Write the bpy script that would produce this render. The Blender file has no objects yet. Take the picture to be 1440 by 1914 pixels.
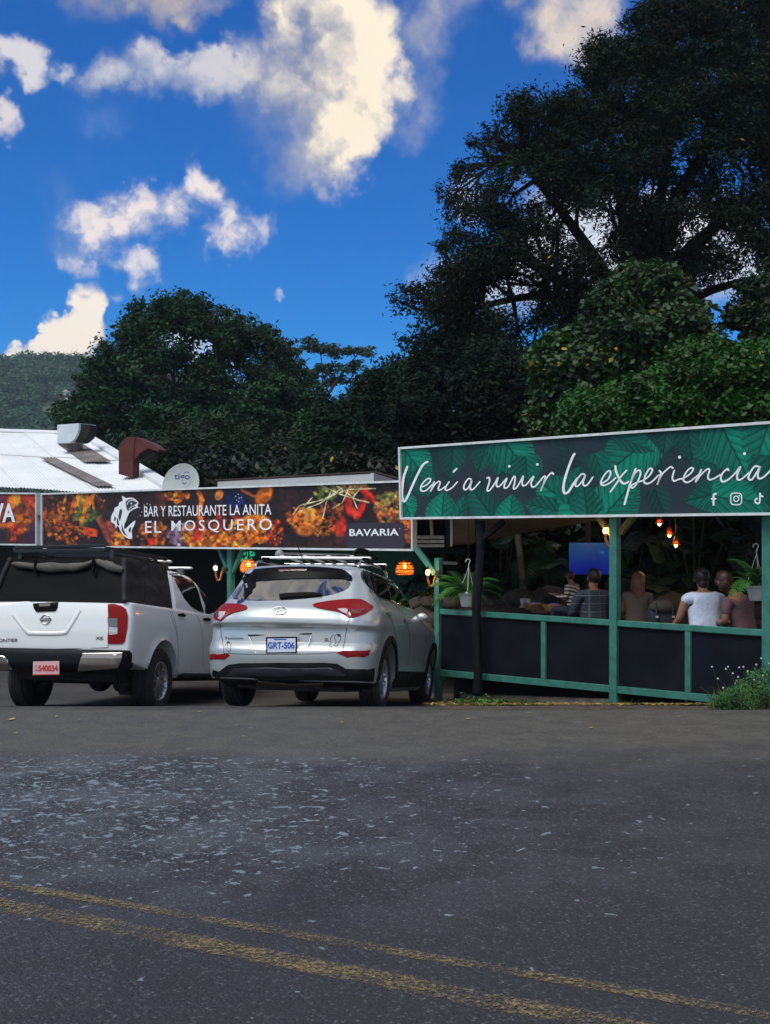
import bpy, bmesh, math, random
import numpy as np
from mathutils import Vector, Matrix, Euler, noise as mnoise
from mathutils.bvhtree import BVHTree
from mathutils.geometry import delaunay_2d_cdt

R = random.Random(7)
NR = np.random.default_rng(11)
SC = bpy.context.scene
COL = SC.collection
PI = math.pi

# ------------------------------------------------------------------ camera
CAMZ = 1.65
FPX = 2100.0
HOR = 1000.0
cam_d = bpy.data.cameras.new('camera')
cam = bpy.data.objects.new('camera', cam_d)
COL.objects.link(cam)
cam.location = (0, 0, CAMZ)
cam.rotation_euler = (math.radians(90), 0, 0)
cam_d.sensor_fit = 'HORIZONTAL'
cam_d.sensor_width = 36
cam_d.lens = 36 * FPX / 1440
cam_d.shift_y = (HOR - 957) / 1440
cam_d.clip_start = 0.1
cam_d.clip_end = 6000
SC.camera = cam

# ------------------------------------------------------------------ exposure
SC.view_settings.view_transform = 'Standard'
SC.view_settings.look = 'None'
SC.view_settings.gamma = 1
SC.view_settings.exposure = 0.6
SC.view_settings.use_curve_mapping = False
SC.cycles.use_denoising = True
SC.cycles.max_bounces = 6
SC.cycles.diffuse_bounces = 3
SC.cycles.glossy_bounces = 3
SC.cycles.transparent_max_bounces = 6
SC.cycles.sample_clamp_indirect = 4

# ------------------------------------------------------------------ sun and sky
SUN_AZ = math.radians(-138)      # clockwise from +Y: behind the viewer, to the left
SUN_EL = math.radians(60)
sun_d = bpy.data.lights.new('sun', 'SUN')
sun_d.energy = 2.2
sun_d.angle = math.radians(38)
sun_d.color = (1.0, 0.98, 0.93)
sun = bpy.data.objects.new('sun', sun_d)
COL.objects.link(sun)
sdir = Vector((math.sin(SUN_AZ) * math.cos(SUN_EL), math.cos(SUN_AZ) * math.cos(SUN_EL), math.sin(SUN_EL)))
sun.rotation_euler = (-sdir).to_track_quat('-Z', 'Y').to_euler()
sun.location = sdir * 50


class NT:
    """tiny node-tree writer"""
    def __init__(s, tree):
        s.t = tree
        s.n = tree.nodes
        s.l = tree.links

    def new(s, typ, **kw):
        n = s.n.new(typ)
        for k, v in kw.items():
            setattr(n, k, v)
        return n

    def put(s, sock, v):
        if isinstance(v, bpy.types.NodeSocket):
            s.l.new(v, sock)
        elif v is not None:
            if hasattr(sock, 'default_value'):
                try:
                    sock.default_value = v
                except Exception:
                    if hasattr(v, '__len__') and len(v) == 3:
                        sock.default_value = (*v, 1)
                    else:
                        raise

    def math(s, op, a, b=None, c=None, clamp=False):
        n = s.new('ShaderNodeMath', operation=op, use_clamp=clamp)
        for i, v in enumerate((a, b, c)):
            if v is not None:
                s.put(n.inputs[i], v)
        return n.outputs[0]

    def vmath(s, op, a, b=None, scale=None):
        n = s.new('ShaderNodeVectorMath', operation=op)
        s.put(n.inputs[0], a)
        if b is not None:
            s.put(n.inputs[1], b)
        if scale is not None:
            s.put(n.inputs[3], scale)
        return n.outputs['Value'] if op in ('LENGTH', 'DOT_PRODUCT', 'DISTANCE') else n.outputs[0]

    def noise(s, vec, scale, detail=4, rough=0.55, color=False, dist=0.0):
        n = s.new('ShaderNodeTexNoise')
        s.put(n.inputs['Vector'], vec)
        n.inputs['Scale'].default_value = scale
        n.inputs['Detail'].default_value = detail
        n.inputs['Roughness'].default_value = rough
        n.inputs['Distortion'].default_value = dist
        return n.outputs['Color' if color else 'Fac']

    def vor(s, vec, scale, feature='F1', out='Distance', rnd=1.0):
        n = s.new('ShaderNodeTexVoronoi', feature=feature)
        s.put(n.inputs['Vector'], vec)
        n.inputs['Scale'].default_value = scale
        n.inputs['Randomness'].default_value = rnd
        return n.outputs[out]

    def mr(s, v, a, b, c=0.0, d=1.0, smooth=True):
        n = s.new('ShaderNodeMapRange', interpolation_type='SMOOTHSTEP' if smooth else 'LINEAR')
        s.put(n.inputs[0], v)
        for i, x in enumerate((a, b, c, d)):
            s.put(n.inputs[i + 1], x)
        return n.outputs[0]

    def mix(s, f, a, b, blend='MIX'):
        n = s.new('ShaderNodeMix', data_type='RGBA', blend_type=blend)
        s.put(n.inputs[0], f)
        s.put(n.inputs[6], a)
        s.put(n.inputs[7], b)
        return n.outputs[2]

    def map(s, vec, loc=(0, 0, 0), rot=(0, 0, 0), scale=(1, 1, 1)):
        n = s.new('ShaderNodeMapping')
        s.put(n.inputs['Vector'], vec)
        n.inputs['Location'].default_value = loc
        n.inputs['Rotation'].default_value = rot
        n.inputs['Scale'].default_value = scale
        return n.outputs[0]

    def xyz(s, x=0, y=0, z=0):
        n = s.new('ShaderNodeCombineXYZ')
        for i, v in enumerate((x, y, z)):
            s.put(n.inputs[i], v)
        return n.outputs[0]

    def sep(s, v):
        n = s.new('ShaderNodeSeparateXYZ')
        s.put(n.inputs[0], v)
        return n.outputs

    def bump(s, h, strength=0.3, dist=0.01, normal=None):
        n = s.new('ShaderNodeBump')
        n.inputs['Strength'].default_value = strength
        n.inputs['Distance'].default_value = dist
        s.put(n.inputs['Height'], h)
        if normal is not None:
            s.put(n.inputs['Normal'], normal)
        return n.outputs[0]


def azel(x, y):
    az = math.atan((x - 720) / FPX)
    return az, math.atan((HOR - y) / FPX * math.cos(az))


world = bpy.data.worlds.new('World')
SC.world = world
world.use_nodes = True
W = NT(world.node_tree)
W.n.clear()
wout = W.new('ShaderNodeOutputWorld')
bg = W.new('ShaderNodeBackground')
bg.inputs['Strength'].default_value = 0.075
sky = W.new('ShaderNodeTexSky', sky_type='NISHITA')
sky.sun_disc = False
sky.sun_elevation = SUN_EL
sky.sun_rotation = SUN_AZ
sky.air_density = 1.0
sky.dust_density = 0.3
sky.ozone_density = 3.0
sky.altitude = 800
gen = W.new('ShaderNodeTexCoord').outputs['Generated']
hs = W.new('ShaderNodeHueSaturation')
hs.inputs['Saturation'].default_value = 1.32
hs.inputs['Value'].default_value = 1.0
W.put(hs.inputs['Color'], sky.outputs[0])
blue = W.mix(1.0, hs.outputs[0], (0.05, 0.70, 1.16, 1), 'MULTIPLY')
# ------------------------------------------------------------------ clouds, computed once into a lat-long map of the upper sky
class Lattice:
    """value noise on (az, el), the same wherever and at whatever resolution it is read"""
    def __init__(s, seed):
        s.r = np.random.default_rng(seed)
        s.t = s.r.random((8, 256, 256)).astype(np.float32)

    def at(s, x, y, f, k):
        X, Y = x * f + 1000, y * f + 1000
        xi, yi = np.floor(X).astype(np.int32), np.floor(Y).astype(np.int32)
        a, b = X - xi, Y - yi
        a = a * a * a * (a * (a * 6 - 15) + 10)
        b = b * b * b * (b * (b * 6 - 15) + 10)
        t = s.t[k % 8]
        x0, x1, y0, y1 = xi & 255, (xi + 1) & 255, yi & 255, (yi + 1) & 255
        return (t[y0, x0] * (1 - a) + t[y0, x1] * a) * (1 - b) + (t[y1, x0] * (1 - a) + t[y1, x1] * a) * b

    def fbm(s, x, y, f, oct_=6, g=0.55):
        v, amp, tot = 0, 1.0, 0
        for k in range(oct_):
            v = v + amp * s.at(x + k * 1.7, y - k * 2.3, f, k)
            tot += amp
            amp *= g
            f *= 2.03
        return v / tot - 0.5


def clouds_rgba(az, el):
    L1, L2, L3 = Lattice(5), Lattice(17), Lattice(29)
    px = 720 + FPX * np.tan(np.clip(az, -1.2, 1.2))
    py = HOR - FPX * np.tan(np.clip(el, 0, 1.2)) / np.cos(np.clip(az, -1.2, 1.2))
    wx = L1.fbm(az, el, 9, 6, .58)
    wy = L2.fbm(az, el, 9, 6, .58)
    vx = L2.fbm(az + 3, el, 38, 6, .62)
    vy = L1.fbm(az - 3, el, 38, 6, .62)
    qx = px + wx * 150 + vx * 62
    qy = py + wy * 130 + vy * 62
    fine = L3.fbm(az + vx * .02, el + vy * .02, 42, 6, .62)
    mid = L3.fbm(az + wx * .05, el + wy * .05, 15, 7, .6)
    rgb = np.zeros(az.shape + (3,), np.float32)
    A = np.zeros(az.shape, np.float32)
    ok = (np.abs(az) < .62) & (el < .72)

    def layer(ells, lo, hi, amax=1.0, edge=.28, dirs=(1.0, -.35), ds=.8, na=.5, bias=0.0, gam=1.0):
        edge = edge * 2.3
        na = na * 1.15
        nonlocal rgb, A

        def field(ox, oy):
            d = 0
            for (cx, cy, rx, ry, tl, w) in ells:
                c_, s_ = math.cos(math.radians(tl)), math.sin(math.radians(tl))
                X, Y = qx + ox - cx, qy + oy - cy
                u, v = (X * c_ + Y * s_) / rx, (-X * s_ + Y * c_) / ry
                d = d + w * np.clip(1.15 - np.sqrt(u * u + v * v), 0, 1)
            return d
        d = field(0, 0)
        m = np.clip(d / .15, 0, 1)
        t = d + (fine * 1.1 + mid * .9) * na * m
        a = np.clip((t - .03) / edge, 0, 1)
        a = a * a * (3 - 2 * a) * amax * ok
        dd = d - field(dirs[0] * 46, dirs[1] * 46)
        lit = np.clip(.45 + dd * ds + (t - .3) * .35 + fine * 1.5 * na + mid * 1.1 * na + bias, 0, 1) ** gam
        col = np.array(lo)[None, None] * (1 - lit[..., None]) + np.array(hi)[None, None] * lit[..., None]
        rgb = rgb * (1 - a[..., None]) + col / 255 * a[..., None]
        A = A + (1 - A) * a
    GREY = (104, 128, 176)
    # thin veils first
    layer([(115, 380, 60, 120, 8, .5), (130, 470, 60, 70, 0, .4)], (96, 130, 184), (150, 165, 195), .55, .5, ds=.2, na=.25)
    layer([(180, 210, 80, 50, 0, .5), (480, 345, 50, 60, 0, .3), (200, 240, 60, 30, 0, .3)], (90, 140, 205), (150, 175, 215), .35, .5, na=.3)
    layer([(520, 200, 130, 150, -25, .7), (470, 130, 120, 80, 0, .6), (560, 290, 110, 70, -35, .6)], (112, 134, 176), (188, 186, 194), .72, .45, ds=.5, na=.3)
    layer([(830, 40, 120, 100, 0, .6), (760, 215, 70, 80, -20, .6), (790, 110, 60, 80, 0, .4)], (110, 136, 184), (206, 200, 198), .75, .5, ds=.5, na=.4)
    layer([(280, -25, 170, 60, 0, .9), (330, 20, 70, 30, 0, .4)], (128, 140, 166), (206, 192, 180), .8, .4, na=.3)
    # left puffs
    layer([(35, 110, 75, 50, 12, .9), (70, 130, 35, 38, 0, .5), (5, 100, 60, 40, 0, .5)], GREY, (226, 224, 228), .9, .4, na=.45)
    layer([(12, 235, 38, 55, 0, .9), (12, 205, 26, 26, 0, .6)], GREY, (236, 228, 226), .85, .4, na=.4)
    layer([(128, 116, 26, 24, 0, .8)], GREY, (206, 212, 226), .8, .4)
    # left wing of the big cloud
    layer([(290, 130, 150, 62, -4, .9), (280, 95, 50, 44, 0, .7), (400, 130, 110, 60, 4, .7), (215, 140, 70, 30, 0, .5), (380, 105, 70, 30, 0, .4)], (108, 132, 180), (222, 218, 222), .85, .42, ds=.4, na=.7, bias=-.14)
    # big bright cloud
    layer([(610, 40, 150, 110, 0, .9), (640, 150, 110, 140, 8, 1.0), (590, 210, 120, 100, 15, .8), (625, 285, 66, 80, 12, .8), (505, 60, 70, 70, 0, .6), (560, 10, 110, 60, 0, .7), (700, 90, 62, 110, 0, .7), (500, 140, 80, 80, 0, .5)],
          (122, 134, 168), (255, 243, 222), 1.0, .42, (1.0, -.1), ds=.42, na=.6, bias=.12)
    layer([(640, 190, 80, 120, 12, .7), (600, 60, 90, 60, 0, .5)], (232, 208, 172), (255, 244, 220), .7, .9, ds=.3, na=.5, bias=.05)
    # right top cloud
    layer([(1080, 5, 130, 110, 0, 1.0), (1060, 80, 80, 60, 10, .7), (1150, 20, 60, 70, 0, .5)], (124, 138, 174), (230, 216, 202), .9, .5, ds=.3, na=.55)
    # middle cloud
    layer([(235, 395, 150, 56, -6, .7), (330, 375, 110, 60, -10, .7), (352, 335, 44, 66, 12, .8), (425, 432, 84, 70, 0, .9), (175, 460, 80, 90, 24, .6), (270, 450, 60, 44, 0, .5), (400, 480, 60, 40, 0, .4)],
          (112, 140, 196), (250, 238, 234), .92, .5, (.6, -.8), ds=.45, na=1.0, bias=.04)
    layer([(258, 508, 48, 30, 0, .9), (262, 552, 36, 36, 0, .6)], GREY, (244, 238, 236), .85, .4, na=.4)
    layer([(520, 548, 18, 11, 0, .7), (205, 582, 22, 18, 0, .6)], (130, 170, 220), (210, 220, 235), .6, .4)
    # cumulus over the hill
    layer([(85, 665, 80, 38, -12, 1.1), (150, 625, 44, 66, 10, 1.0), (125, 650, 60, 50, 0, .8), (40, 680, 50, 24, 0, .8), (182, 640, 24, 60, 0, .5)], (150, 165, 200), (252, 242, 230), 1.0, .26, (-.2, -1), ds=.5, na=.6, bias=.0)
    # bank behind the big tree and behind the domed tree
    layer([(1280, 480, 300, 130, 0, 1.1), (1120, 430, 190, 130, 0, .9), (950, 530, 190, 70, 0, .9), (880, 360, 60, 44, 0, .8), (1380, 130, 70, 40, 0, .8)], (150, 165, 200), (232, 236, 246), .95, .4, ds=.3, na=.4)
    layer([(350, 660, 130, 60, 0, .9)], (150, 175, 210), (225, 232, 240), .8, .4, na=.3)
    # everywhere else: unseen broken cloud, made fuller for whiter fill light
    g = L1.fbm(az * 1.0, el * 1.6, 2.6, 8, .56)
    g2 = L2.fbm(az + 2, el * 1.6, 5.2, 7, .56)
    mk = np.clip(np.maximum((np.abs(az) - .42) / .2, (el - .50) / .16), 0, 1)
    t = (g * 2.2 + g2 * .8 + .16) * mk
    a = np.clip(t / .28, 0, 1)
    a = a * a * (3 - 2 * a)
    lit = np.clip(.45 + g2 * 1.6 + t * .6, 0, 1)
    col = np.array((140, 150, 178))[None, None] * (1 - lit[..., None]) + np.array((248, 240, 228))[None, None] * lit[..., None]
    rgb = rgb * (1 - a[..., None]) + col / 255 * a[..., None]
    A = A + (1 - A) * a
    return np.concatenate([np.clip(rgb / np.maximum(A, 1e-4)[..., None], 0, 1), A[..., None]], axis=2).astype(np.float32)


def sky_image():
    Wd, Hd = 8192, 2048
    a = (np.arange(Wd // 8) + .5) / (Wd // 8) * 2 * PI - PI
    e = (np.arange(Hd // 4) + .5) / (Hd // 4) * PI / 2
    AZ, EL = np.meshgrid(a.astype(np.float32), e.astype(np.float32))
    lo = clouds_rgba(AZ, EL)
    full = np.repeat(np.repeat(lo, 8, 1), 4, 0)
    i0, i1 = int((.5 - .46 / (2 * PI)) * Wd), int((.5 + .46 / (2 * PI)) * Wd)
    j1 = int(.56 / (PI / 2) * Hd)
    a = (np.arange(i0, i1) + .5) / Wd * 2 * PI - PI
    e = (np.arange(0, j1) + .5) / Hd * PI / 2
    AZ, EL = np.meshgrid(a.astype(np.float32), e.astype(np.float32))
    full[0:j1, i0:i1] = clouds_rgba(AZ, EL)
    return full


SKYPX = sky_image()
im = bpy.data.images.new('cloud_map', 8192, 2048, alpha=True)
im.alpha_mode = 'CHANNEL_PACKED'
im.pixels.foreach_set(SKYPX.ravel())
im.pack()
del SKYPX
d3 = W.sep(gen)
sv = W.xyz(W.math('ADD', W.math('MULTIPLY', W.math('ARCTAN2', d3[0], d3[1]), 1 / (2 * PI)), 0.5), W.math('MULTIPLY', W.math('MAXIMUM', W.math('ARCSINE', d3[2]), 0.0), 2 / PI), 0)
tx = W.new('ShaderNodeTexImage', image=im, extension='EXTEND')
W.put(tx.inputs['Vector'], sv)
ccol = W.mix(1.0, tx.outputs['Color'], (9.3, 9.1, 8.9, 1), 'MULTIPLY')
fin = W.mix(tx.outputs['Alpha'], blue, ccol)
W.put(bg.inputs['Color'], fin)
W.l.new(bg.outputs[0], wout.inputs[0])


# ------------------------------------------------------------------ helpers
def P(x, y, Z):
    """world point seen at photograph pixel x, y at depth Z"""
    return Vector(((x - 720) / FPX * Z, Z, CAMZ - (y - HOR) / FPX * Z))


MATS = {}


def mat(name, col=(0.5, 0.5, 0.5), rough=0.6, metal=0.0, spec=0.5, var=0.0, vscale=3.0, bump=0.0, bscale=40.0, bdist=0.004,
        coat=0.0, emit=None, estr=0.0, dirt=0.0, dirtcol=(0.08, 0.07, 0.055), dscale=2.0, tint=False, trans=0.0, col2=None, alpha=1.0):
    if name in MATS:
        return MATS[name]
    m = bpy.data.materials.new(name)
    m.use_nodes = True
    T = NT(m.node_tree)
    b = m.node_tree.nodes['Principled BSDF']
    co = T.new('ShaderNodeTexCoord').outputs['Object']
    c = (*col, 1)
    if col2 is not None or var > 0:
        f = T.noise(co, vscale, 6, 0.6)
        lo = tuple(x * (1 - var) for x in col)
        hi = tuple(min(1, x * (1 + var)) for x in (col2 or col))
        c = T.mix(T.mr(f, 0.3, 0.7), (*lo, 1), (*hi, 1))
    if tint:
        at = T.new('ShaderNodeAttribute', attribute_name='tint')
        c = T.mix(1.0, c if not isinstance(c, tuple) else c, at.outputs['Color'], 'MULTIPLY')
    if dirt > 0:
        f = T.mr(T.noise(co, dscale, 8, 0.7), 0.48, 0.75, 0, dirt)
        c = T.mix(f, c, (*dirtcol, 1))
    T.put(b.inputs['Base Color'], c)
    b.inputs['Roughness'].default_value = rough
    if rough > 0.15 and var > 0:
        T.put(b.inputs['Roughness'], T.mr(T.noise(co, vscale * 2.7, 4), 0.2, 0.8, rough * 0.8, min(1, rough * 1.2)))
    b.inputs['Metallic'].default_value = metal
    b.inputs['Specular IOR Level'].default_value = spec
    if coat:
        b.inputs['Coat Weight'].default_value = coat
        b.inputs['Coat Roughness'].default_value = 0.03
    if trans:
        b.inputs['Transmission Weight'].default_value = trans
    if emit is not None:
        b.inputs['Emission Color'].default_value = (*emit, 1)
        b.inputs['Emission Strength'].default_value = estr
    if bump > 0:
        T.put(b.inputs['Normal'], T.bump(T.noise(co, bscale, 5, 0.6), bump, bdist))
    MATS[name] = m
    return m


def mesh_np(name, V, F, mt=None, smooth=False, tint=None):
    V = np.asarray(V, dtype=np.float32).reshape(-1, 3)
    me = bpy.data.meshes.new(name)
    me.vertices.add(len(V))
    me.vertices.foreach_set('co', V.ravel())
    if isinstance(F, np.ndarray):
        nf, k = F.shape
        me.loops.add(nf * k)
        me.loops.foreach_set('vertex_index', F.astype(np.int32).ravel())
        me.polygons.add(nf)
        me.polygons.foreach_set('loop_start', np.arange(0, nf * k, k, dtype=np.int32))
    else:
        nf = len(F)
        tot = [len(f) for f in F]
        me.loops.add(sum(tot))
        me.loops.foreach_set('vertex_index', np.array([i for f in F for i in f], dtype=np.int32))
        me.polygons.add(nf)
        me.polygons.foreach_set('loop_start', np.concatenate([[0], np.cumsum(tot)[:-1]]).astype(np.int32))
    if smooth:
        me.polygons.foreach_set('use_smooth', np.ones(nf, dtype=bool))
    me.update(calc_edges=True)
    me.validate()
    if tint is not None:
        at = me.color_attributes.new('tint', 'FLOAT_COLOR', 'POINT')
        at.data.foreach_set('color', np.asarray(tint, dtype=np.float32).ravel())
    if mt is not None:
        me.materials.append(mt)
    return me


class MB:
    """collects shapes into one mesh"""
    def __init__(s):
        s.v = []
        s.f = []

    def add(s, v, f):
        o = len(s.v)
        s.v += [Vector(p) for p in v]
        s.f += [tuple(i + o for i in q) for q in f]
        return s

    def box(s, c, size, rot=None, bev=0.0):
        hx, hy, hz = (q / 2 for q in size)
        if bev <= 0:
            v = [(sx * hx, sy * hy, sz * hz) for sx in (-1, 1) for sy in (-1, 1) for sz in (-1, 1)]
            f = [(0, 1, 3, 2), (4, 6, 7, 5), (0, 4, 5, 1), (2, 3, 7, 6), (0, 2, 6, 4), (1, 5, 7, 3)]
        else:
            bm = bmesh.new()
            bmesh.ops.create_cube(bm, size=1)
            for q in bm.verts:
                q.co = Vector((q.co.x * size[0], q.co.y * size[1], q.co.z * size[2]))
            bmesh.ops.bevel(bm, geom=bm.edges[:], offset=bev, segments=2, profile=0.6, affect='EDGES')
            bm.verts.index_update()
            v = [tuple(q.co) for q in bm.verts]
            f = [tuple(q.index for q in fc.verts) for fc in bm.faces]
            bm.free()
        M = Matrix.Identity(3) if rot is None else (rot if isinstance(rot, Matrix) else Euler(rot).to_matrix())
        c = Vector(c)
        return s.add([M @ Vector(p) + c for p in v], f)

    def beam(s, a, b, w, h, up=(0, 0, 1), bev=0.0):
        a = Vector(a)
        b = Vector(b)
        d = b - a
        L = d.length
        d.normalize()
        upv = Vector(up)
        if abs(d.dot(upv)) > 0.98:
            upv = Vector((0, 1, 0))
        side = d.cross(upv).normalized()
        u = side.cross(d).normalized()
        M = Matrix((d, side, u)).transposed()
        return s.box((a + b) / 2, (L, w, h), M, bev)

    def tube(s, pts, rad, seg=8, caps=True, closed=False):
        pts = [Vector(p) for p in pts]
        n = len(pts)
        rr = rad if hasattr(rad, '__len__') else [rad] * n
        o = len(s.v)
        prev = None
        for i, p in enumerate(pts):
            if closed:
                t = pts[(i + 1) % n] - pts[i - 1]
            else:
                t = pts[min(i + 1, n - 1)] - pts[max(i - 1, 0)]
            if t.length < 1e-9:
                t = Vector((0, 0, 1))
            t.normalize()
            if prev is None:
                ref = Vector((0, 0, 1)) if abs(t.z) < 0.9 else Vector((1, 0, 0))
                a = t.cross(ref).normalized()
            else:
                a = (prev - t * prev.dot(t))
                a = a.normalized() if a.length > 1e-6 else t.orthogonal().normalized()
            prev = a
            b = t.cross(a)
            for k in range(seg):
                q = 2 * PI * k / seg
                s.v.append(p + (a * math.cos(q) + b * math.sin(q)) * rr[i])
        m = n if closed else n - 1
        for i in range(m):
            for k in range(seg):
                i2 = (i + 1) % n
                s.f.append((o + i * seg + k, o + i * seg + (k + 1) % seg, o + i2 * seg + (k + 1) % seg, o + i2 * seg + k))
        if caps and not closed:
            s.f.append(tuple(o + k for k in range(seg))[::-1])
            s.f.append(tuple(o + (n - 1) * seg + k for k in range(seg)))
        return s

    def lathe(s, prof, seg=24, M=None, closed=False):
        """prof: (r, h) pairs turned about local z"""
        M = M or Matrix.Identity(4)
        o = len(s.v)
        n = len(prof)
        for (r, h) in prof:
            for k in range(seg):
                q = 2 * PI * k / seg
                s.v.append(M @ Vector((r * math.cos(q), r * math.sin(q), h)))
        for i in range(n if closed else n - 1):
            i2 = (i + 1) % n
            for k in range(seg):
                s.f.append((o + i * seg + k, o + i * seg + (k + 1) % seg, o + i2 * seg + (k + 1) % seg, o + i2 * seg + k))
        return s

    def ball(s, c, r, seg=12, rings=8, M=None):
        rx, ry, rz = r if hasattr(r, '__len__') else (r, r, r)
        o = len(s.v)
        c = Vector(c)
        M = M or Matrix.Identity(3)
        for i in range(rings + 1):
            th = PI * i / rings
            for k in range(seg):
                ph = 2 * PI * k / seg
                s.v.append(c + M @ Vector((rx * math.sin(th) * math.cos(ph), ry * math.sin(th) * math.sin(ph), rz * math.cos(th))))
        for i in range(rings):
            for k in range(seg):
                s.f.append((o + i * seg + k, o + (i + 1) * seg + k, o + (i + 1) * seg + (k + 1) % seg, o + i * seg + (k + 1) % seg))
        return s

    def prism(s, poly, a, b, to3):
        """polygon in 2-D extruded between depths a and b; to3(u, v, depth) gives the point"""
        n = len(poly)
        v = [to3(p[0], p[1], a) for p in poly] + [to3(p[0], p[1], b) for p in poly]
        f = [tuple(range(n))[::-1], tuple(range(n, 2 * n))] + [(i, (i + 1) % n, n + (i + 1) % n, n + i) for i in range(n)]
        return s.add(v, f)

    def mesh(s, name, m, smooth=False, weld=False):
        bm = bmesh.new()
        vs = [bm.verts.new(p) for p in s.v]
        for f in s.f:
            try:
                bm.faces.new([vs[i] for i in f])
            except ValueError:
                pass
        if weld:
            bmesh.ops.remove_doubles(bm, verts=bm.verts, dist=1e-5)
        bmesh.ops.recalc_face_normals(bm, faces=bm.faces)
        me = bpy.data.meshes.new(name)
        bm.to_mesh(me)
        bm.free()
        if smooth:
            for p in me.polygons:
                p.use_smooth = True
        if m is not None:
            me.materials.append(m)
        return me


def link(name, me, parent=None, label=None, cat=None, group=None, kind=None, local=False):
    """link a mesh; world-built meshes are shifted so the parent's base is their origin"""
    o = bpy.data.objects.new(name, me)
    COL.objects.link(o)
    if parent is not None:
        o.parent = parent
        if not local and me is not None:
            base = Vector(parent.get('_b', (0, 0, 0)))
            me.transform(Matrix.Translation(-base))
            o['_b'] = list(base)
    if label:
        o['label'] = label
    if cat:
        o['category'] = cat
    if group:
        o['group'] = group
    if kind:
        o['kind'] = kind
    return o


def solo(name, me, label, cat, group=None):
    """a top-level thing that is one mesh, with its origin moved to its own base"""
    co = np.empty(len(me.vertices) * 3, dtype=np.float32)
    me.vertices.foreach_get('co', co)
    co = co.reshape(-1, 3)
    b = Vector(((co[:, 0].min() + co[:, 0].max()) / 2, (co[:, 1].min() + co[:, 1].max()) / 2, co[:, 2].min()))
    me.transform(Matrix.Translation(-b))
    o = link(name, me, None, label, cat, group)
    o.location = b
    return o


def thing(name, loc, label, cat, group=None, rot=(0, 0, 0)):
    o = bpy.data.objects.new(name, None)
    o.empty_display_size = 0.1
    COL.objects.link(o)
    o.location = loc
    o.rotation_euler = rot
    o['label'] = label
    o['category'] = cat
    if group:
        o['group'] = group
    o['_b'] = list(Vector(loc))
    return o


def copy_tree(o, parent=None):
    c = o.copy()
    COL.objects.link(c)
    c.parent = parent
    for ch in o.children:
        copy_tree(ch, c)
    return c


def spline(pts, n=6, closed=False):
    pts = [Vector(p) for p in pts]
    out = []
    N = len(pts)
    rng = N if closed else N - 1
    for i in range(rng):
        p0 = pts[i - 1] if (i > 0 or closed) else pts[i]
        p1 = pts[i]
        p2 = pts[(i + 1) % N]
        p3 = pts[(i + 2) % N] if (i + 2 < N or closed) else p2
        for k in range(n):
            t = k / n
            out.append(0.5 * ((2 * p1) + (p2 - p0) * t + (2 * p0 - 5 * p1 + 4 * p2 - p3) * t * t + (3 * p1 - p0 - 3 * p2 + p3) * t ** 3))
    if not closed:
        out.append(pts[-1])
    return out


def text_mesh(s, bold=0.0, res=3, spacing=1.0):
    cu = bpy.data.curves.new('t', 'FONT')
    cu.body = s
    cu.offset = bold
    cu.resolution_u = res
    cu.space_character = spacing
    ob = bpy.data.objects.new('t', cu)
    COL.objects.link(ob)
    dg = bpy.context.evaluated_depsgraph_get()
    dg.update()
    me = bpy.data.meshes.new_from_object(ob.evaluated_get(dg))
    bpy.data.objects.remove(ob)
    bpy.data.curves.remove(cu)
    v = [q.co.copy() for q in me.vertices]
    f = [tuple(p.vertices) for p in me.polygons]
    bpy.data.meshes.remove(me)
    x0 = min(p.x for p in v)
    x1 = max(p.x for p in v)
    y0 = min(p.y for p in v)
    y1 = max(p.y for p in v)
    return [((p.x - x0) / (x1 - x0), (p.y - y0) / (y1 - y0)) for p in v], f

world.cycles.sampling_method = 'MANUAL'
world.cycles.sample_map_resolution = 512

# ================================================================== GROUND
GP = [(-3000, -0.02), (10.55, -0.02), (10.75, -0.025), (11.2, -0.075), (11.8, -0.165), (12.4, -0.26), (13.9, -0.475), (15.0, -0.615), (16.5, -0.74),
      (18, -0.80), (24, -0.9), (40, -1.2), (90, -1.4), (300, -1.0), (3500, -1.0)]
GY = [p[0] for p in GP]
GZ = [p[1] for p in GP]


def gz(Y):
    return float(np.interp(Y, GY, GZ))


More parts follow.
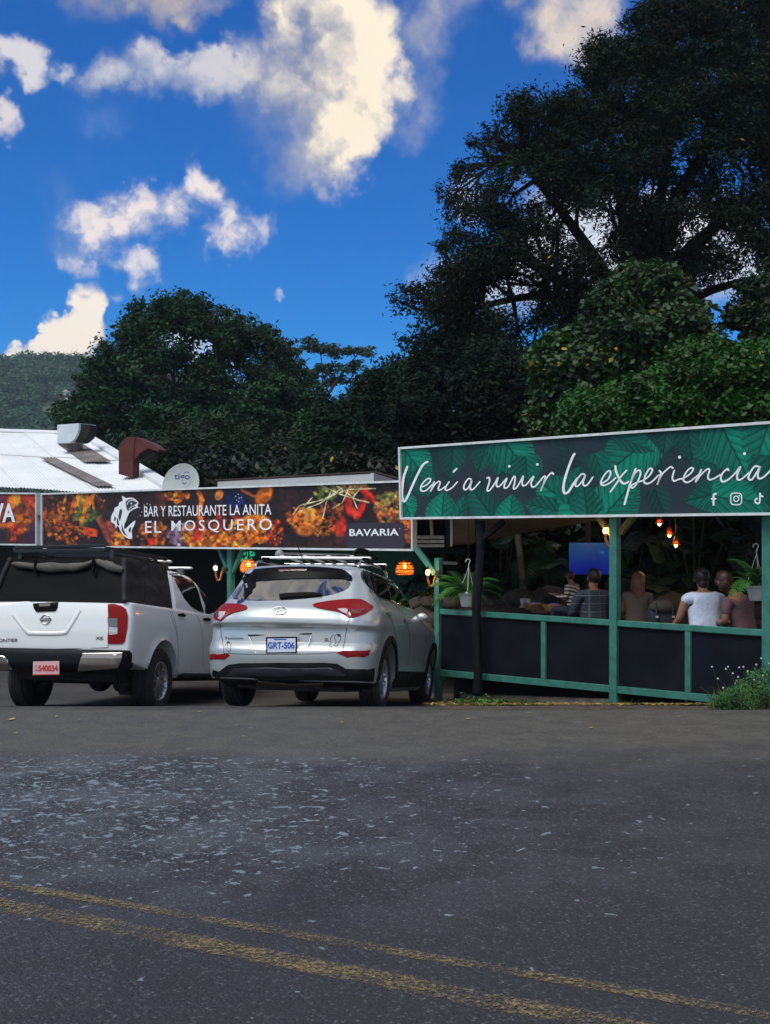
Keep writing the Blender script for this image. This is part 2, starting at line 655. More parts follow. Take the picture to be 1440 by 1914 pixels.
def asphalt(name, lot=False):
    m = bpy.data.materials.new(name)
    m.use_nodes = True
    T = NT(m.node_tree)
    b = m.node_tree.nodes['Principled BSDF']
    co = T.new('ShaderNodeTexCoord').outputs['Object']
    s = T.sep(co)
    big = T.noise(co, 0.55, 6, 0.6)
    mid = T.noise(co, 4.0, 6, 0.6)
    warp = T.vmath('ADD', co, T.vmath('SCALE', T.noise(co, 30, 3, 0.6, True), scale=0.03))
    agg = T.vor(warp, 78, out='Distance')
    agc = T.vor(warp, 78, out='Color')
    agv = T.sep(agc)[0]
    base = T.mix(T.mr(big, 0.35, 0.7), (0.021, 0.023, 0.029, 1), (0.038, 0.041, 0.050, 1))
    base = T.mix(T.mr(mid, 0.3, 0.75, 0, 0.6), base, (0.017, 0.018, 0.022, 1))
    # pale stones
    base = T.mix(T.mr(T.sep(agc)[1], 0.0, 1.0, 0, 0.6, False), base, T.mix(.5, base, (0.004, 0.004, 0.006, 1)))
    base = T.mix(T.mr(agv, 0.78, 0.98, 0, 0.55), base, (0.11, 0.115, 0.125, 1))
    crk = T.vor(T.vmath('ADD', co, T.vmath('SCALE', T.noise(co, 2.5, 5, .6, True), scale=.9)), 0.45, 'DISTANCE_TO_EDGE')
    base = T.mix(T.math('MULTIPLY', T.mr(crk, 0.006, 0.0), T.mr(mid, .45, .6, 0, .75)), base, (0.006, 0.006, 0.007, 1))
    base = T.mix(T.mr(agg, 0.35, 0.62, 0, 0.75), base, (0.013, 0.013, 0.015, 1))
    # apron near the kerbless edge: greyer, browner, dustier
    edge = T.math('ADD', s[1], T.math('MULTIPLY', T.math('SUBTRACT', big, 0.5), 2.6))
    edge = T.math('ADD', edge, T.math('MULTIPLY', s[0], -0.05))
    ap = T.mr(edge, 7.6, 8.9) if not lot else 1.0
    dust = T.mix(T.mr(mid, 0.3, 0.7), (0.058, 0.055, 0.045, 1), (0.086, 0.082, 0.066, 1))
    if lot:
        dust = T.mix(T.mr(big, 0.35, 0.65), T.mix(.5, dust, (0.03, 0.028, 0.024, 1)), (0.024, 0.022, 0.018, 1))  # lot tone lowered to stand for the shade under the vehicles
    dust = T.mix(T.mr(agv, 0.82, 0.98, 0, 0.3), dust, (0.18, 0.18, 0.17, 1))
    base = T.mix(T.math('MULTIPLY', ap, 0.8) if not lot else 0.9, base, dust)
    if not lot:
        # smooth spots with painted sky sheen, thick on the left of the far lane
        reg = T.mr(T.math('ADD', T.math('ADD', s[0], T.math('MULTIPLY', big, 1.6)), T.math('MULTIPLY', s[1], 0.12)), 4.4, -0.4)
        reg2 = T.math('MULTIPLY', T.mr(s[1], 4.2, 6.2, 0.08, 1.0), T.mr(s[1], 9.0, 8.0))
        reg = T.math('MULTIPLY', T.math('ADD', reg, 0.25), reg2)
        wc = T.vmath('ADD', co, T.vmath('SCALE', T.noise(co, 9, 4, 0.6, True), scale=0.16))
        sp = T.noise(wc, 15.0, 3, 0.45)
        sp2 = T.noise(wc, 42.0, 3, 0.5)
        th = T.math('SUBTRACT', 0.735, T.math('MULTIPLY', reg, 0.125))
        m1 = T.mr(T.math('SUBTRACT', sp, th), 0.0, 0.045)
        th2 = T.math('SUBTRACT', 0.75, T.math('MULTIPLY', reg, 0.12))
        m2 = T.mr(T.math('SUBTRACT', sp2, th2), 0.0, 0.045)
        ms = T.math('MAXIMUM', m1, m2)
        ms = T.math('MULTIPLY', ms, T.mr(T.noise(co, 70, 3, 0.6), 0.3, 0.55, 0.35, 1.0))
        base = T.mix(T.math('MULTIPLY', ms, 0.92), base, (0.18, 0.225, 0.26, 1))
        soft_sheen = T.math('MULTIPLY', T.math('MULTIPLY', reg, T.mr(T.noise(co, 1.6, 5, .6), .42, .62)), .22)
        base = T.mix(soft_sheen, base, (0.12, 0.14, 0.16, 1))  # broad soft patches of light painted into the asphalt colour
    T.put(b.inputs['Base Color'], base)
    rg = T.mr(mid, 0.25, 0.75, 0.55, 0.80)
    T.put(b.inputs['Roughness'], rg)
    b.inputs['Specular IOR Level'].default_value = 0.45
    h = T.math('ADD', T.math('MULTIPLY', agg, -0.8), T.math('MULTIPLY', T.noise(co, 22, 4), 0.9))
    T.put(b.inputs['Normal'], T.bump(h, 1.0, 0.008))
    return m


def sheet(name, x0, x1, ys, zf, m, nx=2, kind='structure', xf=None):
    V = []
    F = []
    for j, y in enumerate(ys):
        for i in range(nx + 1):
            xx = x0 + (x1 - x0) * i / nx
            if xf:
                xx = xf(xx, y, i / nx)
            V.append((xx, y, zf(xx, y)))
    for j in range(len(ys) - 1):
        for i in range(nx):
            a = j * (nx + 1) + i
            F.append((a, a + 1, a + nx + 2, a + nx + 1))
    return link(name, mesh_np(name, V, F, m, True), kind=kind)


soil = mat('soil', (0.040, 0.036, 0.022), 0.95, var=0.5, vscale=3, bump=0.8, bscale=25, bdist=0.03, dirt=0.7, dirtcol=(0.03, 0.045, 0.015), dscale=1.3)
sheet('ground', -640, 640, [-60, -30, 0, 10.3, 10.7, 11.2, 11.8, 12.4, 13, 13.9, 15, 16.5, 18, 21, 24, 40, 90, 300, 900], lambda x, y: gz(y) - (0.02 if y > 10.6 else 0.0), soil, nx=40)
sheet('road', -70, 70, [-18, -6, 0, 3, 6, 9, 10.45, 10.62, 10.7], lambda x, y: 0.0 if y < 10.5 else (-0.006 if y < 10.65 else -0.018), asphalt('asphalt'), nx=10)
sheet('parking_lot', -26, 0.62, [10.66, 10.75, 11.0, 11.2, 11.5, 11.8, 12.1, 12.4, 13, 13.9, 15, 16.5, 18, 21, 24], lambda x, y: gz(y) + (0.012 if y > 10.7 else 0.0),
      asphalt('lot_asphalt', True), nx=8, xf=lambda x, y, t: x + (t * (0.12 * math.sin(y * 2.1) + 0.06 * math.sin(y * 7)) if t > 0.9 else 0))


def yellow_paint():
    m = bpy.data.materials.new('worn_yellow_paint')
    m.use_nodes = True
    T = NT(m.node_tree)
    b = m.node_tree.nodes['Principled BSDF']
    tc = T.new('ShaderNodeTexCoord')
    co = tc.outputs['Object']
    u = T.sep(tc.outputs['UV'])
    agg = T.vor(co, 115)
    n1 = T.noise(co, 45, 6, 0.75)
    n2 = T.noise(co, 2.2, 5, 0.6)
    st = T.noise(T.map(tc.outputs['UV'], scale=(1.2, 16, 1)), 6, 4, 0.6)
    e = T.math('ABSOLUTE', T.math('SUBTRACT', u[1], 0.5))
    cov = T.math('ADD', T.math('MULTIPLY', n1, 0.75), T.math('ADD', T.math('MULTIPLY', n2, 0.45), T.math('MULTIPLY', st, 0.42)))
    cov = T.math('SUBTRACT', cov, T.mr(e, 0.18, 0.5, 0, 0.42))
    cov = T.math('SUBTRACT', cov, T.math('MULTIPLY', agg, 0.25))
    f = T.mr(cov, 0.61, 0.84, 0, 0.88)
    col = T.mix(T.mr(n1, 0.4, 0.7), (0.13, 0.10, 0.042, 1), (0.26, 0.20, 0.09, 1))
    T.put(b.inputs['Base Color'], col)
    b.inputs['Roughness'].default_value = 0.75
    T.put(b.inputs['Alpha'], f)
    T.put(b.inputs['Normal'], T.bump(agg, 0.5, 0.005))
    return m


yp = yellow_paint()


def stripe(name, pts, w):
    """painted line through photo points on the road"""
    q = []
    for (x, y) in pts:
        Z = CAMZ * FPX / (y - HOR)
        q.append(Vector(((x - 720) / FPX * Z, Z)))
    a, b = q
    d = (b - a).normalized()
    a = a - d * 30
    b = b + d * 12
    n = Vector((-d.y, d.x))
    V = []
    UV = []
    N = 40
    L = (b - a).length
    for i in range(N + 1):
        c = a + d * L * i / N
        for sgn in (-1, 1):
            V.append((c.x + n.x * w / 2 * sgn, c.y + n.y * w / 2 * sgn, 0.004))
            UV.append((L * i / N, (sgn + 1) / 2))
    F = [(2 * i, 2 * i + 2, 2 * i + 3, 2 * i + 1) for i in range(N)]
    me = mesh_np(name, V, F, yp)
    ul = me.uv_layers.new(name='UVMap')
    for lp in me.loops:
        ul.data[lp.index].uv = UV[lp.vertex_index]
    o = link(name, me, bpy.data.objects['road'], local=True)
    return o


stripe('yellow_line', [(0, 1653), (1440, 1900)], 0.15)
stripe('yellow_line', [(0, 1692), (1100, 1908)], 0.26)

# ================================================================== FOLIAGE TOOLS


def leaf_cloud(C, Rr, n_per, size, tcol, flat=0.75, sub=9, spread=0.27, up=0.35, aspect=0.5, rng=NR, shade_var=0.35, yellow=0.0):
    """leaf-sized faces gathered in twig-ends inside ellipsoidal clumps; returns verts, faces, tints"""
    C = np.asarray(C, float)
    Rr = np.asarray(Rr, float)
    nC = len(C)
    tw = rng.normal(size=(nC, sub, 3))
    tw /= np.linalg.norm(tw, axis=2, keepdims=True)
    tw[:, :, 2] = tw[:, :, 2] * 0.9 + 0.12
    tw *= (0.45 + 0.55 * rng.random((nC, sub, 1)))
    tws = 0.6 + 0.8 * rng.random((nC, sub))
    ci = rng.integers(0, nC, int(nC * n_per)) if np.isscalar(n_per) else np.repeat(np.arange(nC), n_per)
    wgt = Rr ** 2
    ci = rng.choice(nC, int(nC * n_per), p=wgt / wgt.sum())
    ti = rng.integers(0, sub, len(ci))
    N = len(ci)
    off = tw[ci, ti] + rng.normal(size=(N, 3)) * spread * tws[ci, ti][:, None]
    off[:, 2] *= flat
    pos = C[ci] + off * Rr[ci][:, None]
    nrm = rng.normal(size=(N, 3))
    nrm[:, 2] = np.abs(nrm[:, 2]) + up
    nrm += off * 0.5
    nrm /= np.linalg.norm(nrm, axis=1, keepdims=True)
    a = np.cross(nrm, rng.normal(size=(N, 3)))
    a /= np.linalg.norm(a, axis=1, keepdims=True)
    b = np.cross(nrm, a)
    s = size * (0.6 + 0.8 * rng.random(N))
    a *= s[:, None]
    b *= (s * aspect)[:, None]
    fold = nrm * (s * 0.12)[:, None]
    V = np.stack([pos - a, pos + b * 0.9 - fold, pos + a - fold * 2, pos - b * 0.9 - fold], axis=1).reshape(-1, 3)
    F = np.arange(N * 4, dtype=np.int32).reshape(N, 4)
    cv = (1 - shade_var) + 2 * shade_var * rng.random((nC, 1))
    tv = 0.8 + 0.4 * rng.random((N, 1))
    hue = rng.normal(size=(nC, 3)) * 0.07 + 1
    T = np.asarray(tcol)[None, :] * cv[ci] * tv * hue[ci]
    if yellow > 0:
        isy = rng.random(N) < yellow * (0.2 + 3 * (rng.random(nC)[ci] > 0.75))
        T[isy] = np.array((0.30, 0.22, 0.03)) * (0.6 + 0.8 * rng.random((isy.sum(), 1)))
    T = np.repeat(np.clip(T, 0.001, 1), 4, axis=0)
    T = np.concatenate([T, np.ones((len(T), 1))], axis=1)
    return V, F, T


def leafmat(name, rough=0.5, spec=0.35, transl=0.25):
    m = bpy.data.materials.new(name)
    m.use_nodes = True
    T = NT(m.node_tree)
    b = m.node_tree.nodes['Principled BSDF']
    at = T.new('ShaderNodeAttribute', attribute_name='tint').outputs['Color']
    T.put(b.inputs['Base Color'], at)
    b.inputs['Roughness'].default_value = rough
    b.inputs['Specular IOR Level'].default_value = spec
    tr = T.new('ShaderNodeBsdfTranslucent')
    T.put(tr.inputs['Color'], T.mix(1.0, at, (1.1, 1.25, 0.5, 1), 'MULTIPLY'))
    mx = T.new('ShaderNodeMixShader')
    mx.inputs[0].default_value = transl
    T.l.new(b.outputs[0], mx.inputs[1])
    T.l.new(tr.outputs[0], mx.inputs[2])
    T.l.new(mx.outputs[0], m.node_tree.nodes['Material Output'].inputs[0])
    return m


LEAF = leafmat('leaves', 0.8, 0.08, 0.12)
LEAF_G = leafmat('glossy_leaves', 0.5, 0.22, 0.2)
BARK = mat('bark', (0.014, 0.012, 0.010), 0.95, spec=.1, var=0.4, vscale=6, bump=0.8, bscale=30, bdist=0.02)
BARKL = mat('pale_bark', (0.07, 0.066, 0.055), 0.9, spec=.1, var=0.4, vscale=6, bump=0.6, bscale=30, bdist=0.02)


def inpoly(x, y, poly):
    c = False
    n = len(poly)
    for i in range(n):
        x1, y1 = poly[i]
        x2, y2 = poly[i - 1]
        if (y1 > y) != (y2 > y) and x < (x2 - x1) * (y - y1) / (y2 - y1) + x1:
            c = not c
    return c


def edge_dist(x, y, poly):
    best = 1e9
    n = len(poly)
    for i in range(n):
        x1, y1 = poly[i - 1]
        x2, y2 = poly[i]
        dx, dy = x2 - x1, y2 - y1
        t = max(0, min(1, ((x - x1) * dx + (y - y1) * dy) / (dx * dx + dy * dy + 1e-9)))
        best = min(best, math.hypot(x - x1 - t * dx, y - y1 - t * dy))
    return best


def fill_outline(poly, Z, depth, n, r, holes=(), rnd=R, edge_r=0.6, maxtry=40):
    """clump centres spread through a rounded volume whose silhouette is poly (photo px) at depth Z"""
    xs = [p[0] for p in poly]
    ys = [p[1] for p in poly]
    out = []
    tries = 0
    maxd = 0.28 * min(max(xs) - min(xs), max(ys) - min(ys))
    while len(out) < n and tries < n * maxtry:
        tries += 1
        x = rnd.uniform(min(xs), max(xs))
        y = rnd.uniform(min(ys), max(ys))
        if not inpoly(x, y, poly):
            continue
        if any(((x - h[0]) / h[2]) ** 2 + ((y - h[1]) / h[3]) ** 2 < 1 and rnd.random() < (h[4] if len(h) > 4 else 1) for h in holes):
            continue
        ed = edge_dist(x, y, poly)
        rp = r * FPX / Z
        rr = r * rnd.uniform(0.7, 1.25)
        if ed < rp * 0.8:
            rr *= max(edge_r, ed / (rp * 0.8))
        t = min(1, ed / maxd)
        half = depth * math.sqrt(max(0.03, 1 - (1 - t) ** 2))
        z = Z + half * (rnd.uniform(-1, 1) if rnd.random() < 0.35 else rnd.uniform(-1, -0.3))
        q = P(x, y, z)
        if q.z < 0.2:
            continue
        out.append((q, rr))
    return out


def kmeans(pts, k, it=6):
    pts = np.array([tuple(p) for p in pts])
    c = pts[NR.choice(len(pts), min(k, len(pts)), replace=False)]
    for _ in range(it):
        d = ((pts[:, None] - c[None]) ** 2).sum(2)
        a = d.argmin(1)
        for j in range(len(c)):
            if (a == j).any():
                c[j] = pts[a == j].mean(0)
    return c, a


def make_tree(name, label, cat, clumps, base, n_per, size, tcol, group=None, trunk_r=0.3, fork=0.35, k=7, lm=None, bark=None,
              flat=0.75, sub=9, spread=0.27, yellow=0.0, aspect=0.5, limbs=True, shade_var=0.35, branch_r=0.05):
    base = Vector(base)
    t = thing(name, base, label, cat, group)
    C = [c for c, r in clumps]
    Rr = [r for c, r in clumps]
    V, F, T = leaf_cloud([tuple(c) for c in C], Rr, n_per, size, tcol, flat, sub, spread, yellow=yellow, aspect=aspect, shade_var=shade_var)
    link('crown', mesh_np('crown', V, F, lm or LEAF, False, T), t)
    if limbs:
        cen, a = kmeans(C, k)
        top = max(c.z for c in C)
        low = min(c.z for c in C)
        mc = Vector(np.mean([tuple(c) for c in C], axis=0))
        fk = base + Vector(((mc.x - base.x) * 0.25, (mc.y - base.y) * 0.25, max(1.0, (low - base.z) * 0.9 + (top - low) * fork * 0.5)))
        mb = MB()
        mb.tube(spline([base - Vector((0, 0, 0.3)), base + Vector((0.05, 0, 0.5)), base.lerp(fk, 0.55) + Vector((R.uniform(-.2, .2), 0, 0)), fk], 4),
                [trunk_r * (1.35 - 0.65 * i / 12) for i in range(13)], 9)
        for j, c in enumerate(cen):
            c = Vector(c)
            mid = fk.lerp(c, 0.5) + Vector((R.uniform(-.4, .4), R.uniform(-.4, .4), R.uniform(0.1, 0.7)))
            pl = spline([fk - Vector((0, 0, 0.2)), fk.lerp(mid, 0.5), mid, c], 3)
            r0 = trunk_r * R.uniform(0.4, 0.6)
            mb.tube(pl, [r0 * (1 - 0.75 * i / (len(pl) - 1)) for i in range(len(pl))], 6)
            for i in range(len(C)):
                if a[i] == j and R.random() < 0.55:
                    s = min(pl[3:], key=lambda q_: (q_ - C[i]).length + R.uniform(0, .6))
                    e = C[i]
                    m2 = s.lerp(e, 0.5) + Vector((R.uniform(-1, 1), R.uniform(-1, 1), R.uniform(-0.6, 1.0))) * (e - s).length * .16
                    mb.tube([s, s.lerp(m2, .6), m2, e], [branch_r, branch_r * .8, branch_r * .6, branch_r * .25], 4)
                    for _ in range(2):
                        e2 = e + Vector((R.gauss(0, 1), R.gauss(0, 1), R.gauss(0.2, .6))) * Rr[i] * 0.6
                        mb.tube([m2, (m2 + e2) / 2 + Vector((0, 0, .05)), e2], [branch_r * .5, branch_r * .3, branch_r * .15], 3, caps=False)
        link('trunk', mb.mesh('trunk', bark or BARK, True), t)
    return t


# ================================================================== TREES
# big dark tree on the right
poly = [(705, 548), (745, 524), (795, 530), (800, 480), (838, 440), (792, 350), (850, 312), (842, 268), (930, 240), (945, 190), (1010, 165), (1078, 150),
        (1085, 100), (1130, 60), (1200, 15), (1280, -40), (1480, -90), (1620, 100), (1640, 500), (1560, 640), (1380, 600), (1250, 590), (1130, 600), (1000, 660), (800, 690), (730, 640), (765, 600)]
holes = [(1105, 445, 24, 44), (1215, 335, 44, 22), (1330, 570, 60, 44), (985, 500, 60, 22, .85), (872, 352, 34, 26), (1290, 440, 50, 36, .7), (1210, 470, 28, 46, .8), (960, 575, 50, 18, .8), (1150, 390, 26, 26, .7), (900, 470, 36, 14, .7), (1380, 330, 60, 30, .7), (1390, 500, 50, 40, .8),
         (880, 560, 90, 22, .75), (1060, 560, 60, 30, .6), (1345, 430, 40, 40, .6), (1325, 130, 40, 14, .8), (1060, 400, 30, 40, .6), (800, 620, 60, 20, .5)]
cl = fill_outline(poly, 31, 2.8, 720, 0.58, holes, edge_r=0.5)
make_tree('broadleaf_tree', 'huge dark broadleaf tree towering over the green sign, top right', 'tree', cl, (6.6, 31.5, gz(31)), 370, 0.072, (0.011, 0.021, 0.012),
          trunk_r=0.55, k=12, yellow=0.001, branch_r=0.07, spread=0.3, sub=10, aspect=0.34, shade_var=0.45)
# dark trees that fill the middle, behind the roofs
poly = [(735, 700), (790, 650), (880, 640), (1000, 640), (1070, 660), (1070, 900), (730, 900), (700, 800), (690, 730)]
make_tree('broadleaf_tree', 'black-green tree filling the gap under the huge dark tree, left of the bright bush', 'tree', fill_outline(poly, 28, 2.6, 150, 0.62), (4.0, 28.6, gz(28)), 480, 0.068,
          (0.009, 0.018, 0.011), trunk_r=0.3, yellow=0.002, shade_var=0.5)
poly = [(570, 810), (600, 765), (640, 745), (680, 705), (720, 672), (755, 668), (785, 720), (795, 900), (565, 900)]
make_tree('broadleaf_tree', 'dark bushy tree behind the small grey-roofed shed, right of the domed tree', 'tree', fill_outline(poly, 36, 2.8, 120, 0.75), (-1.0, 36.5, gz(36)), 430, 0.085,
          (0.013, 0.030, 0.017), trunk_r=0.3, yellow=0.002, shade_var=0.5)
# domed tree
poly = [(118, 800), (92, 770), (150, 742), (152, 690), (188, 640), (238, 608), (256, 572), (300, 548), (375, 550), (420, 585), (480, 606), (528, 640), (560, 690), (592, 722), (612, 770), (600, 860), (330, 900), (180, 860)]
holes = [(385, 645, 40, 26), (325, 632, 32, 18), (425, 695, 28, 24), (300, 705, 36, 18, .85), (345, 690, 20, 34), (478, 655, 26, 18, .85), (240, 765, 34, 17), (290, 650, 24, 16, .8), (460, 730, 26, 18, .8), (395, 600, 22, 12, .8)]
cl = fill_outline(poly, 50, 4.4, 470, 0.78, holes, edge_r=0.6)
make_tree('domed_tree', 'wide dome-shaped green tree standing behind the white metal roof', 'tree', cl, (-8.6, 51, gz(50)), 260, 0.11, (0.022, 0.056, 0.028),
          trunk_r=0.6, k=10, branch_r=0.11, flat=0.6, bark=BARKL, shade_var=0.42, sub=9)
poly = [(200, 830), (300, 800), (420, 790), (540, 800), (620, 830), (620, 920), (180, 920)]
make_tree('understorey_tree', 'low dark tree below the dome-shaped tree, just above the dish', 'tree', fill_outline(poly, 40, 2.5, 80, 0.8), (-6, 40, gz(40)), 480, 0.085,
          (0.030, 0.050, 0.030), trunk_r=0.25, shade_var=0.5, yellow=0.001)
# thin umbrella tree far behind
cl = []
for (x, y, r) in [(535, 645, 1.0), (552, 655, .8), (575, 640, 1.0), (590, 650, 1.0), (612, 655, 1.1), (632, 662, 1.1), (655, 655, .9), (675, 655, 1.0), (690, 660, .7),
                  (560, 690, .8), (580, 700, .9), (600, 690, .8), (625, 690, 1.0), (645, 690, 1.0), (590, 720, .9), (615, 715, 1.0), (640, 715, 1.0), (665, 680, .8), (555, 720, .9)]:
    for _ in range(2):
        cl.append((P(x + R.uniform(-8, 8), y + R.uniform(-5, 5), 74 + R.uniform(-1.5, 1.5)), r * 0.62))
make_tree('umbrella_tree', 'thin distant tree with sparse flat sprays of leaves against the sky', 'tree', cl, (-4.2, 74, gz(74)), 120, 0.13, (0.035, 0.055, 0.035),
          trunk_r=0.25, k=6, branch_r=0.07, flat=0.45, bark=BARKL)
# vine-covered trees and bright bush above the green sign
poly = [(1005, 628), (1040, 618), (1075, 640), (1112, 600), (1116, 545), (1160, 520), (1208, 505), (1285, 528), (1312, 592), (1330, 640), (1250, 690), (1120, 720), (1060, 840), (1012, 840)]
make_tree('vine_covered_tree', 'tree smothered in broad-leaved vine with some yellow leaves, above the green sign', 'tree', fill_outline(poly, 20.6, 1.1, 120, 0.34, edge_r=.7), (4.6, 20.8, gz(20)), 420, 0.060,
          (0.026, 0.060, 0.022), trunk_r=0.2, yellow=0.02, aspect=0.75, spread=0.33, lm=LEAF_G, shade_var=0.4, branch_r=0.025)
poly = [(1362, 560), (1400, 508), (1470, 500), (1540, 560), (1540, 700), (1420, 680), (1380, 640)]
make_tree('vine_covered_tree', 'dark vine-draped tree cut off by the right edge of the picture', 'tree', fill_outline(poly, 21.5, 1.0, 60, 0.34, edge_r=.7), (7.8, 21.8, gz(21)), 400, 0.062,
          (0.018, 0.044, 0.022), trunk_r=0.2, yellow=0.01, aspect=0.75, lm=LEAF_G, branch_r=0.025)
poly = [(1030, 850), (1050, 770), (1085, 715), (1130, 728), (1165, 690), (1215, 700), (1250, 650), (1300, 640), (1335, 618), (1375, 650), (1440, 640), (1500, 610), (1560, 620), (1560, 850)]
make_tree('green_bush', 'bright green small-leaved bush rising right behind the green sign', 'bush', fill_outline(poly, 18.6, 1.3, 330, 0.25, edge_r=.5), (5.4, 18.8, gz(18)), 220, 0.046,
          (0.019, 0.072, 0.010), trunk_r=0.14, yellow=0.008, aspect=0.6, spread=0.42, lm=LEAF_G, shade_var=0.45, branch_r=0.02)
# hanging vine stems on the left edge of the vine mass
for i in range(5):
    a = P(1010 + i * 9, 640 + R.uniform(-15, 15), 20.1)
    pts = [a + Vector((R.uniform(-.05, .05), 0, -0.28 * k)) for k in range(9)]
    cl = [(p, 0.13) for p in pts]
    V, F, T = leaf_cloud([tuple(p) for p in pts], [0.13] * 9, 22, 0.06, (0.05, 0.10, 0.035), aspect=0.7)
    o = thing('hanging_vine', pts[-1], ['leftmost', 'second from left', 'middle', 'second from right', 'rightmost'][i] + ' leafy vine strand hanging at the left edge of the vine-covered tree', 'vine', 'hanging vine strands')
    link('leaves', mesh_np('leaves', V, F, LEAF_G, False, T), o)
    link('stem', MB().tube(pts, 0.008, 4).mesh('stem', BARK), o)

# ================================================================== HILL
def hill_h(x, y):
    # ridge ~ y 668..690 px at 520 m, falling to the right
    ax = x / 520 * FPX + 720
    top = np.interp(ax, [-900, -300, 0, 160, 420, 900, 1600], [668, 680, 688, 698, 740, 900, 990])
    ztop = (HOR - top) / FPX * 520 + CAMZ
    t = min(1, max(0, (y - 260) / 260))
    s = t * t * (3 - 2 * t)
    n = mnoise.noise(Vector((x * 0.012, y * 0.012, 0))) * 7 + mnoise.noise(Vector((x * 0.04, y * 0.04, 3))) * 2.5
    back = 1 - 0.35 * max(0, (y - 540) / 300)
    return -1.2 + (ztop + 1.2) * s * back + n * s


hy = list(np.linspace(255, 540, 44)) + [600, 700, 850]
V = []
F = []
hx = np.linspace(-420, 260, 90)
for y in hy:
    for x in hx:
        V.append((x, y, hill_h(x, y)))
nx = len(hx)
for j in range(len(hy) - 1):
    for i in range(nx - 1):
        a = j * nx + i
        F.append((a, a + 1, a + nx + 1, a + nx))
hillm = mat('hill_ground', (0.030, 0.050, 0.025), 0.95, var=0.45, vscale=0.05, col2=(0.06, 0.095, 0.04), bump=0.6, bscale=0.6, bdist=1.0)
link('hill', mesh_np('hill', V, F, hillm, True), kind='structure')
cc = []
rr = []
while len(cc) < 4300:
    y = R.uniform(300, 545)
    px = R.uniform(-60, 330) if R.random() < .5 else (R.uniform(-620, -60) if R.random() < .6 else R.uniform(330, 1500))
    x = (px - 720) / FPX * y
    if mnoise.noise(Vector((x * 0.03, y * 0.022, 9))) < -0.22:
        continue
    r = R.uniform(1.6, 3.6)
    cc.append((x, y, hill_h(x, y) + r * 0.6))
    rr.append(r)
V, F, T = leaf_cloud(cc, rr, 60, 0.62, (0.045, 0.095, 0.062), flat=0.8, sub=8, shade_var=0.5, aspect=0.7)  # leaf tone lifted paler to stand for distance haze
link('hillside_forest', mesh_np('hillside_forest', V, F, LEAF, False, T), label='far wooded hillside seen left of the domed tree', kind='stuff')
hw = mat('house_white', (0.75, 0.76, 0.75), 0.8, var=.05)
for k_, (x, y, Z, w) in enumerate([(32, 753, 430, 4.6), (125, 763, 425, 3.0)]):
    c = P(x, y, Z)
    c.z = hill_h(c.x, Z) + 1.5
    if k_ == 0:
        c = P(x, y, Z)
    t = thing('hillside_house', c, ['tiny white house high on the far hillside', 'tiny pale house near the domed tree on the far hillside'][k_], 'house')
    link('wall', MB().box(c, (w, 3.4, 3.0)).box(c - Vector((0, 0, 6)), (w * .9, 3, 9.2)).mesh('wall', hw), t)
    link('roof', MB().prism([(-w / 2 - .4, 0), (w / 2 + .4, 0), (0, 1.0)], -2, 2, lambda u, v, d: c + Vector((u, d, 1.51 + v))).mesh('roof', mat('house_roof', (0.45, 0.46, 0.46), 0.7)), t)
    for sx in (-.25, .25):
        link('window', MB().box(c + Vector((w * sx, -1.72, .2)), (.7, .06, .9)).mesh('window', mat('far_window', (0.05, 0.06, 0.07), 0.2)), t)

# ================================================================== PLANES FOR SIGNS AND FACADES
class Plane:
    def __init__(s, O, d, off=0.0):
        s.d = Vector((d[0], d[1], 0)).normalized()
        s.n = Vector((-s.d.y, s.d.x, 0))          # points away from the viewer
        s.O = Vector((O[0], O[1], 0)) + s.n * off

    def at(s, u, z, dep=0.0):
        return s.O + s.d * u + s.n * dep + Vector((0, 0, z))

    def px(s, x, y):
        """photo pixel -> (u, z) on this plane"""
        r = Vector(((x - 720) / FPX, 1, -(y - HOR) / FPX))
        t = s.O.dot(s.n) / r.dot(s.n)
        p = r * t
        return (p - s.O).dot(s.d), p.z + CAMZ

    def shifted(s, off):
        q = Plane((0, 0), (s.d.x, s.d.y))
        q.O = s.O + s.n * off
        return q


RAILP = Plane((0.23, 16.15), (0.725, -0.689))
SIGNP = RAILP.shifted(-0.16)
BANP = Plane((0.2, 16.5), (0.776, -0.63))

